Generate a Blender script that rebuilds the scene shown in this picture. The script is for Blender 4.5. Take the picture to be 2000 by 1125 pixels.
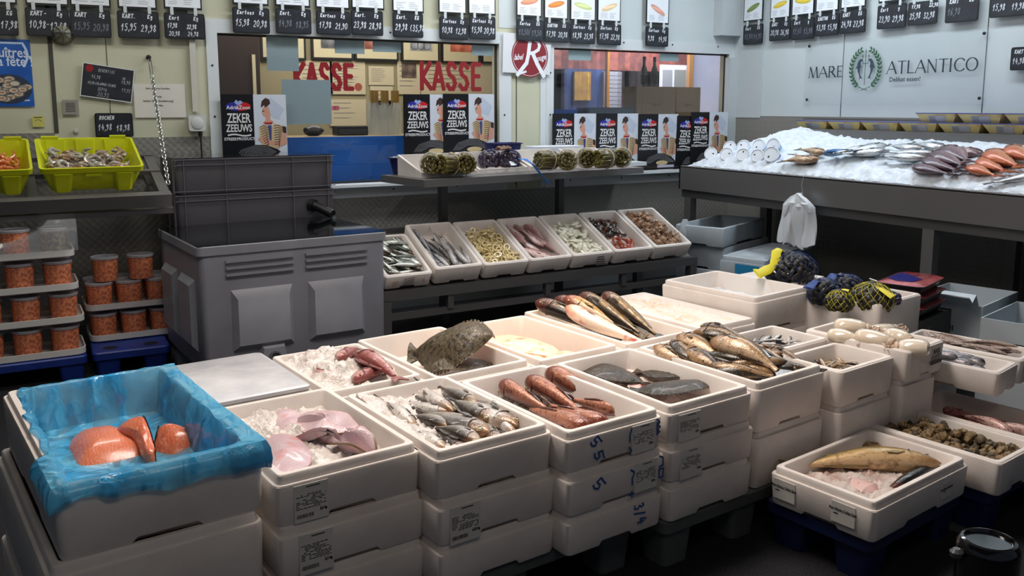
import bpy, math, random
from mathutils import Vector, Matrix, noise
random.seed(7)
for o in list(bpy.data.objects): bpy.data.objects.remove(o)
SC=bpy.context.scene; COL=SC.collection
PI=math.pi; R=math.radians
# ------------------------------------------------------------------ camera
EYE=1.36; FOC=1735.0; PIT=R(8.5); YAW=R(29.7); PX0,PY0=1000.0,467.0
cd=bpy.data.cameras.new('camera'); cam=bpy.data.objects.new('camera',cd); COL.objects.link(cam); SC.camera=cam
cam.location=(0,0,EYE); cam.rotation_euler=(PI/2-PIT,0,-YAW)
cd.sensor_width=36; cd.lens=FOC*36/2000; cd.shift_x=0; cd.shift_y=-(562.5-PY0)/2000; cd.clip_start=.02
_f=Vector((math.sin(YAW)*math.cos(PIT),math.cos(YAW)*math.cos(PIT),-math.sin(PIT)))
_r=Vector((math.cos(YAW),-math.sin(YAW),0)); _u=_r.cross(_f)
EP=Vector((0,0,EYE))
# points of the photograph's frame carried onto real planes of the room
def _ray(x,y): return _f*FOC+_r*(x-PX0)-_u*(y-PY0)
def onz(x,y,z): r=_ray(x,y); return EP+r*((z-EYE)/r.z)
def ony(x,y,Y): r=_ray(x,y); return EP+r*(Y/r.y)
def onx(x,y,X): r=_ray(x,y); return EP+r*(X/r.x)
# ------------------------------------------------------------------ world, lamps, exposure
w=bpy.data.worlds.new('world'); SC.world=w; w.use_nodes=True
w.node_tree.nodes['Background'].inputs[0].default_value=(.55,.68,.9,1)
w.node_tree.nodes['Background'].inputs[1].default_value=.13
SC.view_settings.view_transform='Standard'; SC.view_settings.look='None'; SC.view_settings.exposure=0; SC.view_settings.gamma=1
try: SC.view_settings.use_curve_mapping=False
except Exception: pass
def area(n,loc,rot,sx,sy,p,c,spread=180):
    l=bpy.data.lights.new(n,'AREA'); l.shape='RECTANGLE'; l.size=sx; l.size_y=sy; l.energy=p; l.color=c; l.spread=R(spread)
    o=bpy.data.objects.new(n,l); o.location=loc; o.rotation_euler=rot; COL.objects.link(o); return o
def spot(n,loc,to,p,c,ang,blend=.6,rad=.04):
    l=bpy.data.lights.new(n,'SPOT'); l.energy=p; l.color=c; l.spot_size=R(ang); l.spot_blend=blend; l.shadow_soft_size=rad
    o=bpy.data.objects.new(n,l); o.location=loc; o.rotation_euler=(Vector(to)-Vector(loc)).to_track_quat('-Z','Y').to_euler(); COL.objects.link(o)
    return o
area('counter_lamp_light',(4.55,3.6,2.72),(0,R(8),0),.3,2.6,29,(.80,.91,1))
area('back_lamp_light',(2.6,4.7,2.72),(R(5),0,0),2.6,.25,30,(.93,.97,1))
area('left_lamp_light',(.2,4.3,2.72),(0,0,0),1.0,.25,14,(1,.97,.88))
area('table_lamp_light',(1.5,2.5,2.72),(R(-6),0,0),2.2,.6,46,(1,.88,.79),130)
area('front_fill_light',(.4,.1,2.6),(R(30),0,R(-15)),1.6,.5,7.5,(1,.86,.74))  # added fill above the camera, brightens the box fronts
spot('warm_spot_light',(1.95,3.2,2.3),(1.78,2.95,.45),125,(1,.68,.38),40,.8)
area('kasse_room_light',(2.4,6.6,2.5),(0,0,0),2.2,.8,40,(1,.95,.87))
area('side_room_light',(5.3,6.6,2.5),(R(20),0,0),1.2,.8,85,(.92,.92,1))  # added light, brightens the panel that stands in for outside daylight
# ------------------------------------------------------------------ materials
_M={}
def lin(c): return tuple((x/255/12.92 if x/255<=.04045 else ((x/255+.055)/1.055)**2.4) for x in c)+(1,)
def mat(name,c,rough=.5,metal=0,c2=None,ns=20,bump=0,bs=80,spec=.5,trans=0,sss=0,alpha=1,emit=0,coat=0,stops=None,detail=3):
    if name in _M: return _M[name]
    m=bpy.data.materials.new(name); m.use_nodes=True; nt=m.node_tree; b=nt.nodes['Principled BSDF']
    b.inputs['Base Color'].default_value=lin(c); b.inputs['Roughness'].default_value=rough; b.inputs['Metallic'].default_value=metal
    b.inputs['Specular IOR Level'].default_value=spec; b.inputs['Transmission Weight'].default_value=trans
    b.inputs['Coat Weight'].default_value=coat; b.inputs['Coat Roughness'].default_value=.08
    if sss: b.inputs['Subsurface Weight'].default_value=sss; b.inputs['Subsurface Radius'].default_value=(.02,.015,.012); b.inputs['Subsurface Scale'].default_value=.5
    b.inputs['Alpha'].default_value=alpha
    if emit: b.inputs['Emission Color'].default_value=lin(c); b.inputs['Emission Strength'].default_value=emit
    tc=nt.nodes.new('ShaderNodeTexCoord')
    if c2 is not None:
        n=nt.nodes.new('ShaderNodeTexNoise'); n.inputs['Scale'].default_value=ns; n.inputs['Detail'].default_value=detail
        nt.links.new(tc.outputs['Object'],n.inputs['Vector'])
        r=nt.nodes.new('ShaderNodeValToRGB'); e=r.color_ramp.elements; a,z=stops or (.35,.65)
        e[0].position=a; e[1].position=z; e[0].color=lin(c); e[1].color=lin(c2)
        nt.links.new(n.outputs['Fac'],r.inputs[0]); nt.links.new(r.outputs[0],b.inputs['Base Color'])
    if bump:
        n=nt.nodes.new('ShaderNodeTexNoise'); n.inputs['Scale'].default_value=bs; n.inputs['Detail'].default_value=3
        nt.links.new(tc.outputs['Object'],n.inputs['Vector'])
        bp=nt.nodes.new('ShaderNodeBump'); bp.inputs['Strength'].default_value=bump; bp.inputs['Distance'].default_value=.004
        nt.links.new(n.outputs['Fac'],bp.inputs['Height']); nt.links.new(bp.outputs[0],b.inputs['Normal'])
    _M[name]=m; return m
def platemat(name,c):
    # stainless sheet pressed with a small repeating scale pattern
    if name in _M: return _M[name]
    m=mat(name,c,.40,.15); nt=m.node_tree; b=nt.nodes['Principled BSDF']; tc=nt.nodes.new('ShaderNodeTexCoord')
    mp=nt.nodes.new('ShaderNodeMapping'); mp.inputs['Scale'].default_value=(1,1,1); mp.inputs['Rotation'].default_value=(.0,R(45),0)
    nt.links.new(tc.outputs['Object'],mp.inputs[0])
    v=nt.nodes.new('ShaderNodeTexVoronoi'); v.inputs['Scale'].default_value=34; v.inputs['Randomness'].default_value=.0
    nt.links.new(mp.outputs[0],v.inputs['Vector'])
    bp=nt.nodes.new('ShaderNodeBump'); bp.inputs['Strength'].default_value=.55; bp.inputs['Distance'].default_value=.006
    nt.links.new(v.outputs['Distance'],bp.inputs['Height']); nt.links.new(bp.outputs[0],b.inputs['Normal'])
    return m
def fishmat(name,back,side,belly,headc=None,spots=None,rough=.22,ns=60,red=None,metal=.15,mid=.5,spos=(.50,.80),coat=.3,bumpn=0):
    # colour runs from back to belly by the body's own coordinates (attribute fc: x along the body, y belly..back)
    if name in _M: return _M[name]
    m=mat(name,side,rough+.06,metal,coat=coat); nt=m.node_tree; b=nt.nodes['Principled BSDF']; L=nt.links.new
    at=nt.nodes.new('ShaderNodeAttribute'); at.attribute_name='fc'; sx=nt.nodes.new('ShaderNodeSeparateXYZ'); L(at.outputs['Vector'],sx.inputs[0])
    tc=nt.nodes.new('ShaderNodeTexCoord'); n=nt.nodes.new('ShaderNodeTexNoise'); n.inputs['Scale'].default_value=ns; n.inputs['Detail'].default_value=4; L(tc.outputs['Object'],n.inputs['Vector'])
    ma=nt.nodes.new('ShaderNodeMath'); ma.operation='MULTIPLY_ADD'; ma.inputs[1].default_value=.35; L(n.outputs['Fac'],ma.inputs[0]); 
    sb=nt.nodes.new('ShaderNodeMath'); sb.operation='SUBTRACT'; sb.inputs[1].default_value=.175; L(sx.outputs['Y'],sb.inputs[0]); L(sb.outputs[0],ma.inputs[2])
    r=nt.nodes.new('ShaderNodeValToRGB'); e=r.color_ramp.elements; e[0].position=.18; e[0].color=lin(belly); e[1].position=.82; e[1].color=lin(back); k=e.new(mid); k.color=lin(side)
    L(ma.outputs[0],r.inputs[0]); out=r.outputs[0]
    def mix(fac,c2):
        nonlocal out
        mx=nt.nodes.new('ShaderNodeMix'); mx.data_type='RGBA'; L(fac,mx.inputs['Factor']); L(out,mx.inputs['A']); mx.inputs['B'].default_value=lin(c2); out=mx.outputs['Result']
    def ramp(src,a,b_):
        q=nt.nodes.new('ShaderNodeMapRange'); q.inputs['From Min'].default_value=a; q.inputs['From Max'].default_value=b_; L(src,q.inputs['Value']); return q.outputs[0]
    if spots:
        n2=nt.nodes.new('ShaderNodeTexNoise'); n2.inputs['Scale'].default_value=ns*2.2; n2.inputs['Detail'].default_value=2; L(tc.outputs['Object'],n2.inputs['Vector']); mix(ramp(n2.outputs['Fac'],*spos),spots)
    if headc:
        hm=nt.nodes.new('ShaderNodeMath'); hm.operation='MULTIPLY_ADD'; hm.inputs[1].default_value=.22; L(n.outputs['Fac'],hm.inputs[0]); L(sx.outputs['X'],hm.inputs[2]); mix(ramp(hm.outputs[0],.36,.16),headc)
    if red:
        n3=nt.nodes.new('ShaderNodeTexNoise'); n3.inputs['Scale'].default_value=14; L(tc.outputs['Object'],n3.inputs['Vector']); mix(ramp(n3.outputs['Fac'],.58,.72),red)
    L(out,b.inputs['Base Color'])
    v=nt.nodes.new('ShaderNodeTexVoronoi'); v.inputs['Scale'].default_value=260; L(tc.outputs['Object'],v.inputs['Vector'])
    bp=nt.nodes.new('ShaderNodeBump'); bp.inputs['Strength'].default_value=.35; bp.inputs['Distance'].default_value=.002; L(v.outputs['Distance'],bp.inputs['Height']); L(bp.outputs[0],b.inputs['Normal'])
    if bumpn:
        n4=nt.nodes.new('ShaderNodeTexNoise'); n4.inputs['Scale'].default_value=bumpn; n4.inputs['Detail'].default_value=5; L(tc.outputs['Object'],n4.inputs['Vector']); b4=nt.nodes.new('ShaderNodeBump'); b4.inputs['Strength'].default_value=1; b4.inputs['Distance'].default_value=.006; L(n4.outputs['Fac'],b4.inputs['Height']); L(bp.outputs[0],b4.inputs['Normal']); L(b4.outputs[0],b.inputs['Normal'])
    return m
# ------------------------------------------------------------------ mesh builder
class MB:
    def __init__(s): s.v=[]; s.f=[]; s.mi=[]; s.M=Matrix(); s.fc=None; s.cur=0; s.ly=0
    def p(s,*a):
        a=Vector(a[0]) if len(a)==1 else Vector(a)
        s.v.append(s.M@a); return len(s.v)-1
    def face(s,ids): s.f.append(tuple(ids)); s.mi.append(s.cur)
    def box(s,c,z,rz=0,rx=0,ry=0):
        M=s.M@Matrix.Translation(c)@Matrix.Rotation(rz,4,'Z')@Matrix.Rotation(ry,4,'Y')@Matrix.Rotation(rx,4,'X'); n=len(s.v)
        for i in range(8): s.v.append(M@Vector((((i&1)-.5)*z[0],(((i>>1)&1)-.5)*z[1],(((i>>2)&1)-.5)*z[2])))
        for q in ((0,2,3,1),(4,5,7,6),(0,1,5,4),(1,3,7,5),(3,2,6,7),(2,0,4,6)): s.face([n+k for k in q])
        return s
    def bb(s,a,b):
        return s.box([(a[i]+b[i])/2 for i in range(3)],[abs(b[i]-a[i]) for i in range(3)])
    def loft(s,loops,c0=True,c1=True,closed=True):
        L=[[s.p(q) for q in lp] for lp in loops]; n=len(L[0])
        for a,b in zip(L,L[1:]):
            for i in range(n if closed else n-1):
                j=(i+1)%n; s.face((a[i],a[j],b[j],b[i]))
        if c0: s.face(list(reversed(L[0])))
        if c1: s.face(L[-1])
        return s
    def cyl(s,a,b,r,r2=None,n=12,cap=True):
        return s.tube([a,b],[r,r if r2 is None else r2],n,cap)
    def tube(s,pts,rad,n=8,cap=True,flat=1.0):
        pts=[Vector(q) for q in pts]; loops=[]; up=None
        for i,q in enumerate(pts):
            t=(pts[min(i+1,len(pts)-1)]-pts[max(i-1,0)]).normalized()
            if up is None: up=Vector((0,0,1)) if abs(t.z)<.9 else Vector((1,0,0))
            a=t.cross(up).normalized(); b=a.cross(t).normalized(); up=b
            r=rad[i] if isinstance(rad,(list,tuple)) else rad
            loops.append([q+a*math.cos(2*PI*k/n)*r+b*math.sin(2*PI*k/n)*r*flat for k in range(n)])
        return s.loft([list(reversed(l)) for l in loops],cap,cap)
    def lathe(s,prof,n=20,c0=True,c1=True,o=(0,0,0)):
        return s.loft([[(o[0]+r*math.cos(2*PI*k/n),o[1]+r*math.sin(2*PI*k/n),o[2]+z) for k in range(n)] for r,z in prof],c0,c1)
    def prism(s,pts,t):          # outline in the xy plane, thickness t in +z
        n=len(pts); A=[s.p(x,y,0) for x,y in pts]; B=[s.p(x,y,t) for x,y in pts]
        s.face(list(reversed(A))); s.face(B)
        for i in range(n): j=(i+1)%n; s.face((A[i],A[j],B[j],B[i]))
        return s
    def ribbon(s,pts,wd,y=0):    # flat stroke in local x,z facing -y
        pts=[Vector((q[0],q[1])) for q in pts]; 
        for a,b in zip(pts,pts[1:]):
            d=(b-a)
            if d.length<1e-6: continue
            s.ly+=1; yy=y-(s.ly%60)*1.2e-5; d.normalize(); n=Vector((-d.y,d.x))*wd/2; a2=a-d*wd*.3; b2=b+d*wd*.3
            ids=[s.p(q.x,yy,q.y) for q in (a2-n,b2-n,b2+n,a2+n)]; s.face(ids)
        return s
    def disc(s,cx,cz,rx,rz,y=0,n=24,a0=0,a1=2*PI):
        s.ly+=1; y=y-(s.ly%60)*1.2e-5
        ids=[s.p(cx+rx*math.cos(a0+(a1-a0)*k/n),y,cz+rz*math.sin(a0+(a1-a0)*k/n)) for k in range(n if a1-a0>6.28 else n+1)]; s.face(ids); return s
    def poly(s,pts,y=0): s.face([s.p(a,y,b) for a,b in pts]); return s
    def mesh(s,name,mats,smooth=True):
        me=bpy.data.meshes.new(name); me.from_pydata([tuple(q) for q in s.v],[],s.f)
        for m in (mats if isinstance(mats,(list,tuple)) else [mats]): me.materials.append(m)
        me.polygons.foreach_set('material_index',s.mi); me.update()
        if smooth:
            me.polygons.foreach_set('use_smooth',[True]*len(me.polygons))
            try: me.set_sharp_from_angle(angle=R(38))
            except Exception: pass
        if s.fc:
            a=me.attributes.new('fc','FLOAT_VECTOR','POINT'); a.data.foreach_set('vector',[c for q in s.fc for c in q])
        return me
    def build(s,name,mats,parent=None,smooth=True): return link(name,s.mesh(name,mats,smooth),parent)
def link(name,me,parent=None,M=None):
    o=bpy.data.objects.new(name,me); COL.objects.link(o)
    if parent is not None: o.parent=parent
    if M is not None: o.matrix_local=M
    return o
def tag(o,label=None,cat=None,group=None,kind=None):
    if label: o['label']=label
    if cat: o['category']=cat
    if group: o['group']=group
    if kind: o['kind']=kind
    return o
def empty(name,M,label,cat,group=None):
    o=bpy.data.objects.new(name,None); COL.objects.link(o); o.empty_display_size=.05
    o.matrix_world=M if isinstance(M,Matrix) else Matrix.Translation(M); return tag(o,label,cat,group)
def kids(o): return [c for c in bpy.data.objects if c.parent==o]
def copy_tree(o,M,label=None,group=None,K=None):
    c=o.copy(); COL.objects.link(c); c.matrix_world=M; tag(c,label,None,group)
    for k in (K if K is not None else o.children):
        q=k.copy(); COL.objects.link(q); q.parent=c
        for g in k.children: h=g.copy(); COL.objects.link(h); h.parent=q
    return c
def struct(o): o['kind']='structure'; return o
def T(*a): return Matrix.Translation(a[0] if len(a)==1 else a)
def RZ(a): return Matrix.Rotation(a,4,'Z')
def RX(a): return Matrix.Rotation(a,4,'X')
def RY(a): return Matrix.Rotation(a,4,'Y')
def rrect(w,d,r,z,n=4,notch=0,zf=None):
    pts=[]; 
    cs=[(w/2-r,-d/2+r,-PI/2),(w/2-r,d/2-r,0),(-w/2+r,d/2-r,PI/2),(-w/2+r,-d/2+r,PI)]
    fr=[.30,.335,.665,.70]
    for i in range(4):
        a=cs[i-1]; b=cs[i]  # straight side before corner i
        p0=(a[0]+r*math.cos(a[2]+PI/2),a[1]+r*math.sin(a[2]+PI/2)); p1=(b[0]+r*math.cos(b[2]),b[1]+r*math.sin(b[2]))
        for k,f in enumerate(fr): pts.append((p0[0]+(p1[0]-p0[0])*f,p0[1]+(p1[1]-p0[1])*f,z+(notch if k in (1,2) else 0)))
        for k in range(n+1):
            t=b[2]+PI/2*k/n; pts.append((b[0]+r*math.cos(t),b[1]+r*math.sin(t),z))
    return pts
# text set in the built-in face, turned into mesh (lettering on signs, labels)
def text_mesh(txt,size,xs=1,al='CENTER',off=0,name='lettering',sp=1):
    c=bpy.data.curves.new('txt','FONT'); c.body=txt; c.size=size; c.align_x=al; c.align_y='CENTER'; c.offset=off; c.space_character=sp; c.resolution_u=2; c.space_line=.85
    o=bpy.data.objects.new('txt',c); COL.objects.link(o); dg=bpy.context.evaluated_depsgraph_get()
    me=bpy.data.meshes.new_from_object(o.evaluated_get(dg)); bpy.data.objects.remove(o); bpy.data.curves.remove(c)
    vs=[(v.co.x*xs,0,v.co.y) for v in me.vertices]; fs=[tuple(p.vertices) for p in me.polygons]; bpy.data.meshes.remove(me)
    return vs,fs
def add_text(mb,txt,x,z,size,xs=1,y=0,al='CENTER',off=0,rot=0,sp=1,shear=0):
    vs,fs=text_mesh(txt,size,xs,al,off,sp=sp); n=len(mb.v); c,s_=math.cos(rot),math.sin(rot)
    for a in vs:
        u,v=a[0]+shear*a[2],a[2]; mb.p(x+u*c-v*s_,y,z+u*s_+v*c)
    for f in fs: mb.face([n+k for k in f])
# a small hand-drawn stroke alphabet
G={'0':[[(.5,1),(.15,.8),(.1,.3),(.4,0),(.75,.2),(.8,.7),(.5,1)]],'1':[[(.1,.6),(.5,1),(.4,0)]],'2':[[(.1,.8),(.4,1),(.7,.8),(.6,.5),(.05,.05),(.8,.05)]],
'3':[[(.1,.9),(.5,1),(.65,.75),(.3,.55),(.7,.35),(.5,0),(.05,.1)]],'4':[[(.4,1),(.1,.4),(.8,.4)],[(.6,.7),(.55,0)]],'5':[[(.75,1),(.25,1),(.2,.6),(.6,.6),(.7,.25),(.4,0),(.05,.1)]],
'6':[[(.6,1),(.2,.6),(.1,.2),(.4,0),(.7,.2),(.5,.5),(.15,.35)]],'7':[[(.1,.95),(.75,.95),(.35,0)],[(.25,.5),(.65,.5)]],'8':[[(.45,.55),(.15,.8),(.45,1),(.7,.8),(.15,.25),(.4,0),(.75,.2),(.45,.55)]],
'9':[[(.7,.8),(.4,1),(.15,.75),(.4,.55),(.7,.75),(.6,.3),(.3,0)]],'K':[[(.15,1),(.1,0)],[(.75,1),(.15,.45),(.75,0)]],'A':[[(0,0),(.4,1),(.8,0)],[(.15,.35),(.65,.35)]],
'R':[[(.1,0),(.15,1),(.6,.95),(.65,.6),(.15,.5),(.75,0)]],'T':[[(0,1),(.85,1)],[(.45,1),(.4,0)]],'G':[[(.75,.85),(.4,1),(.1,.5),(.35,0),(.7,.15),(.7,.45),(.45,.45)]],
'g':[[(.6,.6),(.25,.65),(.15,.3),(.55,.3),(.6,.65),(.55,-.2),(.15,-.2)]],'E':[[(.7,1),(.15,1),(.1,0),(.7,0)],[(.12,.5),(.55,.5)]],'L':[[(.15,1),(.1,0),(.65,0)]],
'U':[[(.1,1),(.1,.2),(.4,0),(.7,.2),(.7,1)]],'N':[[(.1,0),(.15,1),(.65,0),(.7,1)]],'O':[[(.45,1),(.1,.7),(.1,.3),(.4,0),(.75,.3),(.75,.7),(.45,1)]],'S':[[(.7,.9),(.4,1),(.15,.75),(.65,.3),(.4,0),(.05,.1)]],
'D':[[(.1,0),(.15,1),(.6,.8),(.7,.4),(.5,.05),(.1,0)]],'F':[[(.7,1),(.15,1),(.1,0)],[(.12,.5),(.5,.5)]],'I':[[(.4,1),(.35,0)]],'C':[[(.7,.9),(.4,1),(.1,.5),(.35,0),(.7,.1)]],'P':[[(.1,0),(.15,1),(.6,.95),(.65,.6),(.15,.5)]],
'H':[[(.1,1),(.1,0)],[(.7,1),(.7,0)],[(.1,.5),(.7,.5)]],'M':[[(0,0),(.1,1),(.4,.4),(.75,1),(.8,0)]],',':[[(.3,.1),(.2,-.2)]],'.':[[(.25,.05),(.35,.08)]],'-':[[(.1,.45),(.6,.5)]],'/':[[(.1,-.1),(.6,1.05)]],
'a':[[(.6,.6),(.25,.6),(.15,.15),(.5,.1),(.6,.55),(.65,0)]],'r':[[(.2,.6),(.2,0)],[(.2,.4),(.6,.6)]],'t':[[(.4,.9),(.35,.1),(.6,0)],[(.1,.6),(.65,.6)]],'o':[[(.4,.6),(.15,.3),(.4,0),(.65,.3),(.4,.6)]],'n':[[(.15,0),(.2,.6)],[(.2,.45),(.5,.6),(.6,0)]],
'i':[[(.35,.6),(.35,0)]],'s':[[(.6,.55),(.3,.6),(.25,.4),(.6,.2),(.2,0)]],'e':[[(.15,.3),(.6,.35),(.4,.6),(.15,.3),(.35,0),(.65,.1)]],'(':[[(.5,1),(.2,.5),(.5,0)]]}
def hand(mb,txt,x,z,h,wd,xs=.62,y=0,rng=random,tilt=0,rot=0):
    cx=0
    for ch in txt:
        if ch in G:
            dz=rng.uniform(-.06,.06)
            for st in G[ch]:
                q=[((cx+a*xs+(b*.12))*h,(b+dz)*h+tilt*cx*h) for a,b in st]
                if rot: q=[(a*math.cos(rot)-b*math.sin(rot),a*math.sin(rot)+b*math.cos(rot)) for a,b in q]
                mb.ribbon([(x+a,z+b) for a,b in q],wd,y)
        cx+=xs*(.45 if ch in ' ,.' else 1.05)
# ------------------------------------------------------------------ the room
YB=5.536; XR=5.236; ZC=2.8
cream=mat('cream_panel',(205,204,178),.55,c2=(196,196,172),ns=3); cool=mat('cool_panel',(208,216,216),.5,c2=(200,209,211),ns=2)
alu=mat('white_trim',(214,220,222),.4); plate=platemat('pressed_steel',(142,139,132)); seam=mat('seam_dark',(70,70,64),.7)
steel=mat('brushed_steel',(124,122,121),.38,.5,bump=.05,bs=30); dsteel=mat('dull_steel',(96,95,95),.42,.5)
screw=mat('screw',(60,60,60),.4,.8)
floorm=mat('floor_carpet',(46,46,49),.95,c2=(30,30,33),ns=160,bump=.4,bs=400,spec=.15)
f=MB(); f.bb((-6,-3,-.05),(XR+.2,9,0)); struct(f.build('floor',floorm,smooth=False))
f=MB(); f.bb((-6,-3,ZC),(XR+.2,9,ZC+.1)); struct(f.build('ceiling',mat('ceiling_panel',(150,152,150),.8),smooth=False))
W1=(1.146,3.05,.865,1.79); W2=(3.50,5.19,.865,1.78)
b=MB()
b.bb((-6,YB,0),(1.08,YB+.1,ZC)); b.bb((1.08,YB,W1[3]),(XR,YB+.1,ZC)); b.bb((1.08,YB,0),(XR,YB+.1,W1[2]-.02)); b.bb((W1[1],YB,.845),(W2[0],YB+.1,1.79)); b.bb((1.08,YB,.845),(W1[0],YB+.1,1.79)); b.bb((W2[1],YB,.845),(XR,YB+.1,1.79))
b.cur=1; b.bb((3.9,YB-.003,1.86),(XR,YB,ZC)); b.bb((3.05,YB-.003,1.9),(3.9,YB,ZC))
wb=struct(b.build('wall_back',[cream,cool],smooth=False))
b=MB(); b.bb((XR,-1,0),(XR+.1,YB+.1,ZC)); struct(b.build('wall_right',cool,smooth=False))
def bpx(mb,x0,y0,x1,y1,Y,t):  # a slab on a wall-parallel plane between two corners
    a=ony(x0,y0,Y); c=ony(x1,y1,Y); mb.bb((a.x,Y-t,a.z),(c.x,Y,c.z))
# white trim round the windows, seams, strips
t=MB(); Y0=YB-.012
for w in (W1,W2):
    x0,x1,z0,z1=w; e=.065
    t.bb((x0-e,Y0,z1),(x1+e,YB,z1+.08)); t.bb((x0-e,Y0,z0-.095),(x1+e,YB,z0)); t.bb((x0-e,Y0,z0),(x0,YB-.001,z1)); t.bb((x1,Y0,z0),(min(x1+e+.03,XR),YB-.001,z1))
t.bb((W2[0]-.11,Y0+.003,.78),(W2[0]-.065,YB,1.85))
tr=struct(t.build('trim_1',alu,smooth=False))
t=MB()
for k in range(9):
    for z in (.815,1.835): t.cyl((1.3+k*.47,YB-.012,z),(1.3+k*.47,YB-.016,z),.006,n=8)
for z in (1.0,1.3,1.6):
    for x in (1.11,3.09,3.47): t.cyl((x,YB-.012,z),(x,YB-.016,z),.006,n=8)
t.build('screw',screw,tr)
t=MB(); t.bb((1.15,YB-.10,.845),(XR-.02,YB-.012,.862)); struct(t.build('trim_2',alu,smooth=False))
# pressed steel lower sheets
t=MB(); t.bb((-6,YB-.006,.12),(ony(107,260,YB).x,YB-.0005,1.215)); t.bb((ony(107,260,YB).x,YB-.008,.12),(1.082,YB-.0005,1.183)); t.bb((1.082,YB-.008,.12),(XR,YB-.0005,.77)); t.bb((XR-.008,-1,.12),(XR-.0005,YB,1.285))
struct(t.build('trim_3',plate,smooth=False))
t=MB(); t.bb((-6,YB-.014,0),(XR,YB,.12)); t.bb((XR-.014,-1,0),(XR,YB-.014,.12)); struct(t.build('baseboard_back',mat('base_grey',(110,112,112),.6),smooth=False))
t=MB()
a=ony(92,70,YB).x; t.bb((a,YB-.004,1.215),(a+.022,YB-.0005,ZC)); a=ony(205,70,YB).x; t.bb((a,YB-.002,1.183),(a+.004,YB-.0005,ZC))
t.bb((3.19,YB-.004,.78),(3.195,YB-.0005,2.4))
for x in (1650,1929): a=onx(x,60,XR); t.bb((XR-.003,a.y-.004,1.285),(XR-.0005,a.y,ZC))
struct(t.build('trim_4',seam,smooth=False))
# corner posts on the right wall
t=MB(); t.bb((XR-.09,YB-.07,.9),(XR-.0005,YB-.012,1.75)); t.bb((XR-.014,YB-.34,1.27),(XR-.0005,YB-.07,ZC)); t.bb((XR-.22,YB-.10,1.92),(XR-.0005,YB-.004,ZC)); struct(t.build('trim_5',mat('corner_trim',(196,203,204),.45),smooth=False))
glass=mat('window_glass',(255,255,255),.02,trans=1,spec=.5); 
def window(name,w):
    g=MB(); g.bb((w[0],YB+.03,w[2]),(w[1],YB+.036,w[3])); o=struct(g.build(name,glass,smooth=False))
    m=MB(); 
    for q in ((w[0],w[0]+.012,w[2],w[3]),(w[1]-.012,w[1],w[2],w[3]),(w[0]+.012,w[1]-.012,w[2],w[2]+.012),(w[0]+.012,w[1]-.012,w[3]-.012,w[3])): m.bb((q[0],YB+.024,q[2]),(q[1],YB+.045,q[3]))
    m.build('window_frame',mat('rubber_seal',(48,48,46),.6),o,False); return o
window('window_1',W1); window('window_2',W2)
# rooms behind the glass
t=MB(); t.bb((.2,7.4,0),(4.12,7.5,ZC)); struct(t.build('wall_far',mat('office_wall',(150,140,108),.7),smooth=False))
t=MB(); t.loft([[(3.27,YB+.1,z),(3.31,YB+.1,z),(4.12,7.399,z),(4.07,7.399,z)] for z in (0,ZC)]); struct(t.build('wall_middle',mat('office_side',(120,112,92),.7),smooth=False))
t=MB(); t.bb((4.12,7.6,0),(9,7.7,ZC)); struct(t.build('wall_side_room',mat('storage_wall',(64,54,56),.7),smooth=False))
# ------------------------------------------------------------------ foam boxes
eps=mat('foam_white',(226,218,211),.62,c2=(216,206,199),ns=9,bump=.25,bs=420,sss=.12,stops=(.4,.75)); eps_shade=mat('foam_shaded',(176,184,190),.55,c2=(160,170,177),ns=8,bump=.2,bs=350)  # second foam: same white foam with the under-counter shade painted in
stick=mat('sticker_paper',(214,211,203),.5); ink=mat('print_black',(26,26,28),.6); inkb=mat('marker_blue',(28,78,150),.5); inkg=mat('print_grey',(92,92,96),.6)
_fb={}
def box_mesh(w,d,h,t=.020,full=None,lip=.022):
    k=(w,d,h,full,lip)
    if k in _fb: return _fb[k]
    m=MB(); rr=.022; fl=.022 if full is None else h-full
    L=[rrect(w-.03,d-.03,.012,0.002,notch=.011),rrect(w-.016,d-.016,.018,0,notch=.012),rrect(w-.010,d-.010,.02,.006,notch=.010),rrect(w,d,rr,h-lip-.004),rrect(w-.004,d-.004,rr,h-lip)]
    i=.010 if lip>.01 else .004
    L+=[rrect(w-2*i,d-2*i,rr-.006,h-lip),rrect(w-2*i-.003,d-2*i-.003,rr-.006,h-.003),rrect(w-2*i-.008,d-2*i-.008,rr-.007,h),rrect(w-2*(i+t)+.006,d-2*(i+t)+.006,.016,h),rrect(w-2*(i+t),d-2*(i+t),.016,h-.004)]
    L+=[rrect(w-2*(i+t)-.02,d-2*(i+t)-.02,.02,fl+.012),rrect(w-2*(i+t)-.05,d-2*(i+t)-.05,.02,fl)]
    m.loft(L); _fb[k]=m.mesh('foam_box',eps); return _fb[k]
class Fr:  # a box's own frame: origin at its front left bottom corner
    def __init__(s,x,y,z,a,w,d,h): s.M=T(x,y,z)@RZ(R(a)); s.w,s.d,s.h,s.z,s.a=w,d,h,z,a; s.iz=z+.022
    def at(s,u,v,dz=0): return s.M@Vector((u*s.w,v*s.d,dz))
BOX={}
def foam(key,x,y,ztop,h,w,d,label,a=5.5,full=None,lip=.022,group=None,m=None,name='foam_box',pitch=0):
    fr=Fr(x,y,ztop-h,a,w,d,h)
    if pitch: fr.M=fr.M@RX(R(pitch))
    o=link(name,box_mesh(w,d,h,full=full,lip=lip),None,fr.M@T(w/2,d/2,0)); tag(o,label,'foam box',group)
    if m:
        o.data=o.data.copy(); o.data.materials[0]=m
    fr.o=o; BOX[key]=fr; return fr
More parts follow.
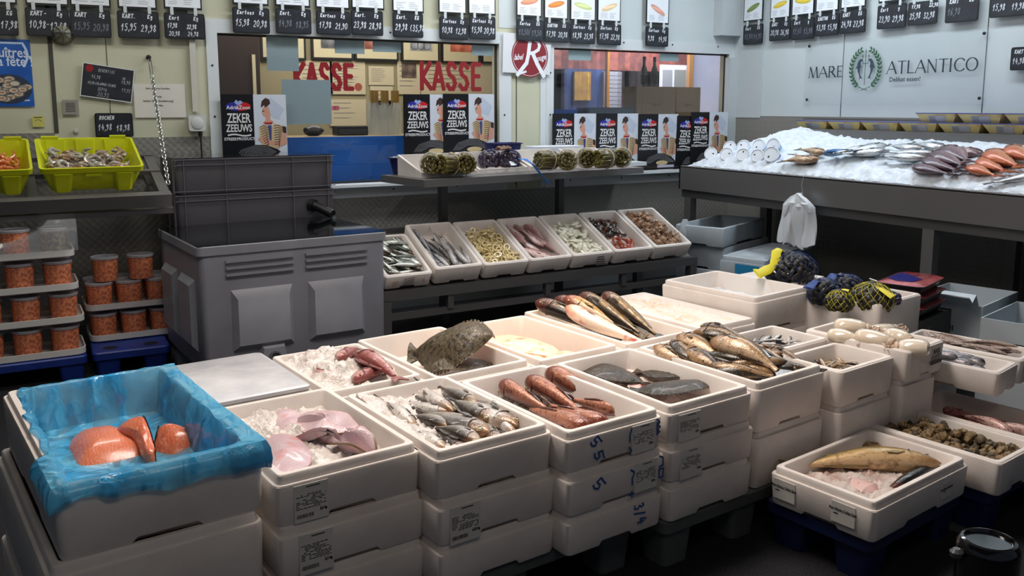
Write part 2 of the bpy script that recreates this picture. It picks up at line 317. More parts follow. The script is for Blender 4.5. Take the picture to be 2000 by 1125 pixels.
def sticker(fr,x,z,w,h,face='front',rows=9,txt=None,kg=None,seed=1,bar=True):
    # paper label stuck on a box's face, printed rows on it
    rg=random.Random(seed); s=MB(); D=fr.d
    p=MB(); 
    if face=='front': B=T(x,-.0015-fr.d/2,z) 
    else: B=T(-fr.w/2-.0015,x,z)@RZ(-PI/2)
    s.M=B; p.M=B; s.bb((0,-.0006,0),(w,.003,h)); y=-.0016
    if txt:
        zz=h*.62
        for q in txt: add_text(p,q,w*.5,zz,h*.2,.62,y,off=.0004); zz-=h*.2
        if len(txt)==1: p.poly([(w*.12,zz),(w*.34,zz),(w*.34,zz+.003),(w*.12,zz+.003)],y)
    else:
        add_text(p,'Skrei 500 g',w*.5,h*.93,h*.055,1,y) if False else p.poly([(w*.35,h*.92),(w*.75,h*.92),(w*.75,h*.945),(w*.35,h*.945)],y)
        for r in range(rows):
            z0=h*(.72-.045*r); a=w*.05; 
            while a<w*.9:
                l=w*rg.uniform(.04,.12)
                if rg.random()<.7: p.poly([(a,z0),(min(a+l,w*.93),z0),(min(a+l,w*.93),z0+h*.018),(a,z0+h*.018)],y)
                a+=l+w*.02
        if bar:
            a=w*.06
            while a<w*.55: l=rg.uniform(.0006,.002); p.poly([(a,h*.12),(a+l,h*.12),(a+l,h*.22),(a,h*.22)],y); a+=l+rg.uniform(.0008,.002)
        if kg: add_text(p,kg,w*.84,h*.26,h*.10,.8,y,off=.0005)
    o=s.build('paper_sticker',stick,fr.o,False); p.build('printing',ink,o,False); return o
def marker(fr,strokes,x,z,wd=.005,name='marker_writing',mt=None,face='front',B=None):
    p=MB(); p.M=T(x,-fr.d/2-.0018,z)
    for st in strokes: p.ribbon(st,wd)
    return p.build(name,mt or inkb,fr.o,False)
A0=5.5
# front row (rim heights above the floor)
foam('salmon',.036,1.915,.600,.160,.435,.78,'large white foam box lined with blue film, holding salmon fillets',a=6.5,lip=.012)
foam('salmon2',.012,1.900,.440,.225,.45,.80,'large white foam box directly beneath the film-lined salmon box',a=6.5)
foam('salmon3',.005,1.900,.215,.21,.45,.80,'large white foam box at the bottom of the near left corner stack',a=6.5)
foam('ray',.485,1.945,.515,.125,.385,.575,'open white foam box of pale skate wings on ice, beside the blue-lined box')
foam('ray2',.485,1.935,.390,.125,.392,.58,'white foam box with a paper sticker, second from top under the skate wings')
foam('ray3',.485,1.935,.265,.12,.392,.58,'white foam box at the base of the skate wing stack')
foam('ray4',.485,1.935,.142,.14,.392,.58,'white foam box on the floor, under the skate wing stack')
foam('cod',.868,1.895,.515,.125,.365,.56,'open white foam box heaped with silver whiting and ice in the front row')
foam('cod2',.868,1.885,.390,.118,.372,.565,'white foam box with a paper sticker at its left, under the silver whiting')
foam('cod3',.868,1.885,.272,.118,.372,.565,'white foam box at the base of the silver whiting stack')
foam('gurn',1.232,1.868,.505,.113,.355,.565,'open white foam box of red gurnards, marked 5 5 in blue')
foam('gurn2',1.232,1.858,.392,.118,.362,.57,'white foam box marked with a single blue 5, under the red gurnards')
foam('gurn3',1.232,1.862,.274,.115,.360,.57,'white foam box marked 3/4 in blue, lowest under the red gurnards')
foam('plaice',1.60,1.895,.505,.110,.365,.56,'open white foam box of dark plaice in the front row')
foam('plaice2',1.60,1.885,.395,.115,.370,.565,'white foam box, middle of the stack under the dark plaice')
foam('plaice3',1.60,1.885,.280,.122,.368,.565,'white foam box with a clean front, lowest under the dark plaice')
foam('mullet',1.98,1.93,.505,.16,.36,.55,'deep white foam box heaped with golden brown fish in the front row',a=7)
foam('mullet2',1.985,1.93,.345,.187,.36,.55,'stained white foam box beneath the golden brown fish',a=7)
foam('sprat',2.352,1.925,.49,.125,.33,.245,'small chipped foam box of loose anchovies, right of the golden brown fish',a=7,lip=.004)
foam('sprat2',2.352,1.925,.365,.36,.33,.24,'pale foam box under the chipped box of anchovies',a=7)
foam('anch',2.345,2.19,.50,.125,.30,.26,'small foam box of silver sprats, behind the chipped anchovy box',a=7,lip=.006)
foam('squid',2.690,1.92,.513,.112,.262,.42,'white foam box of squid with black printing on its front',a=9,lip=.004)
foam('squid2',2.685,1.94,.40,.395,.24,.42,'yellowed foam box under the squid',a=7)
# second row
foam('lid',.395,2.545,.505,.125,.375,.46,'white foam box closed with a wet flat lid, behind the skate wings',full=-.0,lip=.004)
foam('ice',.785,2.50,.507,.125,.345,.50,'white foam box of pink fish buried in ice, behind the silver whiting')
foam('flound',1.13,2.465,.507,.12,.385,.60,'open white foam box of two large brown turbot',a=6)
foam('pink',1.52,2.475,.505,.12,.375,.60,'open white foam box of pale pink monkfish under the warm lamp',a=6)
foam('burb',1.905,2.50,.505,.12,.375,.66,'open white foam box of long dark catfish laid over its rim',a=6)
foam('slab',2.29,2.54,.505,.12,.335,.66,'white foam box filled level with ice slush, right of the catfish',a=6,full=.012)
foam('upice',2.635,2.60,.580,.15,.40,.52,'deep white foam box with some ice inside, highest at the table back',a=9)
foam('upice2',2.635,2.60,.43,.425,.40,.52,'white foam box carrying the deep ice box at the back of the table',a=9)
foam('clam',3.05,2.33,.56,.25,.36,.50,'tall white foam box stuffed with nets of clams',a=9,lip=.004)
for i,(k,n) in enumerate((('lid','the closed lid box'),('ice','the buried pink fish'),('flound','the brown turbot'),('pink','the pale monkfish'),('burb','the dark catfish'),('slab','the ice slush box'))):
    b=BOX[k]; foam(k+'2',b.M.translation.x,b.M.translation.y,b.z,b.z-(.157 if k in('ice','flound','pink','burb','slab') else .002),b.w,b.d,'white foam box hidden low in the table, under '+n,a=b.a)
# low boxes at the right
foam('bass',2.035,1.525,.262,.118,.55,.355,'low white foam box with a big golden cod, on a blue pallet',a=8)
foam('whelk',2.618,1.525,.262,.112,.28,.50,'low white foam box full of whelks',a=8,lip=.004)
foam('red',2.905,1.56,.262,.112,.30,.50,'low white foam box of red fish, right of the whelks',a=8,lip=.004)
foam('octo',2.99,1.775,.43,.09,.20,.44,'small white foam box of grey cuttlefish behind the squid',a=13,lip=.004)
foam('cutt',3.205,1.82,.435,.095,.21,.46,'small white foam box of thin brown squid by the white cartons',a=13,lip=.004)
foam('octo2',2.97,2.08,.335,.33,.42,.20,'foam box standing under the two small squid boxes at the right',a=13)
for k,z,x in (('octo2',.17,0),('whelk',.15,0)):
    pass
b=MB(); q=BOX['lid']; b.loft([rrect(q.w-.002,q.d-.002,.02,q.h),rrect(q.w-.002,q.d-.002,.02,q.h+.010),rrect(q.w-.02,q.d-.02,.016,q.h+.013)]); b.build('wet_lid',mat('wet_lid',(224,222,224),.25,c2=(206,207,212),ns=10,bump=.5,bs=24,coat=.5),q.o)
# stickers and marker writing
sticker(BOX['ray'],-.15,.004,.085,.092,kg='3,3 kg',seed=2)
sticker(BOX['ray2'],-.148,.002,.085,.10,kg='3,3 kg',seed=3)
sticker(BOX['cod2'],-.155,-.0,.09,.098,kg='6,00 kg',seed=4)
sticker(BOX['gurn'],.055,.004,.085,.082,kg='5,00 g',seed=5,bar=False); sticker(BOX['gurn2'],.055,.012,.085,.085,kg='5,00 g',seed=6,bar=False)
sticker(BOX['plaice'],-.145,.0,.09,.082,kg='4,50 g',seed=7,bar=False); sticker(BOX['plaice2'],-.145,.004,.09,.088,kg='4,50 g',seed=8,bar=False)
sticker(BOX['bass'],.10,.03,.055,.05,txt=['Mare Atlantico Delikat Essen'],seed=9)
sticker(BOX['bass'],.02,.02,.075,.07,'left',txt=['Mare Atlantico Delikat Essen'],seed=10) if False else None
def sidesticker(fr,v,z,w,h,txt):
    s=MB(); p=MB(); B=T(-fr.w/2-.0015,fr.d/2-v*fr.d,z)@RZ(-PI/2); s.M=B; p.M=B; s.bb((0,-.0006,0),(w,.003,h)); add_text(p,txt,w*.5,h*.65,h*.22,.55,-.0016,off=.0004); p.poly([(w*.1,h*.42),(w*.3,h*.42),(w*.3,h*.47),(w*.1,h*.47)],-.0016)
    o=s.build('paper_sticker',stick,fr.o,False); p.build('printing',ink,o,False)
sidesticker(BOX['bass'],.06,.025,.075,.062,'Mare Atlantico Delikat Essen'); sidesticker(BOX['bass'],.62,.025,.075,.062,'Mare Atlantico Delikat Essen')
five=[[(.028,.035),(.008,.035),(.006,.018),(.022,.02),(.026,.008),(.014,0),(.002,.003)],[(.028,.035),(.036,.036)]]
def five_at(x,z,s=1,r=-.9): return [[(x+s*(a*math.cos(r)-b*math.sin(r)),z+s*(a*math.sin(r)+b*math.cos(r))) for a,b in st] for st in five]
marker(BOX['gurn'],five_at(-.10,.075,.85)+five_at(-.085,.042,.85,-1.3),0,0); marker(BOX['gurn2'],five_at(-.10,.075,.95),0,0)
marker(BOX['gurn'],[[(.052,.082),(.046,.066),(.046,.045)],[(.044,.03),(.048,.022)],[(.046,.012),(.054,.02)],[(.148,.09),(.160,.078),(.150,.072),(.162,.064),(.150,.058),(.160,.05),(.150,.044),(.150,.08)]],0,0)
marker(BOX['gurn2'],[[(.04,.085),(.055,.075),(.046,.06),(.046,.04)],[(.035,.01),(.055,.014)],[(.045,.02),(.045,.002)],[(.15,.10),(.164,.092),(.164,.07),(.15,.068)],[(.15,.06),(.166,.06),(.164,.035),(.15,.035),(.15,.06)]],0,0)
mm=MB(); mm.M=T(.06,-BOX['gurn3'].d/2-.0018,.088); hand(mm,'3/4',0,0,.035,.0045,rot=-1.35); mm.build('marker_writing',inkb,BOX['gurn3'].o,False)
mm=MB(); mm.M=T(0,-BOX['squid'].d/2-.0018,0); add_text(mm,'MARE',.064,.082,.024,.8,0,off=.0008); add_text(mm,'ATLANTICO',.064,.062,.022,.62,0,off=.0008); mm.poly([(.022,.036),(.106,.036),(.106,.050),(.022,.050)],0); mm.build('black_printing',ink,BOX['squid'].o,False)
# grey plastic pallets
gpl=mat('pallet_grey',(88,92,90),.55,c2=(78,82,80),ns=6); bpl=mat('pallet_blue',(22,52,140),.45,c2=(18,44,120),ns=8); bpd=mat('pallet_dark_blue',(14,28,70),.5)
def pallet(x,y,a,w,d,h,label,m,zt=.045,lw=.12,z0=0,group=None):
    root=empty('plastic_pallet',T(x,y,z0)@RZ(R(a)),label,'pallet',group)
    b=MB(); b.M=T(w/2,d/2,0)
    b.loft([rrect(w-.02,d-.02,.02,h-zt),rrect(w,d,.025,h-zt+.006),rrect(w,d,.025,h-.006),rrect(w-.012,d-.012,.02,h)])
    b.cur=1
    for i in (-1,1):
        for j in (-1,1): b.M=T(w/2+i*(w/2-lw*.72),d/2+j*(d/2-lw*.72),0); b.lathe([(lw*.3,h-.003),(lw*.3,h+.0008)],16)
    b.M=T(w/2,d/2,0)
    for i in range(-2,3):
        for j in range(-1,2):
            if (i+j)%2==0: b.box((i*w*.06,j*w*.08,h-.001),(w*.03,w*.03,.004),rz=PI/4)
    b.build('deck',[m,mat('hole_dark',(10,14,30),.8)],root)
    for i in (0,1,2) if w>.7 else (0,1):
        for j in (0,1):
            g=MB(); n=2 if w>.7 else 1; g.M=T(lw*.6+(w-lw*1.2)*i/n,lw*.6+(d-lw*1.2)*j,0); g.loft([rrect(lw*.84,lw*.84,.02,0),rrect(lw,lw,.02,h-zt+.002)]); g.build('leg',m,root)
    return root
pallet(.66,1.885,5.5,.90,1.15,.155,'grey plastic pallet under the silver whiting and red gurnard stacks',gpl)
pallet(1.60,1.90,5.5,.74,1.2,.155,'grey plastic pallet under the dark plaice stack',gpl)
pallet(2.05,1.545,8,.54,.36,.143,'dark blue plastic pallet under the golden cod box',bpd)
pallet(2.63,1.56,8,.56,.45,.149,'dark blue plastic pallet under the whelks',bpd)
b=pallet(0.02,1.98,6.5,.42,.70,.004,'x',gpl) if False else None
# ------------------------------------------------------------------ price boards and picture cards
slate=mat('slate_black',(30,33,40),.42,c2=(42,46,54),ns=14); slatef=mat('board_rim',(20,22,26),.4); chalk=mat('chalk',(222,226,232),.8); chalkd=mat('chalk_faint',(120,126,134),.8)
clipm=mat('clip_clear',(205,212,214),.25); white=mat('card_white',(236,240,246),.4); paper=mat('paper_white',(222,224,228),.6)
FOODS={'salmon':(222,150,120),'orange':(226,140,70),'green':(110,160,120),'lime':(206,216,150),'tan':(226,200,160),'yellow':(214,190,70),'fish':(120,140,80),'rose':(216,160,140)}
def frame_at(x0,y0,x1,y1,P,right=False):
    # local frame on a wall plane with its origin at the lower left, plus width and height in metres
    if right: a=onx(x0,y1,P); b=onx(x1,y1,P); t=onx(x0,y0,P); return T(P,a.y,a.z)@RZ(-PI/2), abs(b.y-a.y), t.z-a.z
    a=ony(x0,y1,P); b=ony(x1,y1,P); t=ony(x0,y0,P); return T(a.x,P,a.z), b.x-a.x, t.z-a.z
def chamf(w,h,r): 
    pts=[]
    for cx,cz,a in ((w-r,r,-90),(w-r,h-r,0),(r,h-r,90),(r,r,180)):
        for k in range(4): t=R(a+30*k); pts.append((cx+r*math.cos(t),cz+r*math.sin(t)))
    return pts
def slab_xz(mb,pts,t,y=0):
    M=mb.M; mb.M=M@T(0,y,0)@RX(PI/2); mb.prism(pts,t); mb.M=M
def board(rect,l1,l2,label,P=5.497,right=False,l3=None,faint=0,name='price_board',clips=True,tilt=0,group=None):
    M,w,h=frame_at(*rect,P,right); rg=random.Random(hash(l2)&0xffff if False else sum(map(ord,l2+l1)))
    m=MB(); slab_xz(m,chamf(w,h,.012),.006); m.cur=1; m.M=T(.007,-.0062,.007); slab_xz(m,chamf(w-.014,h-.014,.008),.0008)
    o=m.build(name,[slatef,slate],None,False); o.matrix_world=M@RY(tilt); tag(o,label,'price board',group)
    p=MB(); y=-.0078
    a,b=(l1.split('|')+[''])[:2]
    hand(p,a,w*.12,h*.73,h*.15,h*.03,.62,y,rg); hand(p,b,w*.72,h*.73,h*.15,h*.03,.62,y,rg)
    p.cur=1 if faint else 0
    a,b=(l2.split('|')+[''])[:2]; hh=h*(.25 if not l3 else .17); z=h*.28 if not l3 else h*.42
    hand(p,a,w*.07,z,hh,h*.026,.47,y,rg,.03); hand(p,b,w*.545,z-.004,hh,h*.026,.47,y,rg,.03)
    if l3: a,b=(l3.split('|')+[''])[:2]; hand(p,a,w*.1,h*.12,hh,h*.02,.52,y,rg); hand(p,b,w*.56,h*.12,hh,h*.02,.52,y,rg)
    p.build('chalk_writing',[chalk,chalkd],o,False)
    if clips:
        for q in (.2,.78): c=MB(); c.bb((w*q-.009,-.009,h-.012),(w*q+.009,-.001,h+.03)); c.build('clip',clipm,o,False)
    return o
def card(x0,x1,yb,label,P=5.497,right=False,food=None,yt=-70,seed=1):
    M,w,h=frame_at(x0,yt,x1,yb,P,right); rg=random.Random(seed)
    m=MB(); m.bb((0,-.006,0),(w,0,h)); m.cur=1; m.bb((.008,-.0075,.012),(w-.008,-.0062,h-.01))
    o=m.build('picture_card',[slatef,white],None,False); o.matrix_world=M; tag(o,label,'picture card')
    p=MB()
    for r in range(4):
        z=.028+r*.011
        for a in (.12,.52): l=rg.uniform(.18,.32)*w; p.poly([(w*a,z),(w*a+l,z),(w*a+l,z+.0022),(w*a,z+.0022)],-.0082)
    p.build('printed_lines',mat('print_soft',(132,138,150),.6),o,False)
    if food:
        q=MB(); cx,cz=w*.5,.105
        ang=rg.uniform(-.5,.5); n=14
        pts=[(cx+(w*.36*math.cos(t))*math.cos(ang)-(.020*math.sin(t))*math.sin(ang),cz+(w*.36*math.cos(t))*math.sin(ang)+(.020*math.sin(t))*math.cos(ang)) for t in [2*PI*k/n for k in range(n)]]
        q.poly(pts,-.0083); 
        pts2=[(cx+(a-cx)*.8,cz+(b-cz)*.5+.004) for a,b in pts]; q.cur=1; q.poly(pts2,-.0087)
        c=FOODS[food]; q.build('food_picture',[mat('food_'+food,c,.6),mat('food2_'+food,tuple(min(255,int(v*1.12)) for v in c),.6)],o,False)
    return o
Bk=[((-40,12,37,68),' |KG','|17,98','price board cut off at the far left edge, priced 17,98'),
((52,14,137,70),'KART - |Kg','10,98-|12,98','bold price board 10,98-12,98, second from the left edge'),((139,17,218,72),'KART|Kg','15,95|20,98','price board with faint 15,95 and 20,98'),
((231,20,312,74),'KART.|Kg','15,95|29,98','price board 15,95 29,98, right of the bulkhead lamp over the cream wall'),((322,24,401,75),'Kart|Kg','17,98|22,98','price board with four prices, left of the cash window','20,98|24,98'),
((455,13,527,64),'Kartons|Kg','15,98|20,98','price board 15,98 20,98 above the left end of the cash window'),((539,15,608,65),'Kart.|Kg','14,98|18,95','price board with thin 14,98 and 18,95, second over the cash window'),
((618,20,684,67),'Kartons|Kg','17,98|21,90','price board 17,98 21,90, third over the cash window'),((686,19,748,68),'Kart.|Kg','23,98|28,98','price board chalked boldly 23,98 28,98'),
((767,23,826,72),'Kart.|KG','29,98|(35,98','price board 29,98 (35,98, hanging alone in the middle over the cash window'),((858,32,914,76),'Kartons|Kg','10,98|12,98','price board chalked 10,98 12,98 above the right KASSE lettering'),
((916,31,967,76),'Kartons|Kg','15,98|20,98','price board 15,98 20,98 touching the 10,98 board'),((1008,37,1061,79),'Karton|KG','13,50/|19,50','price board 13,50 overlapping the red round label sign'),
((1062,41,1111,82),'KARTON|KG','17,98|20,98','price board underlined KARTON KG, right of the red round emblem'),((1113,44,1161,85),'Kartons|Kg','18,98|23,98','price board 18,98 23,98, left end over the right window'),
((1166,46,1212,87),'Kartons|Kg','17,98|22,98','price board 17,98 22,98 over the right window'),((1260,51,1304,90),'Kartons|Kg','9,98|14,98','lone price board 9,98 14,98 over the right window')]
for i,q in enumerate(Bk): board(q[0],q[1],q[2],q[3],l3=q[4] if len(q)>4 else None,faint=i in (2,12,6))
Ck=[(-40,33,6),(50,134,9),(137,216,12),(230,306,16),(320,394,17),(454,524,8.5),(537,605,12),(616,682,16),(686,750,17),(766,827,23),(856,910,26),(914,967,28),(1008,1057,32,'salmon'),(1062,1108,37,'orange'),(1113,1162,40,'lime'),(1166,1211,42,'tan'),(1261,1305,46,'rose')]
for i,q in enumerate(Ck): card(q[0],q[1],q[2],'white picture card above '+' '.join(Bk[i][3].replace('price board','the board',1).split()[:9]),food=q[3] if len(q)>3 else None,seed=i)
Rk=[((1452,50,1490,88),'Kart|KG','12,90(|14,90','dim price board 12,90 first on the right wall'),((1503,42,1544,81),'KART|Kg','20,98|26,98','price board 20,98 with a small white note on it'),
((1546,38,1590,79),'Kart|g','11,45|15,98','faint price board 15,98 on the right wall'),((1592,30,1638,72),'KARTON|KG','13,98|15,98','smudged price board KARTON KG on the right wall'),
((1640,22,1690,67),'KART|KG','24,98|27,98','price board 24,98 27,98 on the right wall'),((1713,12,1769,58),'Kart|g','23,90|29,98','price board 23,90 over the laurel emblem panel'),
((1773,6,1830,51),'17,98|22,98','25,98|32,98','price board with prices 25,98 and 32,98'),((1846,-5,1910,46),'KART|KG','16,98|','price board with the single price 16,98'),((1933,-12,2012,36),'Kart|KG','15,98|19,98','price board 15,98 cut by the right edge'),
((1973,93,2035,138),'KART|KG','14,98|16,98','small price board low on the right wall, cut by the edge')]
XB=5.20
for i,q in enumerate(Rk): board(q[0],q[1],q[2],q[3],P=XB,right=True,faint=i in (0,2,7),clips=i<9)
for i,q in enumerate([(1453,1490,44,'fish'),(1505,1543,39,'yellow'),(1547,1590,33,'yellow'),(1594,1638,26),(1643,1691,19),(1717,1769,7)]): card(q[0],q[1],q[2],'white picture card above the '+' '.join(Rk[i][3].split()[:8]),P=XB,right=True,food=q[3] if len(q)>3 else None,yt=-90,seed=40+i)
# ------------------------------------------------------------------ things on the left wall
YW=5.530
def sheet(name,rect,c,label,cat,P=5.528,right=False,t=.0015,m=None,rough=.5):
    M,w,h=frame_at(*rect,P,right); s=MB(); s.bb((0,-t,0),(w,0,h)); o=s.build(name,m or mat(name+'_'+label[:9].replace(' ','_'),c,rough),None,False); o.matrix_world=M; tag(o,label,cat); return o,w,h
# oyster poster
o,w,h=sheet('wall_poster',(-60,74,68,208),(24,62,150),'blue oyster poster with white French words at the left edge','poster',m=mat('poster_blue',(20,66,158),.3,c2=(40,110,200),ns=3))
p=MB(); add_text(p,'huîtres,',w*.70,h*.80,.075,.8,-.002,off=.001); add_text(p,'la fête !',w*.73,h*.67,.075,.8,-.002,off=.001); p.build('lettering',mat('poster_text_white',(220,230,245),.5),o,False)
p=MB(); rg=random.Random(3)
for k in range(26): t=k/25; x,z=(w*(.35+.55*t),h*.95) if t<.9 else (w*.9,h*.8); 
for k in range(30):
    t=k/29; a=PI*.5-t*PI
    x=w*.80+.045*math.cos(a) if 0 else (w*(.3+.58*t/.55) if t<.55 else w*.88+.02*math.sin((t-.55)/.45*PI)); z=h*.945 if t<.55 else h*(.945-.34*(t-.55)/.45)
    p.disc(x,z,.007,.006,-.0022,8)
p.build('light_bulb_border',mat('poster_bulbs',(200,224,255),.4),o,False)
pl=MB(); pl.disc(w*.62,h*.26,w*.36,h*.22,-.0020,30); pl.build('plate',mat('platter_dark',(50,60,80),.3),o,False)
p=MB()
for k in range(26):
    a=rg.uniform(0,2*PI); r=math.sqrt(rg.random()); x,z=w*.62+w*.31*r*math.cos(a),h*.28+h*.18*r*math.sin(a); y=-.0024-.0001*k
    p.cur=0; p.disc(x,z,.028,.017,y,14); p.cur=1; p.disc(x,z,.022,.012,y-.00005,12); p.cur=2; p.disc(x+.003,z,.012,.006,y-.00008,10)
p.build('oysters',[mat('oy_a',(120,112,104),.4),mat('oy_b',(206,200,186),.3),mat('oy_c',(190,130,90),.3)],o,False)
p=MB(); p.poly([(w*.75,.03),(w*.93,.03),(w*.93,.036),(w*.75,.036)],-.002); p.build('print',mat('poster_text_white',(220,230,245),.5),o,False)
# slanted Degenfisch board
a=ony(156,187,YW-.012); bq=ony(257,201,YW-.012); tq=ony(163,121,YW-.012); w=math.hypot(bq.x-a.x,bq.z-a.z); h=tq.z-a.z; ang=math.atan2(bq.z-a.z,bq.x-a.x)
m=MB(); m.bb((0,-.004,0),(w,0,h)); m.cur=1; m.bb((.004,-.0048,.005),(w-.004,-.0042,h-.003)); o=m.build('chalk_board',[white,slate],None,False); o.matrix_world=T(a.x,YW-.008,a.z)@RY(-ang); tag(o,'slanting black board headed DEGEN FISC on the cream wall','price board')
p=MB(); rg=random.Random(5)
for tx,x,z,s in (('DEGEN FISC',.30,.80,.085),('16,98',.18,.58,.1),('KG',.78,.66,.07),('18,90',.76,.54,.1),('10,98 CALAMARI RINGE',.12,.40,.075),('19,95',.78,.30,.1),('SEPIA',.32,.24,.09),('20,93',.32,.06,.13)): hand(p,tx,w*x,h*z,h*s,.0022,.55,-.0052,rg)
p.build('chalk_writing',chalkd if 0 else mat('chalk_mid',(168,172,176),.8),o,False)
p=MB(); p.disc(w*.13,h*.86,.02,.02,-.0053,18); p.build('red_dot',mat('sticker_red',(150,20,28),.5),o,False)
board((187,221,261,268),'ROCHEN|','14,98|18,98','small black board 14,98 18,98 behind the yellow crate',P=YW-.002,clips=False)
# notice paper
o,w,h=sheet('paper_notice',(264,163,364,230),(222,218,208),'white paper notice Bitte keine Selbstbedienung on the cream wall','notice')
p=MB()
for tx,z,s in (('Sehr geehrte Kunden,',.86,.015),('Bitte',.62,.018),('keine Selbstbedienung!',.49,.018),('Danke',.36,.018)): add_text(p,tx,w*.47,h*z,s,1,-.0022,off=.0002)
p.build('lettering',ink,o,False)
# vent, yellow sticker, button, lamp, conduit, junction box
M,w,h=frame_at(123,195,154,224,YW-.002); m=MB(); m.bb((0,-.006,0),(w,0,h)); m.cur=1
for k in range(6): m.bb((w*.2,-.0068,h*(.2+.11*k)),(w*.8,-.006,h*(.2+.11*k)+.004))
o=m.build('wall_vent',[mat('vent_grey',(150,148,140),.5),seam],None,False); o.matrix_world=M; tag(o,'small square grey slotted vent on the cream wall','vent')
o,w,h=sheet('yellow_sticker',(64,227,87,248),(214,206,110),'small yellow sticker with an arc under the oyster poster','sticker')
p=MB(); p.ribbon([(w*.2+w*.6*k/8,h*.5+h*.18*math.sin(PI*k/8)) for k in range(9)],.002,-.002); p.poly([(w*.15,h*.85),(w*.85,h*.85),(w*.85,h*.92),(w*.15,h*.92)],-.002); p.build('printing',ink,o,False)
q=ony(148,256,YW); m=MB(); m.M=T(q.x,YW,q.z)@RX(PI/2); m.lathe([(.013,0),(.013,.005),(.010,.010)],16,True,True); o=m.build('round_button',mat('cap_white',(200,200,186),.5)); tag(o,'round white plastic cap low on the cream wall','cap')
q=ony(121,66,YW); m=MB(); m.M=T(q.x,YW,q.z)@RX(PI/2); m.lathe([(.05,0),(.05,.02),(.044,.03),(.040,.05),(.025,.075),(.005,.085)],20); o=m.build('bulkhead_lamp',mat('lamp_glass',(150,150,130),.3)); tag(o,'round caged bulkhead lamp half hidden behind a price board','wall lamp')
g=MB(); g.M=m.M
for k in range(4): a=PI*k/4; g.tube([(.058*math.cos(a)*math.cos(t),.058*math.sin(a)*math.cos(t),.09*math.sin(t)) for t in [PI*j/10 for j in range(11)]],.0025,6)
g.lathe([(.058,0),(.062,.003),(.058,.006)],24,False,False); g.build('wire_cage',dsteel,o)
m=MB(); a=ony(366,40,YW); c=ony(383,218,YW); m.bb((a.x,YW-.02,c.z),(a.x+.034,YW,ZC)); o=m.build('cable_trunking',mat('trunk_white',(200,198,186),.5),None,False); tag(o,'white cable trunking running down beside the cash window','trunking')
M,w,h=frame_at(367,225,400,256,YW); m=MB(); slab_xz(m,chamf(w,h,.014),.045,0); slab_xz(m,chamf(w-.02,h-.02,.01),.008,0) if 0 else None; m.M=T(w/2,-.045,h/2)@RX(PI/2); m.lathe([(.034,0),(.034,.004),(.030,.006)],22); o=m.build('junction_box',mat('jbox_white',(206,208,206),.45)); o.matrix_world=M; tag(o,'white square junction box with round lid below the trunking','junction box')
m=MB(); x=ony(390,258,YW).x; m.tube([(x,YW-.02,.99),(x+.002,YW-.02,1.02),(x,YW-.02,ony(388,257,YW).z)],.005,8); m.tube([(x,YW-.02,ony(388,257,YW).z-.03),(x,YW-.02,ony(388,257,YW).z)],.012,8); o=m.build('power_cable',mat('cable_black',(24,24,26),.5)); tag(o,'black cable hanging from the white junction box','cable')
# hook and chain down to the crate rack
hk=ony(290,112,YW); h0=MB(); h0.M=T(hk.x,YW,hk.z)@RX(PI/2); h0.lathe([(.014,0),(.014,.006),(.006,.008),(.005,.03)],12); h0.M=Matrix(); h0.tube([(hk.x,YW-.028,hk.z),(hk.x,YW-.04,hk.z-.006),(hk.x,YW-.04,hk.z-.018),(hk.x,YW-.028,hk.z-.022)],.004,6)
o=h0.build('wall_hook',screw); tag(o,'small steel eye hook holding the chain on the cream wall','hook')
galv=mat('chain_steel',(190,192,190),.3,.9)
P0=Vector((hk.x,YW-.04,hk.z-.015)); P1=ony(329,362,4.90); ch=empty('steel_chain',T(P0),'galvanised chain from the wall hook down to the crate rack','chain')
def linkm(L,W,r):
    m=MB(); pts=[]; 
    for k in range(16): t=2*PI*k/16; pts.append(((W/2)*math.cos(t),0,(L/2-W/2)*(1 if math.sin(t)>0 else -1)*(1 if abs(math.sin(t))>.01 else 0)+W/2*math.sin(t)))
    loops=[]; n=len(pts)
    for i in range(n+0):
        q=Vector(pts[i]); t=(Vector(pts[(i+1)%n])-Vector(pts[i-1])).normalized(); a=Vector((0,1,0)); b=t.cross(a)
        loops.append([q+a*math.cos(2*PI*k/6)*r+b*math.sin(2*PI*k/6)*r for k in range(6)])
    L_=[[m.p(v) for v in l] for l in loops]
    for i in range(n):
        A,B=L_[i],L_[(i+1)%n]
        for k in range(6): j=(k+1)%6; m.face((A[k],A[j],B[j],B[k]))
    return m.mesh('chain_link',galv)
lm=linkm(.030,.018,.0028); lmL=linkm(.13,.014,.003); d=(P1-P0); N=int((d.length-.13)/.0215); Q=d.normalized(); rotq=(-Q).to_track_quat('Z','Y').to_matrix().to_4x4()
link('snap_link',lmL,ch).matrix_world=T(P0+Q*.06)@rotq
for k in range(N): link('chain_link',lm,ch).matrix_world=T(P0+Q*(.13+.0215*k+.01))@rotq@RZ(PI/2*(k%2)+.3)
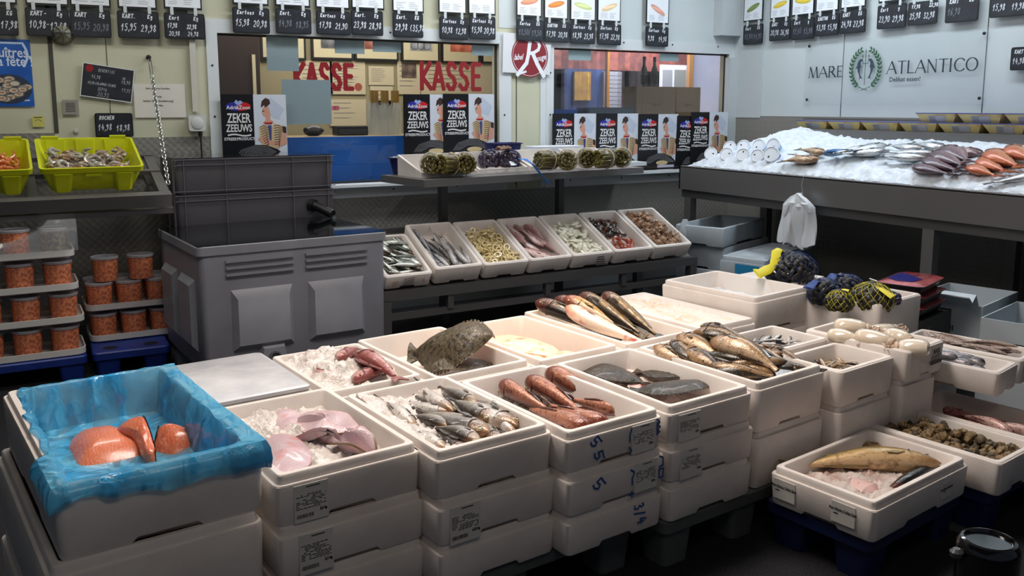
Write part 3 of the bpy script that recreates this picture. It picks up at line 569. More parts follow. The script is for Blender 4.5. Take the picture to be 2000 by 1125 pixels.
# ------------------------------------------------------------------ posters in the windows
pk=mat('poster_black',(14,14,18),.35); pw=mat('poster_pale',(206,212,222),.4); skin=mat('poster_skin',(206,150,128),.5); ptxt=mat('poster_letter',(222,222,222),.5)
def poster_protos(S=.39,H=.395):
    root=MB(); root.bb((0,-.004,0),(S,0,H)); rm=root.mesh('mussel_poster',pk,False); parts=[]
    q=MB(); q.poly([(S*.49,0),(S,0),(S,H),(S*.49,H)],-.0044); parts.append(('portrait_ground',q.mesh('portrait_ground',pw,False)))
    q=MB(); y=-.0048
    q.disc(S*.26,H*.82,S*.19,H*.07,y,20,PI/2,3*PI/2); q.cur=1; q.disc(S*.26,H*.82,S*.19,H*.07,y,20,-PI/2,PI/2); q.cur=2; q.poly([(S*.20,H*.88),(S*.24,H*.84),(S*.29,H*.84),(S*.33,H*.88),(S*.29,H*.91),(S*.26,H*.89),(S*.23,H*.92)],y-.0002)
    parts.append(('emblem',q.mesh('emblem',[mat('emb_blue',(40,40,150),.4),mat('emb_red',(190,30,34),.4),mat('emb_light',(150,170,214),.4)],False)))
    q=MB(); add_text(q,'Adri&Zoon',S*.26,H*.80,.030,1,-.0054,off=.0006); add_text(q,'ZEKER',S*.26,H*.635,.078,.60,-.0048,off=.0016); add_text(q,'ZEEUWS',S*.26,H*.485,.062,.64,-.0048,off=.0014)
    pts=[(S*(.09+.34*k/16),H*(.385+.012*math.sin(2*PI*k/16))) for k in range(17)]; q.ribbon(pts,.009,-.0048); add_text(q,'STREEKPRODUCT',S*.26,H*.325,.024,.95,-.0048,off=.0006); parts.append(('lettering',q.mesh('lettering',ptxt,False)))
    def P(l,y): return [(S*a,H*b) for a,b in l]
    q=MB(); y=-.0050
    q.poly(P([(.64,.93),(.76,.95),(.97,.78),(.88,.62),(.76,.66),(.70,.80)],0),y); parts.append(('white_cap',q.mesh('white_cap',mat('cap_lace',(186,196,214),.5),False)))
    q=MB(); y=-.0054
    q.cur=0; q.poly(P([(.63,.80),(.72,.82),(.75,.70),(.74,.62),(.80,.58),(.62,.56),(.68,.62),(.67,.66),(.64,.67),(.62,.72)],0),y)
    q.cur=1; q.poly(P([(.60,.80),(.62,.90),(.68,.95),(.74,.92),(.75,.86),(.70,.82),(.66,.80),(.66,.84)],0),y-.0002); q.poly(P([(.612,.745),(.655,.76),(.652,.735)],0),y-.0003)
    q.cur=2; q.poly(P([(.64,.575),(.78,.575),(.77,.545),(.66,.545)],0),y-.0003)
    q.cur=3; q.poly(P([(.56,.50),(.68,.56),(.73,.42),(.80,.56),(.93,.52),(.96,.40),(.86,.16),(.60,.18)],0),y-.0001)
    q.cur=4
    for k in range(9): q.ribbon(P([(.58+.008*k,.50-.036*k),(.63+.008*k,.53-.036*k),(.70,.49-.036*k)],0),.004,y-.0004); q.ribbon(P([(.80,.52-.036*k),(.87,.53-.036*k),(.93-.008*k,.48-.036*k)],0),.004,y-.0004)
    q.cur=5; q.poly(P([(.70,.53),(.76,.53),(.75,.30),(.72,.30)],0),y-.0005)
    q.cur=0; q.poly(P([(.94,.46),(.99,.42),(.99,.24),(.90,.20),(.60,.26),(.54,.32),(.58,.36),(.80,.27),(.90,.30)],0),y-.0006)
    q.cur=1; q.poly(P([(.93,.52),(.99,.50),(.99,.40),(.93,.42)],0),y-.0007)
    parts.append(('portrait',q.mesh('portrait',[skin,mat('p_hair',(58,34,30),.5),mat('p_red',(170,30,32),.5),mat('p_vest',(196,172,132),.6),mat('p_stripe',(76,52,40),.6),mat('p_blue',(60,66,120),.6)],False)))
    q=MB(); y=-.0064; q.poly(P([(.16,.05),(.26,.17),(.46,.235),(.66,.225),(.84,.16),(.97,.05),(.97,0),(.16,0)],0),y); q.cur=1
    for k in range(5): q.ribbon(P([(.18+.03*k,.04),(.28+.03*k,.155-.016*k),(.48,.215-.022*k),(.68,.20-.024*k),(.92-.03*k,.05)],0),.0022,y-.0003)
    q.cur=2; q.disc(S*.60,H*.045,S*.15,H*.045,y-.0006,18); parts.append(('mussel_picture',q.mesh('mussel_picture',[mat('p_mussel',(34,34,38),.3),mat('p_mline',(150,150,152),.5),mat('p_meat',(206,186,140),.5)],False)))
    return rm,parts
prm,prt=poster_protos()
def wposter(x,ytop,label,P=5.50,rz=0,sx=1,tilt=0):
    a=ony(x,ytop,P); o=link('mussel_poster',prm,None,T(a.x,P,a.z-.395)@RZ(rz)@RY(tilt)@Matrix.Diagonal((sx,1,1,1))); tag(o,label,'poster')
    for n,me in prt: link(n,me,o)
    return o
wposter(430,184,'ZEKER ZEEUWS poster standing alone at the left end of the cash window')
wposter(787,184,'ZEKER ZEEUWS poster partly covered, under the right KASSE lettering')
wposter(865,183,'ZEKER ZEEUWS poster at the right end of the cash window',P=5.492)
wposter(1079,222,'ZEKER ZEEUWS poster, first from the left in the right window',sx=.98)
wposter(1165,222,'ZEKER ZEEUWS poster, second from the left in the right window',P=5.494)
wposter(1247,223,'ZEKER ZEEUWS poster in front of the cardboard cartons, right window',P=5.487)
wposter(1321,226,'sagging dark ZEKER ZEEUWS poster half covered near the right window corner',P=5.482,tilt=.02)
wposter(1350,219,'ZEKER ZEEUWS poster in the far right corner of the right window',P=5.474,rz=-.12,sx=.9)
# round red quality sign
M,w,h=frame_at(981,63,1074,141,5.508); m=MB(); m.bb((0,-.002,0),(w,0,h)); o=m.build('quality_sign',paper,None,False); o.matrix_world=M@RY(.03); tag(o,'white sign with round red label Rouge emblem between the windows','sign')
rd=mat('sign_red',(136,34,44),.5); q=MB(); cx,cz=w*.56,h*.46; rx=w*.385; q.disc(cx,cz,rx,rx,-.0024,32); q.build('red_disc',rd,o,False)
q=MB(); q.ribbon([(cx+rx*.93*math.cos(2*PI*k/32),cz+rx*.93*math.sin(2*PI*k/32)) for k in range(33)],.003,-.0027)
add_text(q,'label',cx-rx*.60,cz-rx*.10,.056,.70,-.0028,off=.0012,rot=.1,shear=.3); add_text(q,'ouge',cx+rx*.64,cz-rx*.06,.056,.72,-.0028,off=.0012,rot=.25,shear=.3)
for st,wq in (([(-.02,.72),(-.10,.0),(-.18,-.35),(-.66,-.92)],.19),([(-.22,.72),(.16,.77),(.42,.66),(.50,.48),(.44,.30),(.22,.16),(-.05,.10)],.15),([(.14,.12),(.40,-.35),(.80,-.92)],.20),([(-.66,-.90),(-.20,-.74)],.10)): q.ribbon([(cx+rx*a,cz+rx*b) for a,b in st],rx*wq,-.0036)
q.build('lettering',white,o,False)
# ------------------------------------------------------------------ the clear panel with the laurel emblem
XP=5.222; a=onx(1569.5,203,XP); b=onx(1920,199,XP); tz=onx(1573,82.5,XP).z; w=a.y-b.y; h=tz-a.z
m=MB(); m.bb((0,-.005,0),(w,0,h)); o=m.build('acrylic_sign',mat('acrylic_panel',(190,200,204),.12,spec=.6,alpha=.10),None,False); o.matrix_world=T(XP,a.y,a.z)@RZ(-PI/2); tag(o,'clear wall panel lettered MARE ATLANTICO with a laurel emblem','sign')
for qx in (.025,.985):
    for qz in (.07,.93): s=MB(); s.M=T(w*qx,-.005,h*qz)@RX(PI/2); s.lathe([(.010,0),(.010,.006),(.006,.009)],14); s.build('fixing_screw',screw,o)
dk=mat('sign_dark',(38,50,60),.5); q=MB(); y=-.0062
SG={'M':[((0,0),(.12,1),0),((.12,1),(.42,0),1),((.42,0),(.72,1),0),((.72,1),(.84,0),1)],'A':[((0,0),(.40,1),0),((.40,1),(.8,0),1),((.17,.36),(.62,.36),0)],'R':[((.1,0),(.1,1),1),((.1,1),(.4,1),0),((.4,1),(.55,.77),1),((.55,.77),(.4,.5),1),((.4,.5),(.1,.5),0),((.3,.5),(.68,0),1)],'E':[((.1,0),(.1,1),1),((.1,1),(.55,1),0),((.1,.52),(.45,.52),0),((.1,0),(.58,0),0)],
'T':[((.36,0),(.36,1),1),((.02,1),(.7,1),0)],'L':[((.1,0),(.1,1),1),((.1,0),(.56,0),0)],'N':[((.1,0),(.1,1),0),((.1,1),(.72,0),1),((.72,0),(.72,1),0)],'I':[((.12,0),(.12,1),1)]}
SER={'M':[(0,0),(.12,1),(.72,1),(.84,0)],'A':[(0,0),(.8,0)],'R':[(.1,0),(.1,1),(.68,0)],'E':[(.1,0),(.1,1)],'T':[(.36,0)],'L':[(.1,0),(.1,1)],'N':[(.1,0),(.1,1),(.72,1)],'I':[(.12,0),(.12,1)]}
WD={'M':.98,'A':.90,'R':.80,'E':.72,'T':.80,'L':.70,'N':.92,'I':.38,'C':.86,'O':1.02}
def serif(mb,txt,x,z,H,end=None):
    tot=sum(WD[c] for c in txt); s=H if end is None else (end-x)/tot
    for c in txt:
        if c in 'CO':
            r0,r1=(.0,2*PI) if c=='O' else (.22*PI,1.78*PI); n=22; cx,cz=x+.45*s,z+.5*H
            for k in range(n):
                t0,t1=r0+(r1-r0)*k/n,r0+(r1-r0)*(k+1)/n; wd=H*(.055+.08*abs(math.cos((t0+t1)/2)))
                mb.ribbon([(cx+.40*s*math.cos(t0),cz+.5*H*math.sin(t0)),(cx+.40*s*math.cos(t1),cz+.5*H*math.sin(t1))],wd,y)
        else:
            for p0,p1,k in SG[c]: mb.ribbon([(x+p0[0]*s,z+p0[1]*H),(x+p1[0]*s,z+p1[1]*H)],H*(.14 if k else .065),y)
            for px,pz in SER[c]: mb.ribbon([(x+(px-.08)*s,z+pz*H),(x+(px+.08)*s,z+pz*H)],H*.045,y-.0001)
        x+=WD[c]*s
def pl2(px,py): v=onx(px,py,XP); return (a.y-v.y, v.z-a.z)
x0,z0=pl2(1581,152); x1,_=pl2(1650,150); hM=pl2(1581,132)[1]-z0
serif(q,'MARE',x0,z0,hM,x1); x0,z0=pl2(1733,144); x1,_=pl2(1914,140); serif(q,'ATLANTICO',x0,z0,hM*1.05,x1)
xs,zs=pl2(1768,155); add_text(q,'Delikat essen!',xs,zs,.042,1,y,off=.0006); q.build('lettering',dk,o,False)
ex,ez=pl2(1691,134); er=pl2(1691,92)[1]-ez
q=MB(); 
for sd in (-1,1):
    for k in range(12):
        t=R(-62+k*11.5); cx=ex+sd*er*.80*math.cos(t); cz=ez+er*.92*math.sin(t)
        for off,tt in ((.10,.65),(-.10,-.55)):
            d=t+PI/2+tt; dx,dz=math.cos(d)*sd,math.sin(d); L=er*.24; W=er*.055; nx,nz=-dz,dx
            q.poly([(cx,cz),(cx+dx*L*.5+nx*W,cz+dz*L*.5+nz*W),(cx+dx*L,cz+dz*L),(cx+dx*L*.5-nx*W,cz+dz*L*.5-nz*W)],y)
    q.ribbon([(ex+sd*er*.80*math.cos(R(-75+k*12)),ez+er*.92*math.sin(R(-75+k*12))) for k in range(12)],.003,y-.0001); q.ribbon([(ex+sd*er*.30,ez-er*.86),(ex-sd*er*.18,ez-er*1.02)],.004,y)
q.build('laurel_wreath',mat('laurel_green',(40,92,58),.5),o,False)
q=MB(); q.ribbon([(ex,ez-er*.75),(ex,ez+er*.85)],.005,y-.0002)
for sd in (-1,1): q.ribbon([(ex,ez+er*.22),(ex+sd*er*.13,ez+er*.24),(ex+sd*er*.17,ez+er*.34),(ex+sd*er*.17,ez+er*.62)],.0045,y-.0002); q.poly([(ex+sd*er*.13,ez+er*.55),(ex+sd*er*.21,ez+er*.55),(ex+sd*er*.17,ez+er*.68)],y-.0003)
q.poly([(ex-er*.04,ez+er*.75),(ex+er*.04,ez+er*.75),(ex,ez+er*.92)],y-.0003); q.build('trident',mat('trident_green',(56,96,84),.5),o,False)
for sd in (-1,1):
    q=MB(); dp=[(.14,.38),(.22,.46),(.34,.44),(.44,.30),(.48,.12),(.56,.02),(.45,.02),(.42,-.12),(.34,-.28),(.30,-.40),(.36,-.52),(.26,-.44),(.14,-.46),(.24,-.34),(.30,-.18),(.30,0),(.24,.10),(.28,.20),(.24,.34)]
    q.poly([(ex+sd*er*u,ez+er*v) for u,v in dp],y-.0001); q.build('dolphin',mat('dolphin_grey',(52,72,86),.5),o,False)
# ------------------------------------------------------------------ grey fish bin brimming with water, and the crates behind it
bing=mat('bin_grey',(146,148,156),.42,c2=(134,136,144),ns=4); water=mat('dark_water',(10,12,14),.03,spec=.7,coat=.5); crg=mat('crate_grey',(104,102,108),.45); blk=mat('black_plastic',(20,20,22),.4)
BM=T(.735,4.21,0)@RZ(R(4)); w,d,h=.965,.80,.72
o=empty('fish_bin',BM,'large grey plastic bin brimming with dark water by the back wall','bin')
b=MB(); b.M=T(w/2,d/2,0)
b.loft([rrect(w-.05,d-.05,.03,.10),rrect(w-.03,d-.03,.03,.12),rrect(w-.02,d-.02,.03,h-.05),rrect(w,d,.03,h-.045),rrect(w,d,.03,h-.006),rrect(w-.008,d-.008,.028,h-.002),rrect(w-.016,d-.016,.02,h-.002),rrect(w-.02,d-.02,.02,h-.03)],True,False); b.build('bin_body',bing,o)
b=MB(); b.M=T(w/2,d/2,0); b.loft([rrect(w-.018,d-.018,.02,h-.02),rrect(w-.008,d-.008,.02,h)],False,True); b.build('water_surface',water,o)
for x0 in (.15,.53):
    b=MB(); b.M=T(x0,-.0,0); 
    b.loft([[(0,.012,.20),(.30,.012,.20),(.30,.012,.50),(0,.012,.50)],[(.025,-.018,.23),(.275,-.018,.23),(.275,-.018,.455),(.025,-.018,.455)]],False,True); b.build('raised_panel',bing,o)
for x0 in (.13,.52):
    for k in range(3): b=MB(); b.bb((x0,-.006,.57+k*.032),(x0+.33,.012,.580+k*.032)); b.build('groove_rib',bing,o)
for y0 in (.10,.44):
    b=MB(); b.loft([[(.012,y0,.20),(.012,y0,.55),(.012,y0+.26,.55),(.012,y0+.26,.20)],[(-.014,y0+.02,.23),(-.014,y0+.02,.52),(-.014,y0+.24,.52),(-.014,y0+.24,.23)]],False,True); b.build('side_panel',bing,o)
b=MB(); b.loft([[(.26,.012,.10),(.42,.012,.10),(.40,.012,.22),(.28,.012,.22)],[(.27,-.02,.10),(.41,-.02,.10),(.39,-.02,.20),(.29,-.02,.20)]],False,True); b.build('drain_bracket',bing,o)
b=MB(); b.M=T(.34,-.02,.155)@RX(PI/2); b.lathe([(.030,0),(.030,.012),(.022,.012),(.022,.002)],20,False,True); b.build('drain_plug',crg,o)
for i in (0,1):
    for j in (0,1): b=MB(); b.bb((.03+i*(w-.22),.03+j*(d-.2),0),(.19+i*(w-.22),.17+j*(d-.2),.11)); b.build('leg',bing,o)
def crate(M,w,d,h,label,water_=False,mt=None,group=None,z=0):
    o=empty('plastic_crate',M,label,'crate',group); b=MB(); b.M=T(w/2,d/2,0)
    b.loft([rrect(w-.04,d-.04,.02,0),rrect(w-.03,d-.03,.02,.01),rrect(w-.012,d-.012,.022,h-.035),rrect(w-.012,d-.012,.022,h-.002),rrect(w-.03,d-.03,.02,h-.002),rrect(w-.05,d-.05,.02,.02)],True,True); b.build('crate_body',mt or crg,o)
    r=MB()
    for zz in (.018,h-.035,h-.006): r.bb((0,-.004,zz-.002),(w,.006,zz+.002))
    for fx in (.055,.30,.72,.95): r.bb((w*fx-.002,-.003,.005),(w*fx+.002,.008,h-.005))
    for fy in (.1,.5,.9): r.bb((-.003,d*fy-.002,.005),(.008,d*fy+.002,h-.005))
    r.build('ribs',mt or crg,o,False)
    if water_: b=MB(); b.M=T(w/2,d/2,0); b.loft([rrect(w-.03,d-.03,.02,h-.02),rrect(w-.014,d-.014,.02,h+.003)],False,True); b.build('water_surface',water,o)
    return o
TM=T(.785,5.03,0)@RZ(R(1.5))
crate(TM@T(0,0,.885),.90,.42,.195,'upper grey crate full of water beside the cash window',True)
cr=crate(TM@T(0,0,.69),.90,.42,.195,'lower grey crate with a black spout over the bin')
b=MB(); b.M=T(.755,0,.10)@RX(R(12))@RZ(R(32)); b.tube([(0,.01,0),(0,-.02,0)],[.036,.036],20); b.tube([(0,-.02,0),(0,-.05,-.002),(0,-.15,-.02)],[.028,.026,.026],20); b.build('spout',blk,cr)
b=MB(); b.M=T(.755,0,.10)@RX(R(12))@RZ(R(32)); rg=random.Random(2)
b.tube([(.0,-.15,-.03),(.002,-.16,-.045),(.004,-.165,-.07),(.0,-.17,-.09)],[.012,.015,.012,.016],8); b.build('water_jet',mat('water_clear',(220,235,240),.05,trans=.9),cr)
crate(TM@T(0,0,.345),.90,.42,.345,'tall grey crate standing behind the water bin, second from the floor'); crate(TM,.90,.42,.345,'tall grey crate on the floor behind the water bin')
# ------------------------------------------------------------------ sloping crate rack on the left wall
RM=T(-.62,4.86,.905)@RX(R(17)); o=empty('crate_rack',RM,'sloping stainless rack on the left wall carrying two yellow crates','rack')
L=1.36
def part(name,boxes,m,p,sm=False):
    b=MB()
    for a,c in boxes: b.bb(a,c)
    return b.build(name,m,p,sm)
part('front_channel',[((0,-.01,-.005),(L,.03,.012)),((0,-.02,-.055),(L,-.01,.012))],steel,o); part('lower_bar',[((0,-.005,-.10),(L+.01,.02,-.07))],steel,o)
for y in (.35,.60): part('cross_bar',[((0,y,-.02),(L,y+.03,.005))],steel,o)
for x in (0,.7,L-.05): part('side_bar',[((x,.03,-.03),(x+.05,.62,-.001))],steel,o)
for x in (.05,L-.06): part('bracket',[((x,.30,-.12),(x+.03,.69,-.09))],steel,o)
yel=mat('crate_yellow',(222,226,24),.4,c2=(206,212,20),ns=5)
def ycrate(lx,label,w=.47,d=.46,h=.135):
    M=RM@T(lx,.045,.012); o=empty('yellow_crate',M,label,'crate','yellow prawn crates on the sloping rack')
    b=MB(); b.M=T(w/2,d/2,0)
    b.loft([rrect(w-.10,d-.10,.02,0),rrect(w-.09,d-.09,.02,.006),rrect(w-.02,d-.02,.025,h-.03),rrect(w-.02,d-.02,.025,h-.028),rrect(w,d,.025,h-.026),rrect(w+.004,d+.004,.025,h),rrect(w-.020,d-.020,.022,h),rrect(w-.03,d-.03,.022,h-.02),rrect(w-.10,d-.10,.02,.012)]); b.build('crate_body',yel,o)
    for x0 in (.06,.20,.34):
        r=MB(); r.loft([[(x0,.028,.005),(x0+.075,.028,.005),(x0+.085,.004,h-.03),(x0-.01,.004,h-.03)],[(x0+.012,.012,.004),(x0+.063,.012,.004),(x0+.07,-.006,h-.03),(x0+.005,-.006,h-.03)]],True,True) if x0!=.20 else r.bb((x0,.0,h-.045),(x0+.075,.012,h-.032)); r.build('rib',yel,o,False)
    for x0 in (.05,.19,.33): r=MB(); r.loft([[(x0,d-.045,.015),(x0+.09,d-.045,.015),(x0+.10,d-.008,h-.01),(x0-.01,d-.008,h-.01)],[(x0+.01,d-.055,.015),(x0+.08,d-.055,.015),(x0+.09,d-.02,h-.004),(x0,d-.02,h-.004)]],True,True); r.build('inner_rib',yel,o,False)
    for x0 in (.03,.36): r=MB(); r.bb((x0,d-.012,h-.001),(x0+.08,d+.004,h+.012)); r.build('stacking_lug',yel,o,False)
    return M,w,d,h
YC=[ycrate(.265,'yellow crate of cooked orange prawns at the left edge'),ycrate(.765,'yellow crate of raw grey prawns, right one on the rack')]
# ------------------------------------------------------------------ upper shelf
SM=T(2.02,4.52,.955)@RZ(R(8.2)); o=empty('upper_shelf',SM,'narrow stainless shelf in front of the windows holding razor clam trays','shelf')
part('shelf_top',[((0,0,-.006),(1.735,.48,0)),((0,-.004,-.042),(1.735,.0,.0)),((-.004,-.004,-.042),(0,.48,0))],steel,o)
for lx in (.375,1.335): part('post',[((lx,.40,-.953),(lx+.045,.445,-.006))],dsteel,o)
def ftray(p0,w,label,d=.26,hf=.030,hb=.122,a=8.2):
    q=onz(p0[0],p0[1],.958); o=empty('foam_tray',T(q.x,q.y,.956)@RZ(R(a)),label,'foam tray'); t=.016
    b=MB()
    for x in (0,w-t): b.loft([[(x,0,0),(x+t,0,0),(x+t,d,0),(x,d,0)],[(x,0,hf),(x+t,0,hf),(x+t,d,hb),(x,d,hb)]])
    b.bb((t,d-t,0),(w-t,d,hb)); b.bb((t,0,0),(w-t,t,hf)); b.bb((t,t,0),(w-t,d-t,.012))
    for k in range(4): b.bb((w*(.15+.22*k),-.003,0),(w*(.15+.22*k)+.05,0,.012))
    b.build('tray_body',eps,o,False); return o
FT=[ftray((823,347.6),.385,'cut foam tray of razor clam bundles, leftmost on the upper shelf'),ftray((936,340),.375,'cut foam tray holding the net of purple clams'),ftray((1037,334),.36,'cut foam tray with a lying razor clam bundle'),ftray((1141,329.5),.335,'cut foam tray of razor clam bundles, rightmost on the upper shelf')]
# ------------------------------------------------------------------ lower sloping shelf with seven boxes
LM=T(1.69,4.36,.38)@RZ(R(1.4)); o=empty('lower_shelf',LM,'long stainless shelf holding seven tilted fish boxes','shelf'); LL=2.24
part('front_bar',[((0,0,-.055),(LL,.05,-.003))],dsteel,o); part('lower_rail',[((0,.02,-.165),(LL,.05,-.13))],dsteel,o)
part('back_bar',[((0,.56,.22),(LL,.60,.26))],dsteel,o)
b=MB(); b.M=T(0,.05,-.015)@RX(R(25.5)); b.bb((0,0,-.006),(LL,.58,0)); b.build('sloping_plate',steel,o,False)
for x in (0,.40,1.05,1.62,LL-.05): part('short_upright',[((x,.01,-.135),(x+.035,.045,-.05))],dsteel,o)
for x in (0,LL-.06): part('leg',[((x,.0,-.38),(x+.055,.05,-.05))],dsteel,o); part('leg',[((x,.55,-.38),(x+.055,.60,.22))],dsteel,o)
def lbox(k,x,w,label,y=.03,z=.385,h=.098,d=.46,p=26,rz=1.4):
    q=LM@Vector((x,y,0)); f=foam(k,q.x,q.y,z+h,h,w,d,label,a=rz,lip=.004,pitch=p); return f
lbox('lherr',.02,.285,'tilted foam box of small silver herrings, lowest and leftmost on the long shelf',d=.40,h=.085)
lbox('lbass',.315,.30,'tilted foam box of dark slim hake on the long shelf',h=.105); lbox('lring',.625,.30,'tilted foam box of cream squid rings on the long shelf')
lbox('lpink',.93,.30,'tilted foam box of pinkish gurnard fish on the long shelf'); lbox('ltube',1.235,.305,'tilted foam box of small white squid tubes on the long shelf')
lbox('lmuss',1.55,.31,'tilted foam box with a few crabs and prawns, second from the right on the shelf'); lbox('lbaby',1.87,.315,'tilted foam box of beige baby octopus, rightmost on the long shelf')
mm=MB(); mm.M=T(-.10,-BOX['lherr'].d/2-.0018,.02); hand(mm,'TP',0,0,.03,.004); hand(mm,'4',.18,0.01,.026,.004); mm.build('marker_writing',mat('marker_orange',(196,140,80),.6),BOX['lherr'].o,False)
mm=MB(); mm.M=T(.03,-BOX['ltube'].d/2-.0018,.012)
for k in range(4): mm.poly([(0,.018*k),(.08-.01*k,.018*k),(.08-.01*k,.018*k+.008),(0,.018*k+.008)],0)
mm.build('black_printing',inkg,BOX['ltube'].o,False)
mm=MB(); mm.M=T(-.03,-BOX['lherr'].d/2-.0018,.02)
for k in range(4): mm.ribbon([(0,.012*k+.004),(.06,.012*k+.012)],.004)
mm.build('stamp',inkg,BOX['lherr'].o,False)
# ------------------------------------------------------------------ stainless ice counter along the right wall
CX,CY=4.30,5.06; o=empty('ice_counter',T(CX,-.6,0),'long stainless counter heaped with ice along the right wall','counter'); CL=CY+.6
part('front_panel',[((0,0,.76),(.012,CL,.925)),((0,0,.92),(.03,CL,.93))],steel,o); part('lower_rail',[((.03,0,.70),(.08,CL,.755))],dsteel,o); part('basin',[((.012,0,.76),(.92,CL-.012,.80))],dsteel,o); part('end_panel',[((0,CL-.012,.76),(.92,CL,.93))],steel,o)
yl=onx(1806,430,CX).y+.6
for y in (CL-.10,yl-.04,yl-2.0): part('leg',[((.03,y,0),(.085,y+.07,.70))],steel,o); part('leg',[((.80,y,0),(.86,y+.07,.76))],steel,o)
o=empty('wall_ledge',T(4.96,-.6,1.19),'stainless ledge above the counter ice carrying cheese coloured trays','shelf'); part('ledge_top',[((0,0,.0),(.268,5.05,.012)),((0,0,-.05),(.006,5.05,0))],steel,o)
part('upstand',[((.258,0,.012),(.268,5.35,.085))],steel,o)
def hill(x,y,z,s,f): return s*noise.noise(Vector((x*f,y*f,z)))
def ice_z(x,y):
    u=(x-CX)/.64; v=(CY-y)
    base=.955+.185*min(1,max(0,u))**.85
    if v<.9: base+=.09*max(0,u)*(1-abs(v-.45)/.5 if abs(v-.45)<.5 else 0)
    fr_=min(1,max(0,(x-CX-.03)/.07))**.6; base=.925+(base-.925)*fr_; edge=min(1,max(0,v-.02)/(.10+.45*max(0,u))); base=.93+(base-.93)*edge
    n=hill(x,y,1,.022,4)+hill(x,y,5,.010,14)
    m=.006+.030*math.exp(-((x-4.52)**2/.012+((y-3.70)**2)/.02)) # a loose mound
    return base+(n*.9+m)*min(1,max(.15,u*2.5))
ice=mat('crushed_ice',(238,243,248),.3,c2=(218,226,236),ns=26,bump=1,bs=95,sss=.2,spec=.6)
def heap(name,M,nx,ny,fx,z0,mt,label,rough=.006,parent=None,seed=0,cat='ice'):
    # a closed heap of crushed ice: fx(i/nx, j/ny) gives a local point on its surface
    m=MB(); top=[[None]*(ny+1) for _ in range(nx+1)]; rg=random.Random(seed)
    for i in range(nx+1):
        for j in range(ny+1):
            q=Vector(fx(i/nx,j/ny)); 
            if 0<i<nx and 0<j<ny: q+=Vector((rg.uniform(-1,1)*.5,rg.uniform(-1,1)*.5,rg.uniform(-1,1)))*rough
            top[i][j]=m.p(q)
    for i in range(nx):
        for j in range(ny): m.face((top[i][j],top[i+1][j],top[i+1][j+1],top[i][j+1]))
    ring=[(i,0) for i in range(nx)]+[(nx,j) for j in range(ny)]+[(i,ny) for i in range(nx,0,-1)]+[(0,j) for j in range(ny,0,-1)]
    bot=[m.p(m.v[top[i][j]].x,m.v[top[i][j]].y,z0) for i,j in ring]
    for k in range(len(ring)): a=ring[k]; b=ring[(k+1)%len(ring)]; m.face((top[a[0]][a[1]],bot[k],bot[(k+1)%len(ring)],top[b[0]][b[1]]))
    m.face(list(reversed(bot))); o=m.build(name,mt,parent); o.matrix_world=M; 
    if parent is None: tag(o,label,cat,kind='stuff')
    return o
def cf(s,t):
    x=CX+.035+s*.622; y=CY-.03-t*3.1; return (x,y,ice_z(x,y)+ .012*noise.noise(Vector((x*30,y*30,2))))
heap('crushed_ice',Matrix(),46,190,cf,.801,ice,'crushed ice heaped along the stainless counter')
def onice(px,py,dz=0):
    for k in range(66):
        q=onx(px,py,CX+.03+.0095*k)
        if q.z<=ice_z(q.x,q.y)+dz: return q
    return q
# white lidded tubs on the counter ice
lidm=mat('lid_white',(228,232,238),.35); tubb=mat('tub_blue',(40,60,170),.4); tubc=mat('tub_cyan',(150,190,220),.4)
def wtub(px,py,r,label,blue,i):
    q=onx(px,py,4.40 if i>4 or i==0 else 4.50); d=(EP-q).normalized(); ax=Vector((d.x*.8-.34,d.y*.8+.12,.36)).normalized(); M=T(q)@ax.to_track_quat('Z','Y').to_matrix().to_4x4()@RZ(i*1.3)
    o=empty('plastic_tub',M,label,'tub','white lidded tubs on the ice')
    b=MB(); b.lathe([(r*.80,-.085),(r*.93,-.006)],22); b.build('tub_body',tubb if blue else tubc,o)
    b=MB(); b.lathe([(r,-.012),(r*1.03,0),(r,.005),(r*.9,.006),(r*.86,.001),(r*.4,.002)],26); b.build('tub_lid',lidm,o)
    b=MB(); b.M=RX(PI/2); b.bb((r*.2,.002,-.002),(r*.45,.004,.004)); 
    b.M=Matrix(); b.v=[]; b.f=[]; b.mi=[]; b.bb((r*.3,-.004,.0022),(r*.55,.004,.0034)); b.build('date_print',ink,o,False)
WT=[(1388,300,.046,'leftmost'),(1425,288,.047,'first of the rear row'),(1452,286,.047,'second of the rear row'),(1482,284,.045,'third of the rear row'),(1510,282,.044,'last of the rear row, half hidden'),(1419,301,.048,'second in the front row'),(1451,302,.046,'third in the front row'),(1479,304,.046,'fourth in the front row'),(1506,301,.053,'largest and nearest the fish, in the front row')]
for i,q in enumerate(WT): wtub(q[0],q[1],q[2],'white lidded tub tilted on the ice, '+q[3],i in (0,5,8),i)
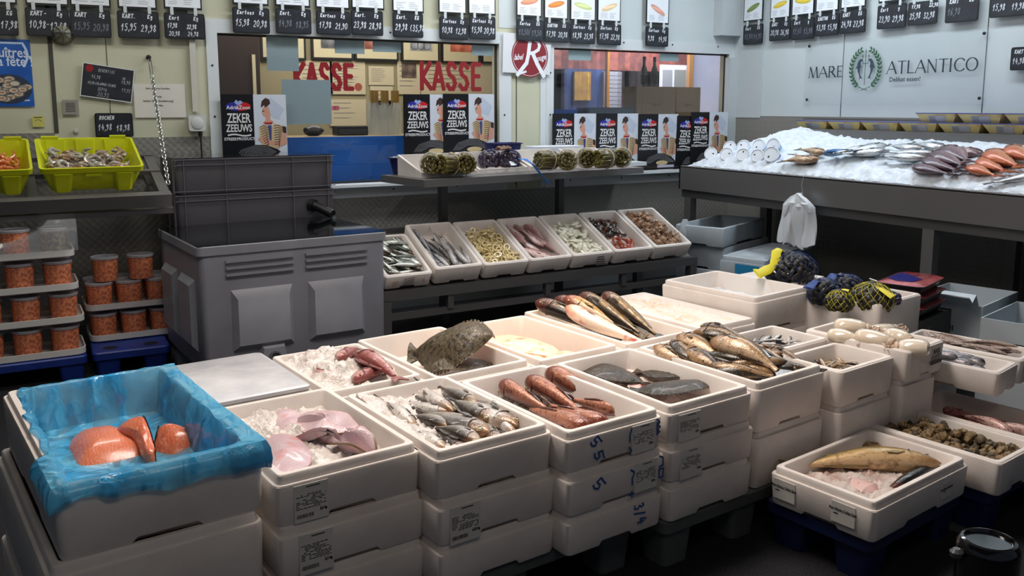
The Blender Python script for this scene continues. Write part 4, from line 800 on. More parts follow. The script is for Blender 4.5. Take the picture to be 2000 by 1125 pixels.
# trays on the ledge
wood=mat('tray_cream',(214,196,132),.5,c2=(196,150,84),ns=12,stops=(.5,.75)); lab=mat('tray_label',(176,178,186),.5); blid=mat('tray_blue_lid',(92,96,150),.35)
def ctray(x0,x1,yt,yb,label,z):
    XF=5.0; a=onx(x0,yb,XF); b_=onx(x1,yb,XF); w=a.y-b_.y-.01; h=.052
    o=empty('food_tray',T(XF,a.y-.005,z)@RZ(-PI/2),label,'food tray','cream food trays on the ledge'); b=MB()
    b.loft([[(.03,.03,0),(w-.03,.03,0),(w-.03,.15,0),(.03,.15,0)],[(0,0,h),(w,0,h),(w,.18,h),(0,.18,h)]]); b.build('tray_body',wood,o,False)
    b=MB(); b.bb((-.002,-.002,h),(w+.002,.182,h+.006)); b.build('film_lid',blid,o,False)
    M=T(w*.3,.0285,.003)@RX(R(30)); b=MB(); b.M=M; b.bb((0,-.002,0),(w*.42,0,.046)); o2=b.build('paper_sticker',lab,o,False)
    p=MB(); p.M=M@T(0,-.0026,0)
    for k in range(6): p.poly([(w*.02,.008+.006*k),(w*.18,.008+.006*k),(w*.18,.010+.006*k),(w*.02,.010+.006*k)],0)
    p.build('printing',inkg,o2,False)
for i,q in enumerate([(1552,1615),(1615,1680),(1680,1754),(1754,1830),(1830,1917),(1917,2003)]): ctray(q[0],q[1],232,249,'cream food tray, '+['first from the left','second from the left','third from the left','fourth from the left','fifth, with an orange patch','cut by the right edge'][i]+', lower row on the ledge',1.203)
for i,q in enumerate([(1787,1867),(1868,1957),(1960,2045)]): ctray(q[0],q[1],212,232,'cream food tray in the upper row on the ledge, '+['left','middle','at the right edge'][i],1.262)
# plastic bags hanging from the counter
bagm=mat('bag_white',(232,236,240),.35,alpha=.93,sss=.2); hb=onx(1570,345,CX-.02); o=empty('plastic_bags',T(hb),'bundle of thin white plastic bags hanging from the counter','plastic bags')
b=MB(); k_=onx(1568,380,CX-.03); b.tube([Vector((0,0,.005)),Vector((-.012,.004,-.05)),k_-hb],.0018,6); b.build('string',mat('string_grey',(170,170,165),.6),o)
zb=onx(1568,487,CX-.03).z-hb.z; zt=k_.z-hb.z; rg=random.Random(11)
for k in range(6):
    off=(k-2.5)*.034; b=MB(); loops=[]
    for i in range(13):
        t=i/12; z=zt+.01+(zb-zt)*t*(1-.03*abs(k-2.5)); sp=min(1,t*4)**.6; wd=(.010+.030*sp*(1+.25*t)); th=.006+.016*sp*(1-.4*t)
        cy=-(off*sp*(1.0 if t<.3 else 1.0+.25*(t-.3))); lp=[]
        for j in range(14):
            a=2*PI*j/14; f=1+.25*math.sin(3*a+k*2+t*3)*sp
            lp.append((-.03-.012*(k%2)+th*math.cos(a)*f+.01*math.sin(t*5+k),cy+wd*math.sin(a)*f,z+(.012*math.sin(a*2+k) if i==12 else 0)))
        loops.append(lp)
    b.loft(loops); b.build('bag',bagm,o)
for k in range(4):
    b=MB(); a=(k-1.5)*.035; b.loft([[(-.03+.01*math.cos(q),a*.3+.012*math.sin(q),zt-.005) for q in [2*PI*i/8 for i in range(8)]],[(-.055+.02*math.cos(q),a*1.3+.03*math.sin(q),zt-.05-.02*(k%2)) for q in [2*PI*i/8 for i in range(8)]],[(-.05+.012*math.cos(q),a*1.8+.02*math.sin(q),zt-.10-.012*k) for q in [2*PI*i/8 for i in range(8)]]]); b.build('bag_handle',bagm,o)
# ------------------------------------------------------------------ boxes on the floor at the right
foam('uc1',4.08,4.34,.565,.13,.70,.36,'open white foam box with ice, topmost under the left end of the counter',a=22,lip=.004,m=eps_shade); foam('uc2',4.12,4.37,.43,.16,.66,.36,'white foam box with a printed label, second under the counter',a=18,lip=.004,m=eps_shade); foam('uc3',4.10,4.37,.27,.27,.68,.36,'white foam box on the floor, lowest of the stack under the counter',a=18,lip=.004,m=eps_shade)
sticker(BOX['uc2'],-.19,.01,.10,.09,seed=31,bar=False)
foam('uc4',4.06,3.93,.41,.20,.70,.33,'closed white foam carton with a blue print beside the under-counter stack',a=18,full=.0,lip=.03,m=eps_shade); foam('uc5',4.06,3.93,.21,.21,.70,.33,'white foam box on the floor under the closed blue printed carton',a=18,m=eps_shade)
def facepanel(fr,v0,v1,z0,z1,m,name='printed_panel'): b=MB(); b.bb((-fr.w/2-.0012,fr.d/2-v1*fr.d,z0),(-fr.w/2+.003,fr.d/2-v0*fr.d,z1)); return b.build(name,m,fr.o,False)
facepanel(BOX['uc4'],.35,.85,.05,.16,mat('print_cyan',(40,140,190),.5))
blkb=mat('carton_black',(26,24,22),.55)
def plainbox(M,w,d,h,label,m,name='carton',cat='box',open_=False,t=.006):
    b=MB(); 
    if open_: b.bb((0,0,0),(w,d,t)); b.bb((0,0,t),(w,t,h)); b.bb((0,d-t,t),(w,d,h)); b.bb((0,t,t),(t,d-t,h)); b.bb((w-t,t,t),(w,d-t,h))
    else: b.bb((0,0,0),(w,d,h))
    o=b.build(name,m,None,False); o.matrix_world=M; tag(o,label,cat); return o
ob=plainbox(T(3.44,2.44,.205)@RZ(R(14)),.42,.26,.205,'black carton with brown print under the meat trays',blkb); plainbox(T(3.44,2.44,0)@RZ(R(14)),.42,.26,.203,'black carton on the floor beneath the printed black carton',blkb)
p=MB(); p.M=T(.30,-.001,.03)@RY(-PI/2)@T(0,0,0); p.M=T(.16,-.0012,.10); add_text(p,'NOOR',0,0,.045,1,0,rot=PI/2,off=.001); p.build('lettering',mat('print_brown',(120,92,62),.6),ob,False)
mred=mat('meat_red',(150,34,40),.3,c2=(196,80,84),ns=30,coat=1); mblue=mat('film_blue',(34,40,150),.2,coat=1)
for k in range(3):
    o=empty('meat_tray',T(3.49+.006*(k%2),2.45,.412+.052*k)@RZ(R(16+1.5*k)),'red packed tray stacked on the black carton, '+['lowest','middle','topmost with blue film'][k],'food tray','packed trays on the black carton')
    w,d=.33,.20; b=MB(); b.M=T(w/2,d/2,0); b.loft([rrect(w-.05,d-.05,.02,0),rrect(w-.01,d-.01,.03,.044),rrect(w+.01,d+.01,.034,.046),rrect(w+.01,d+.01,.034,.050)]); b.build('tray_body',blk,o)
    b=MB(); b.M=T(w/2,d/2,0); b.loft([rrect(w+.006,d+.006,.034,.0502),rrect(w-.05,d-.05,.03,.056+.004*(k==2))],False,True); b.build('packed_fish',mred,o)
    if k==2: b=MB(); b.M=T(0,0,.0615); b.prism([(.05,.06),(.13,.04),(.2,.10),(.25,.17),(.08,.18),(.03,.12)],.001); b.build('blue_print',mblue,o)
whc=mat('carton_white',(196,206,212),.6)
c1=plainbox(T(3.98,2.47,0)@RZ(R(14)),.5,.34,.42,'open white carton with a torn flap and barcodes, behind the black carton',whc,open_=True,name='white_carton')
c2=plainbox(T(3.98,1.86,0)@RZ(R(14)),.5,.55,.40,'open white carton with barcode cut by the right edge',whc,open_=True,name='white_carton')
def barcode(par,y0,z0,w,h,rows=4,seed=0):
    rg=random.Random(seed); p=MB(); p.M=T(-.0012,y0,z0)@RZ(-PI/2); a=0
    while a<w: l=rg.uniform(.002,.006); p.poly([(a,0),(a+l,0),(a+l,h*.3),(a,h*.3)],0); a+=l+rg.uniform(.002,.005)
    for r in range(rows): p.poly([(0,h*(.45+.12*r)),(w*rg.uniform(.5,1),h*(.45+.12*r)),(w*.5,h*(.5+.12*r)),(0,h*(.5+.12*r))],0)
    p.build('barcode',ink,par,False)
barcode(c1,.20,.28,.07,.09,seed=1); barcode(c2,.40,.20,.12,.12,seed=2)
b=MB(); b.tube([(0,.30,.42),(-.05,.30,.47),(-.08,.30,.45),(-.12,.30,.48)],.004,6)
b=MB(); 
for t,(x,z) in enumerate(()): pass
prof=[(.0,.42),(-.04,.475),(-.085,.445),(-.13,.475)]; b.loft([[(x,.02,z),(x,.32,z),(x,.32,z+.005),(x,.02,z+.005)] for x,z in prof]); b.build('torn_flap',whc,c1,False)
wrap=mat('film_clear',(210,218,222),.15,trans=.7,alpha=.6)
def crumple(name,M,w,h,label,cat,m,seed=0):
    b=MB(); loops=[]; rg=random.Random(seed)
    for i in range(9):
        t=i/8; lp=[]
        for j in range(16):
            a=2*PI*j/16; r=math.sin(PI*(.12+.8*t))**.7; f=1+.28*noise.noise(Vector((math.cos(a)*2,math.sin(a)*2,t*3+seed)))
            lp.append((w/2*r*f*math.cos(a),w/3*r*f*math.sin(a),h*t))
        loops.append(lp)
    b.loft(loops); o=b.build(name,m); o.matrix_world=M; return tag(o,label,cat)
crumple('plastic_film',T(4.28,2.12,.31),.16,.24,'crumpled clear plastic film in the open carton at the right edge','plastic film',wrap,3)
crumple('plastic_film',T(3.99,4.62,.40),.09,.20,'torn white film hanging at the end of the long shelf','plastic film',mat('film_white',(200,208,212),.4,alpha=.8),5)
# black stand with rounded cap in the near right corner
o=empty('bollard',T(onz(1930,1075,.30)),'black glossy round bollard at the bottom right corner','bollard'); q=o.location; q.z=0; o.matrix_world=T(q)
b=MB(); b.lathe([(.066,0),(.066,.20)],24); b.build('base_tube',mat('tube_grey',(60,62,64),.5),o)
b=MB(); b.lathe([(.070,.20),(.071,.30),(.070,.315),(.062,.328),(.055,.330),(.052,.322),(.050,.322)],28); b.build('cap',mat('black_gloss',(8,8,9),.12,coat=.6),o)
b=MB(); b.M=T(-.078,.03,.30); b.lathe([(.004,-.012),(.014,-.008),(.016,.004),(.008,.012)],14); b.build('side_knob',mat('knob_grey',(70,70,72),.3),o)
# ------------------------------------------------------------------ tubs of shrimp stacked on blue pallets
shr=mat('shrimp_orange',(236,136,78),.35,c2=(176,80,36),ns=75,stops=(.40,.6),bump=.8,bs=90); olive=mat('olive_mix',(150,130,92),.35,c2=(70,60,44),ns=60,stops=(.4,.6),bump=.8,bs=80)
tcl=mat('tub_clear',(236,232,228),.12,alpha=.08,spec=.8); tlid=mat('lid_clear',(206,206,214),.2,alpha=.55); ftr=mat('tray_foam',(214,212,208),.6)
b=MB(); r=.066; b.lathe([(r*.90,.002),(r,.122)],24,False,False); m_tub=b.mesh('tub_wall',tcl)
b=MB(); b.lathe([(r*.88,.002),(r*.975,.108),(r*.93,.116)],24); m_c=b.mesh('shrimps',shr); b=MB(); b.lathe([(r*.88,.002),(r*.975,.108),(r*.93,.116)],24); m_o=b.mesh('olives',olive)
b=MB(); b.lathe([(r*1.0,.118),(r*1.05,.119),(r*1.06,.130),(r*1.0,.132),(r*.96,.128)],24); m_l=b.mesh('tub_lid',tlid)
def tub(x,y,z,label,group,c=None):
    o=empty('shrimp_tub',T(x,y,z),label,'tub',group); link('tub_wall',m_tub,o); link('tub_lid',m_l,o); link('shrimps' if c is None else 'olives',c or m_c,o)
def ttray(x,y,z,w,label):
    b=MB(); b.M=T(w/2,.16,0); b.loft([rrect(w-.01,.31,.045,0),rrect(w,.32,.05,.004),rrect(w,.32,.05,.034),rrect(w-.012,.308,.045,.034),rrect(w-.016,.304,.045,.012)],True,True); o=b.build('foam_tray',ftr); o.matrix_world=T(x,y,z); tag(o,label,'foam tray')
bp_=mat('pallet_blue',(0,0,0))
pallet(-.30,4.80,0,.59,.45,.128,'blue plastic pallet under the taller tub stack at the left edge',bpl); pallet(.315,4.82,-2,.37,.48,.125,'blue plastic pallet under the shorter shrimp tub stack',bpl)
ord_=['bottom','second','third','top']
for L in range(4):
    z=.130+.166*L; dx=(0,.003,-.012,-.02)[L]; ttray(-.215+dx,4.815,z,.505,'white foam tray in the taller tub stack, '+ord_[L]+' layer')
    for i in range(3):
        for j in range(2):
            if j and L==3: continue
            tub(-.130+dx+.166*i,4.895+.15*j,z+.013,'shrimp tub in the taller stack by the left edge, '+ord_[L]+' layer, '+['left','middle','right'][i]+[' front',' rear'][j],'shrimp tubs in the taller stack',m_o if (L==3 and i!=1) else None)
for L in range(2):
    z=.130+.166*L; ttray(.325-.012*L,5.03,z,.46,'white foam tray in the shorter tub stack, '+['bottom','upper'][L]+' layer')
    for i in range(3):
        for j in range(2): tub(.40-.012*L+.147*i,5.105+.145*j,z+.013,'shrimp tub in the shorter stack, '+['bottom','upper'][L]+' layer, '+['left','middle','right'][i]+[' front',' rear'][j],'shrimp tubs in the shorter stack')
tub(.425,5.12,.442,'lone shrimp tub on top of the shorter stack, left one','loose shrimp tubs'); tub(.60,5.11,.442,'lone shrimp tub on top of the shorter stack, right one','loose shrimp tubs')
# film over the top layer of the taller stack
b=MB(); loops=[]
for i in range(13):
    t=i/12; x=-.215+.50*t; zt=.66+.155*(.35+.65*min(1,abs(t-.35)*1.9)**1.2 if t<.72 else 1)
    loops.append([(x,4.812,.66),(x,4.812,.66+(zt-.66)*.6),(x,4.83+.01*math.sin(9*t),zt-.004),(x,4.98,zt),(x,5.00,.66)])
b.loft(loops,False,False,False); o=b.build('stretch_film',mat('stretch_film',(225,228,232),.12,alpha=.28,spec=.9)); tag(o,'crumpled clear film over the top tubs at the left edge','plastic film')
# ------------------------------------------------------------------ fish
def interp(tab,s):
    for (a,x),(b,y) in zip(tab,tab[1:]):
        if s<=b: t=(s-a)/(b-a); t=t*t*(3-2*t) if 0 else t; return x+(y-x)*t
    return tab[-1][1]
PR={'round':[(0,.05),(.02,.20),(.06,.42),(.13,.70),(.24,.93),(.36,1),(.5,.94),(.66,.70),(.8,.43),(.92,.22),(1,.24)],
'deep':[(0,.08),(.04,.34),(.10,.62),(.2,.88),(.34,1),(.5,.95),(.68,.62),(.84,.28),(.93,.18),(1,.24)],
'gurn':[(0,.30),(.02,.58),(.06,.80),(.13,.96),(.2,1),(.3,.97),(.45,.88),(.62,.72),(.8,.50),(.92,.34),(1,.28)],
'eel':[(0,.16),(.02,.44),(.06,.74),(.13,.95),(.22,1),(.36,.96),(.52,.82),(.7,.58),(.85,.36),(.94,.22),(1,.16)],
'thin':[(0,.15),(.06,.6),(.15,.9),(.35,1),(.6,.8),(.8,.45),(.92,.2),(1,.2)]}
def fish_kind(name,L,H,W,mt,prof='round',nl=16,nr=14,bend=.0,bendv=.0,tail=.17,fork=.45,dors=((.30,.48,.05),(.52,.78,.035)),anal=((.52,.8,.03),),eye=.0,eyez=.25,fin=None,gill=True,pect=True,body=None):
    P=PR[prof]; B=L*(1-tail*.8); fin=fin or mt
    def cl(s): return (s*B, bend*L*(math.sin(PI*s*.9)-.1*s), bendv*L*math.sin(PI*s))
    m=MB(); m.fc=[]; loops=[]
    for i in range(nl+1):
        s=(i/nl)**1.15; f=interp(P,s); fz=H/2*f; fy=W/2*f**.85*(1 if s<.5 else 1-.45*(s-.5)); c=cl(s); lp=[]
        for k in range(nr):
            a=2*PI*k/nr; sn,cs=math.sin(a),math.cos(a)
            lp.append((c[0],c[1]+fy*cs*(1-.12*sn),c[2]+fz*sn*(1.0 if sn>0 else 1.06))); m.fc.append((s,(sn+1)/2,0))
        loops.append([lp[-k] for k in range(nr)]); f_=m.fc[-nr:]; m.fc[-nr:]=[f_[-k] for k in range(nr)]
    m.loft([list(reversed(l)) for l in loops]); # winding outward
    q=[]; 
    for i in range(nl+1): q+=list(reversed(m.fc[i*nr:(i+1)*nr]))
    m.fc=q; bm=m.mesh(name,mt); parts=[]
    e=cl(1.0); th=.0012+L*.002; ph=H/2*interp(P,1)
    def finmesh(pts,y0,nm):   # outline in x,z at side offset y0
        g=MB(); n=len(pts); g.fc=[]
        A=[g.p(x,y0-th,z) for x,z in pts]; C_=[g.p(x,y0+th,z) for x,z in pts]; g.face(A); g.face(list(reversed(C_)))
        for i in range(n): j=(i+1)%n; g.face((A[j],A[i],C_[i],C_[j]))
        g.fc=[(.9,.75,0)]*len(g.v); parts.append((nm,g.mesh(nm,fin,False)))
    T_=L*tail; hz=H*.42 if prof!='eel' else H*.25
    finmesh([(e[0]-.01*L,e[2]-ph),(e[0]+T_*.5,e[2]-hz*.8),(e[0]+T_,e[2]-hz),(e[0]+T_*(1-fork),e[2]),(e[0]+T_,e[2]+hz),(e[0]+T_*.5,e[2]+hz*.8),(e[0]-.01*L,e[2]+ph)],e[1],'tail_fin')
    for tab,sg,nm in ((dors,1,'dorsal_fin'),(anal,-1,'anal_fin')):
        for a,b,hh in tab:
            pa=[]; k=5
            for i in range(k+1): s=a+(b-a)*i/k; c=cl(s); pa.append((c[0],c[2]+sg*H/2*interp(P,s)*.92))
            pb=[]
            for i in range(k+1): s=a+(b-a)*i/k; c=cl(s); pb.append((c[0]+.03*L*(i/k),c[2]+sg*(H/2*interp(P,s)+hh*L*(1-.75*i/k)*(.35+.65*min(1,i*2/k) if i else .3))))
            c=cl((a+b)/2); finmesh(pa+list(reversed(pb)),c[1],nm)
    if eye:
        for sd in (-1,1):
            g=MB(); s=.085 if prof!='gurn' else .10; c=cl(s); y=W/2*interp(P,s)**.85*.90; g.M=T(c[0],c[1]+sd*y,c[2]+H*eyez*interp(P,s))@RX(-sd*PI/2)
            g.lathe([(eye*.95,-eye*.5),(eye*.8,eye*.02),(eye*.55,eye*.12)],14,True,False); g.cur=1; g.lathe([(eye*.55,eye*.12),(eye*.3,eye*.2),(.0002,eye*.22)],14,False,True)
            parts.append(('eye',g.mesh('eye',[mat('eye_ring',(196,180,140),.2,coat=1),mat('eye_pupil',(12,12,14),.08,coat=1)])))
    if gill:
        for sd in (-1,1):
            g=MB(); pts=[]
            for k in range(9):
                a=-1.15+2.1*k/8; s=.215-.035*abs(a)**1.5; c=cl(s); f=interp(P,s); pts.append((c[0],c[1]+sd*(W/2*f**.85*math.cos(a)*1.0+.0004),c[2]+H/2*f*math.sin(a)))
            g.tube(pts,.0006+L*.0022,5); parts.append(('gill_cover',g.mesh('gill_cover',mat('gill_dark',(70,44,40),.4))))
    if pect:
        for sd in (-1,1):
            c=cl(.26); f=interp(P,.26); g=MB(); y=c[1]+sd*(W/2*f**.85+.001); z=c[2]-H*.12; l=L*.12; pts=[(0,0),(l*.5,H*.07),(l,H*.03),(l*.95,-H*.05),(l*.5,-H*.08)]
            A=[g.p(c[0]-.01*L+x,y+sd*(.0015+.05*x),z+zz) for x,zz in pts]; Bq=[g.p(c[0]-.01*L+x,y+sd*(-.001+.05*x),z+zz) for x,zz in pts]; g.face(A); g.face(list(reversed(Bq)))
            for i in range(5): j=(i+1)%5; g.face((A[i],Bq[i],Bq[j],A[j]))
            g.fc=[(.9,.7,0)]*len(g.v); parts.append(('pectoral_fin',g.mesh('pectoral_fin',fin,False)))
    return dict(name=name,body=bm,parts=parts,L=L)
def put(K,M,label=None,cat='fish',group=None,parts=True):
    o=link(K['name'],K['body'],None,M); tag(o,label,cat,group)
    if parts:
        for n,me in K['parts']: link(n,me,o)
    return o
def lay_M(K,a,b,roll=0,flip=1,fat=1,sc=None):
    a,b=Vector(a),Vector(b); ex=(b-a); D=max(ex.length,K['L']*.8); ex.normalize(); up=Vector((0,0,1)); ey=(up-ex*up.dot(ex)).normalized(); ez=ex.cross(ey)
    M=Matrix((ex,ey,ez)).transposed().to_4x4(); s=D/K['L'] if sc is None else sc
    if flip<0: M=M@RX(PI)
    return T(a)@M@RX(R(roll))@Matrix.Diagonal((s,s*fat,s*fat,1))
def lay(K,p0,p1,z0,z1,label,roll=0,flip=1,fat=1,cat='fish',group=None,parts=True):
    return put(K,lay_M(K,onz(p0[0],p0[1],z0),onz(p1[0],p1[1],z1),roll,flip,fat),label,cat,group,parts)
RG=random.Random(21)
def pile(Ks,fr,n,label,group,u=(.1,.9),v=(.08,.92),z=(.03,.08),ang=(0,360),s=(.85,1.1),tilt=12,roll=30,cat='fish',parts=False,shape=None,center=True):
    for i in range(n):
        K=RG.choice(Ks); uu=RG.uniform(*u); vv=RG.uniform(*v); t=i/max(1,n-1); zz=z[0]+(z[1]-z[0])*t
        if shape: zz=zz*shape(uu,vv)
        sc=RG.uniform(*s); a=R(RG.uniform(*ang)); L=K['L']*sc; ca,sa=math.cos(a),math.sin(a)
        hx,hy=abs(ca)*L/2,abs(sa)*L/2; X=min(max(uu*fr.w,.036+hx),fr.w-.036-hx) if fr.w>.072+2*hx else fr.w/2; Y=min(max(vv*fr.d,.036+hy),fr.d-.036-hy) if fr.d>.072+2*hy else fr.d/2
        M=fr.M@T(X,Y,zz)@RZ(a)@RY(R(RG.uniform(-tilt,tilt)))@RX(PI/2*RG.choice((1,-1))+R(RG.uniform(-roll,roll)))@T(-L/2 if center else 0,0,0)@Matrix.Scale(sc,4)
        put(K,M,label,cat,group,parts)
def ice_bed(key,z,label,amp=.009,n=(34,50),u=(0,1),v=(0,1),f=None,mt=None,seed=1,off=7):
    fr=BOX[key]; i=.034; w,d=fr.w-2*i,fr.d-2*i
    def fx(s,t):
        x=i+w*(u[0]+(u[1]-u[0])*s); y=i+d*(v[0]+(v[1]-v[0])*t); e=min(s,1-s,t,1-t)
        zz=z+(f(x/fr.w,y/fr.d) if f else 0)+amp*noise.noise(Vector((x*22,y*22,seed*off)))+amp*1.3*abs(noise.noise(Vector((x*55,y*55,seed))))
        return (x,y,max(.026,zz))
    return heap('crushed_ice',fr.M,n[0],n[1],fx,.0222,mt or ice,label,rough=.003,seed=seed)
icew=mat('wet_ice',(226,220,214),.2,c2=(206,194,186),ns=18,bump=1,bs=110,sss=.15,spec=.7)
# materials of the kinds
F_whit=fishmat('skin_whiting',(54,46,40),(160,154,148),(218,212,206),headc=(150,112,76),spots=(110,98,84),ns=40,spos=(.60,.75))
F_gurn=fishmat('skin_gurnard',(80,44,34),(128,72,54),(180,122,98),headc=(112,52,38),spots=(70,36,30),ns=50,rough=.14)
F_mull=fishmat('skin_golden',(52,46,36),(158,120,72),(206,176,144),headc=(140,104,72),spots=(90,66,40),ns=30,rough=.14)
F_mulld=fishmat('skin_golden_dark',(28,28,28),(86,66,42),(170,136,100),headc=(90,70,52),spots=(50,38,28),ns=34,rough=.12)
F_cat=fishmat('skin_catfish',(26,24,20),(56,46,34),(130,106,70),spots=(44,36,28),ns=34,rough=.12,headc=(92,52,44))
F_catg=fishmat('skin_catfish_gold',(56,46,32),(140,112,66),(206,176,124),headc=(130,70,56),spots=(120,90,50),ns=30,rough=.15)
F_pale=fishmat('skin_pale_belly',(120,80,60),(238,206,180),(246,226,208),headc=(226,160,140),ns=20,rough=.2,red=(206,110,96))
F_spr=fishmat('skin_sprat',(44,44,50),(150,140,130),(214,206,200),ns=60,rough=.18,metal=.35)
F_sprb=fishmat('skin_anchovy',(52,40,34),(122,96,72),(206,178,140),ns=60,rough=.18,metal=.25)
F_herr=fishmat('skin_herring',(64,72,66),(168,172,160),(226,226,218),headc=(120,100,84),spots=(90,92,84),ns=70,rough=.16,metal=.4)
F_hake=fishmat('skin_hake',(50,50,56),(150,148,152),(214,208,206),headc=(110,104,104),spots=(96,96,102),ns=50,rough=.18)
F_pink=fishmat('skin_pinkish',(150,104,100),(188,150,144),(224,200,194),headc=(168,118,112),spots=(150,110,106),ns=30,rough=.2)
F_bass=fishmat('skin_seabass',(72,84,92),(164,176,184),(230,232,232),headc=(170,160,160),spots=(120,134,144),ns=60,rough=.15,metal=.35)
F_brm=fishmat('skin_bream',(92,74,82),(148,118,122),(190,160,160),headc=(120,94,98),spots=(116,92,98),ns=70,rough=.2)
F_red=fishmat('skin_redfish',(196,104,66),(220,150,110),(236,196,170),headc=(224,160,140),spots=(210,120,76),ns=40,rough=.2)
F_redr=fishmat('skin_red_small',(150,84,80),(190,134,130),(214,180,172),spots=(120,66,64),ns=40,rough=.2)
F_flat=fishmat('skin_flatfish',(92,80,58),(84,74,54),(70,62,46),spots=(44,38,30),ns=34,rough=.34,metal=.0,spos=(.5,.62),coat=.12,bumpn=60)
F_plai=fishmat('skin_plaice',(60,50,36),(60,50,36),(50,42,32),spots=(30,26,24),ns=40,rough=.30,metal=0,spos=(.5,.62),coat=.12,bumpn=70)
F_cod=fishmat('skin_big_cod',(92,84,44),(186,156,96),(214,180,136),headc=(150,112,72),spots=(120,96,52),ns=16,rough=.14,metal=.1)
K={}
for i,b in enumerate((.03,-.04,.0)):
    K['whit%d'%i]=fish_kind('whiting',.27,.056,.038,F_whit,bend=b,eye=.0075,bendv=.02*b*20*.3)
    K['gurn%d'%i]=fish_kind('red_gurnard',.30,.058,.054,F_gurn,'gurn',bend=b*.6,eye=.0075,eyez=.34,tail=.14,fork=.15)
    K['mull%d'%i]=fish_kind('golden_fish',.30,.074,.050,F_mull,bend=b*1.2,eye=.006,bendv=.03,tail=.13,fork=.2)
    K['mulld%d'%i]=fish_kind('dark_golden_fish',.30,.070,.048,F_mulld,bend=b*1.2,eye=.006,tail=.13,fork=.2)
    K['spr%d'%i]=fish_kind('sprat',.10,.019,.012,F_spr,'thin',8,8,bend=b,dors=(),anal=(),gill=False,pect=False)
    K['anc%d'%i]=fish_kind('anchovy',.095,.016,.011,F_sprb,'thin',8,8,bend=b*1.5,dors=(),anal=(),gill=False,pect=False)
    K['herr%d'%i]=fish_kind('herring',.17,.036,.022,F_herr,bend=b*1.6,eye=.0045,nl=12,nr=10,dors=((.4,.55,.03),),anal=(),gill=True,pect=False)
    K['hake%d'%i]=fish_kind('hake',.34,.046,.036,F_hake,'eel',bend=b,eye=.006,tail=.1)
    K['pink%d'%i]=fish_kind('pink_fish',.25,.070,.040,F_pink,bend=b,eye=.006,tail=.1)
    K['bass%d'%i]=fish_kind('sea_bass',.36,.084,.048,F_bass,bend=b*.4,eye=.008)
    K['brm%d'%i]=fish_kind('bream',.28,.110,.055,F_brm,'deep',bend=b*.4,bendv=.05,eye=.009,dors=((.25,.8,.02),))
    K['red%d'%i]=fish_kind('redfish',.28,.100,.060,F_red,'deep',bend=b*.3,bendv=.05,eye=.010,dors=((.25,.8,.03),))
K['cat']=fish_kind('catfish',.50,.074,.066,F_cat,'eel',bend=.03,eye=.005,tail=.10,fork=0,dors=((.4,.92,.02),),anal=((.5,.9,.015),)); K['catg']=fish_kind('golden_catfish',.50,.078,.066,F_catg,'eel',bend=-.03,eye=.005,tail=.10,fork=0,dors=((.4,.92,.02),),anal=())
K['catp']=fish_kind('pale_catfish',.50,.088,.066,F_pale,'eel',bend=.02,eye=0,tail=.12,fork=0,dors=((.4,.92,.02),),anal=(),gill=False)
K['cod']=fish_kind('big_cod',.50,.120,.095,F_cod,'round',22,18,bend=.0,bendv=.10,eye=.010,tail=.12,fork=.1,dors=((.28,.42,.04),(.46,.64,.04),(.68,.82,.03)))
K['redr']=fish_kind('small_redfish',.26,.052,.046,F_redr,'gurn',bend=.05,eye=.006)
K['gpl']=fish_kind('grey_mackerel',.30,.060,.04,F_spr,bend=.03,eye=.006)
# --- silver whiting heap
f=BOX['cod']; ice_bed('cod',.064,'crushed ice under and beside the silver whiting',amp=.014,f=lambda u,v:.046*max(0,1-u*2.2)+.050*max(0,(v-.4)),seed=3,mt=icew)
W=[((957,846),(788,787),.482,.482,0,-1,'largest silver whiting with a golden head, in front'),((939,867),(838,833),.478,.468,0,-1,'silver whiting with its eye up, at the front rim'),((872,880),(822,842),.470,.468,30,1,'brown backed whiting at the front left'),
((975,862),(916,800),.470,.484,15,-1,'whiting pointing to the front rim, right of the golden head'),((1008,832),(893,758),.492,.485,10,1,'long dark whiting nearest the right rim'),((963,822),(873,775),.492,.490,-10,-1,'whiting with a pink cheek in the middle of the heap'),
((1008,856),(955,812),.468,.482,60,1,'whiting seen from its back by the front rim'),((1046,840),(990,800),.470,.480,20,-1,'small whiting in the front right corner'),((880,806),(789,785),.490,.478,0,1,'short silver whiting near the ice'),
((873,795),(797,765),.494,.480,0,-1,'pinkish whiting at the back left'),((884,803),(825,747),.496,.490,40,1,'narrow whiting standing on edge at the back'),((992,820),(905,762),.486,.488,-20,-1,'whiting beside the right rim'),
((812,838),(742,778),.478,.492,35,1,'dark green fish lying over the ice at the left'),((836,866),(790,830),.466,.470,0,1,'whiting sunk in ice at the front left'),((930,790),(850,750),.496,.488,0,-1,'whiting at the very back of the heap'),((905,880),(860,838),.468,.470,10,-1,'whiting with an open mouth at the front')]
for i,q in enumerate(W): lay(K['whit%d'%(i%3)],q[0],q[1],q[2],q[3],q[6],q[4],q[5],fat=1.25 if i<7 else 1.12)
pile([K['whit0'],K['whit1']],f,18,'silver whiting buried low in the heap','whiting low in the heap',u=(.35,.9),v=(.1,.8),z=(.045,.075),ang=(95,160),roll=20)
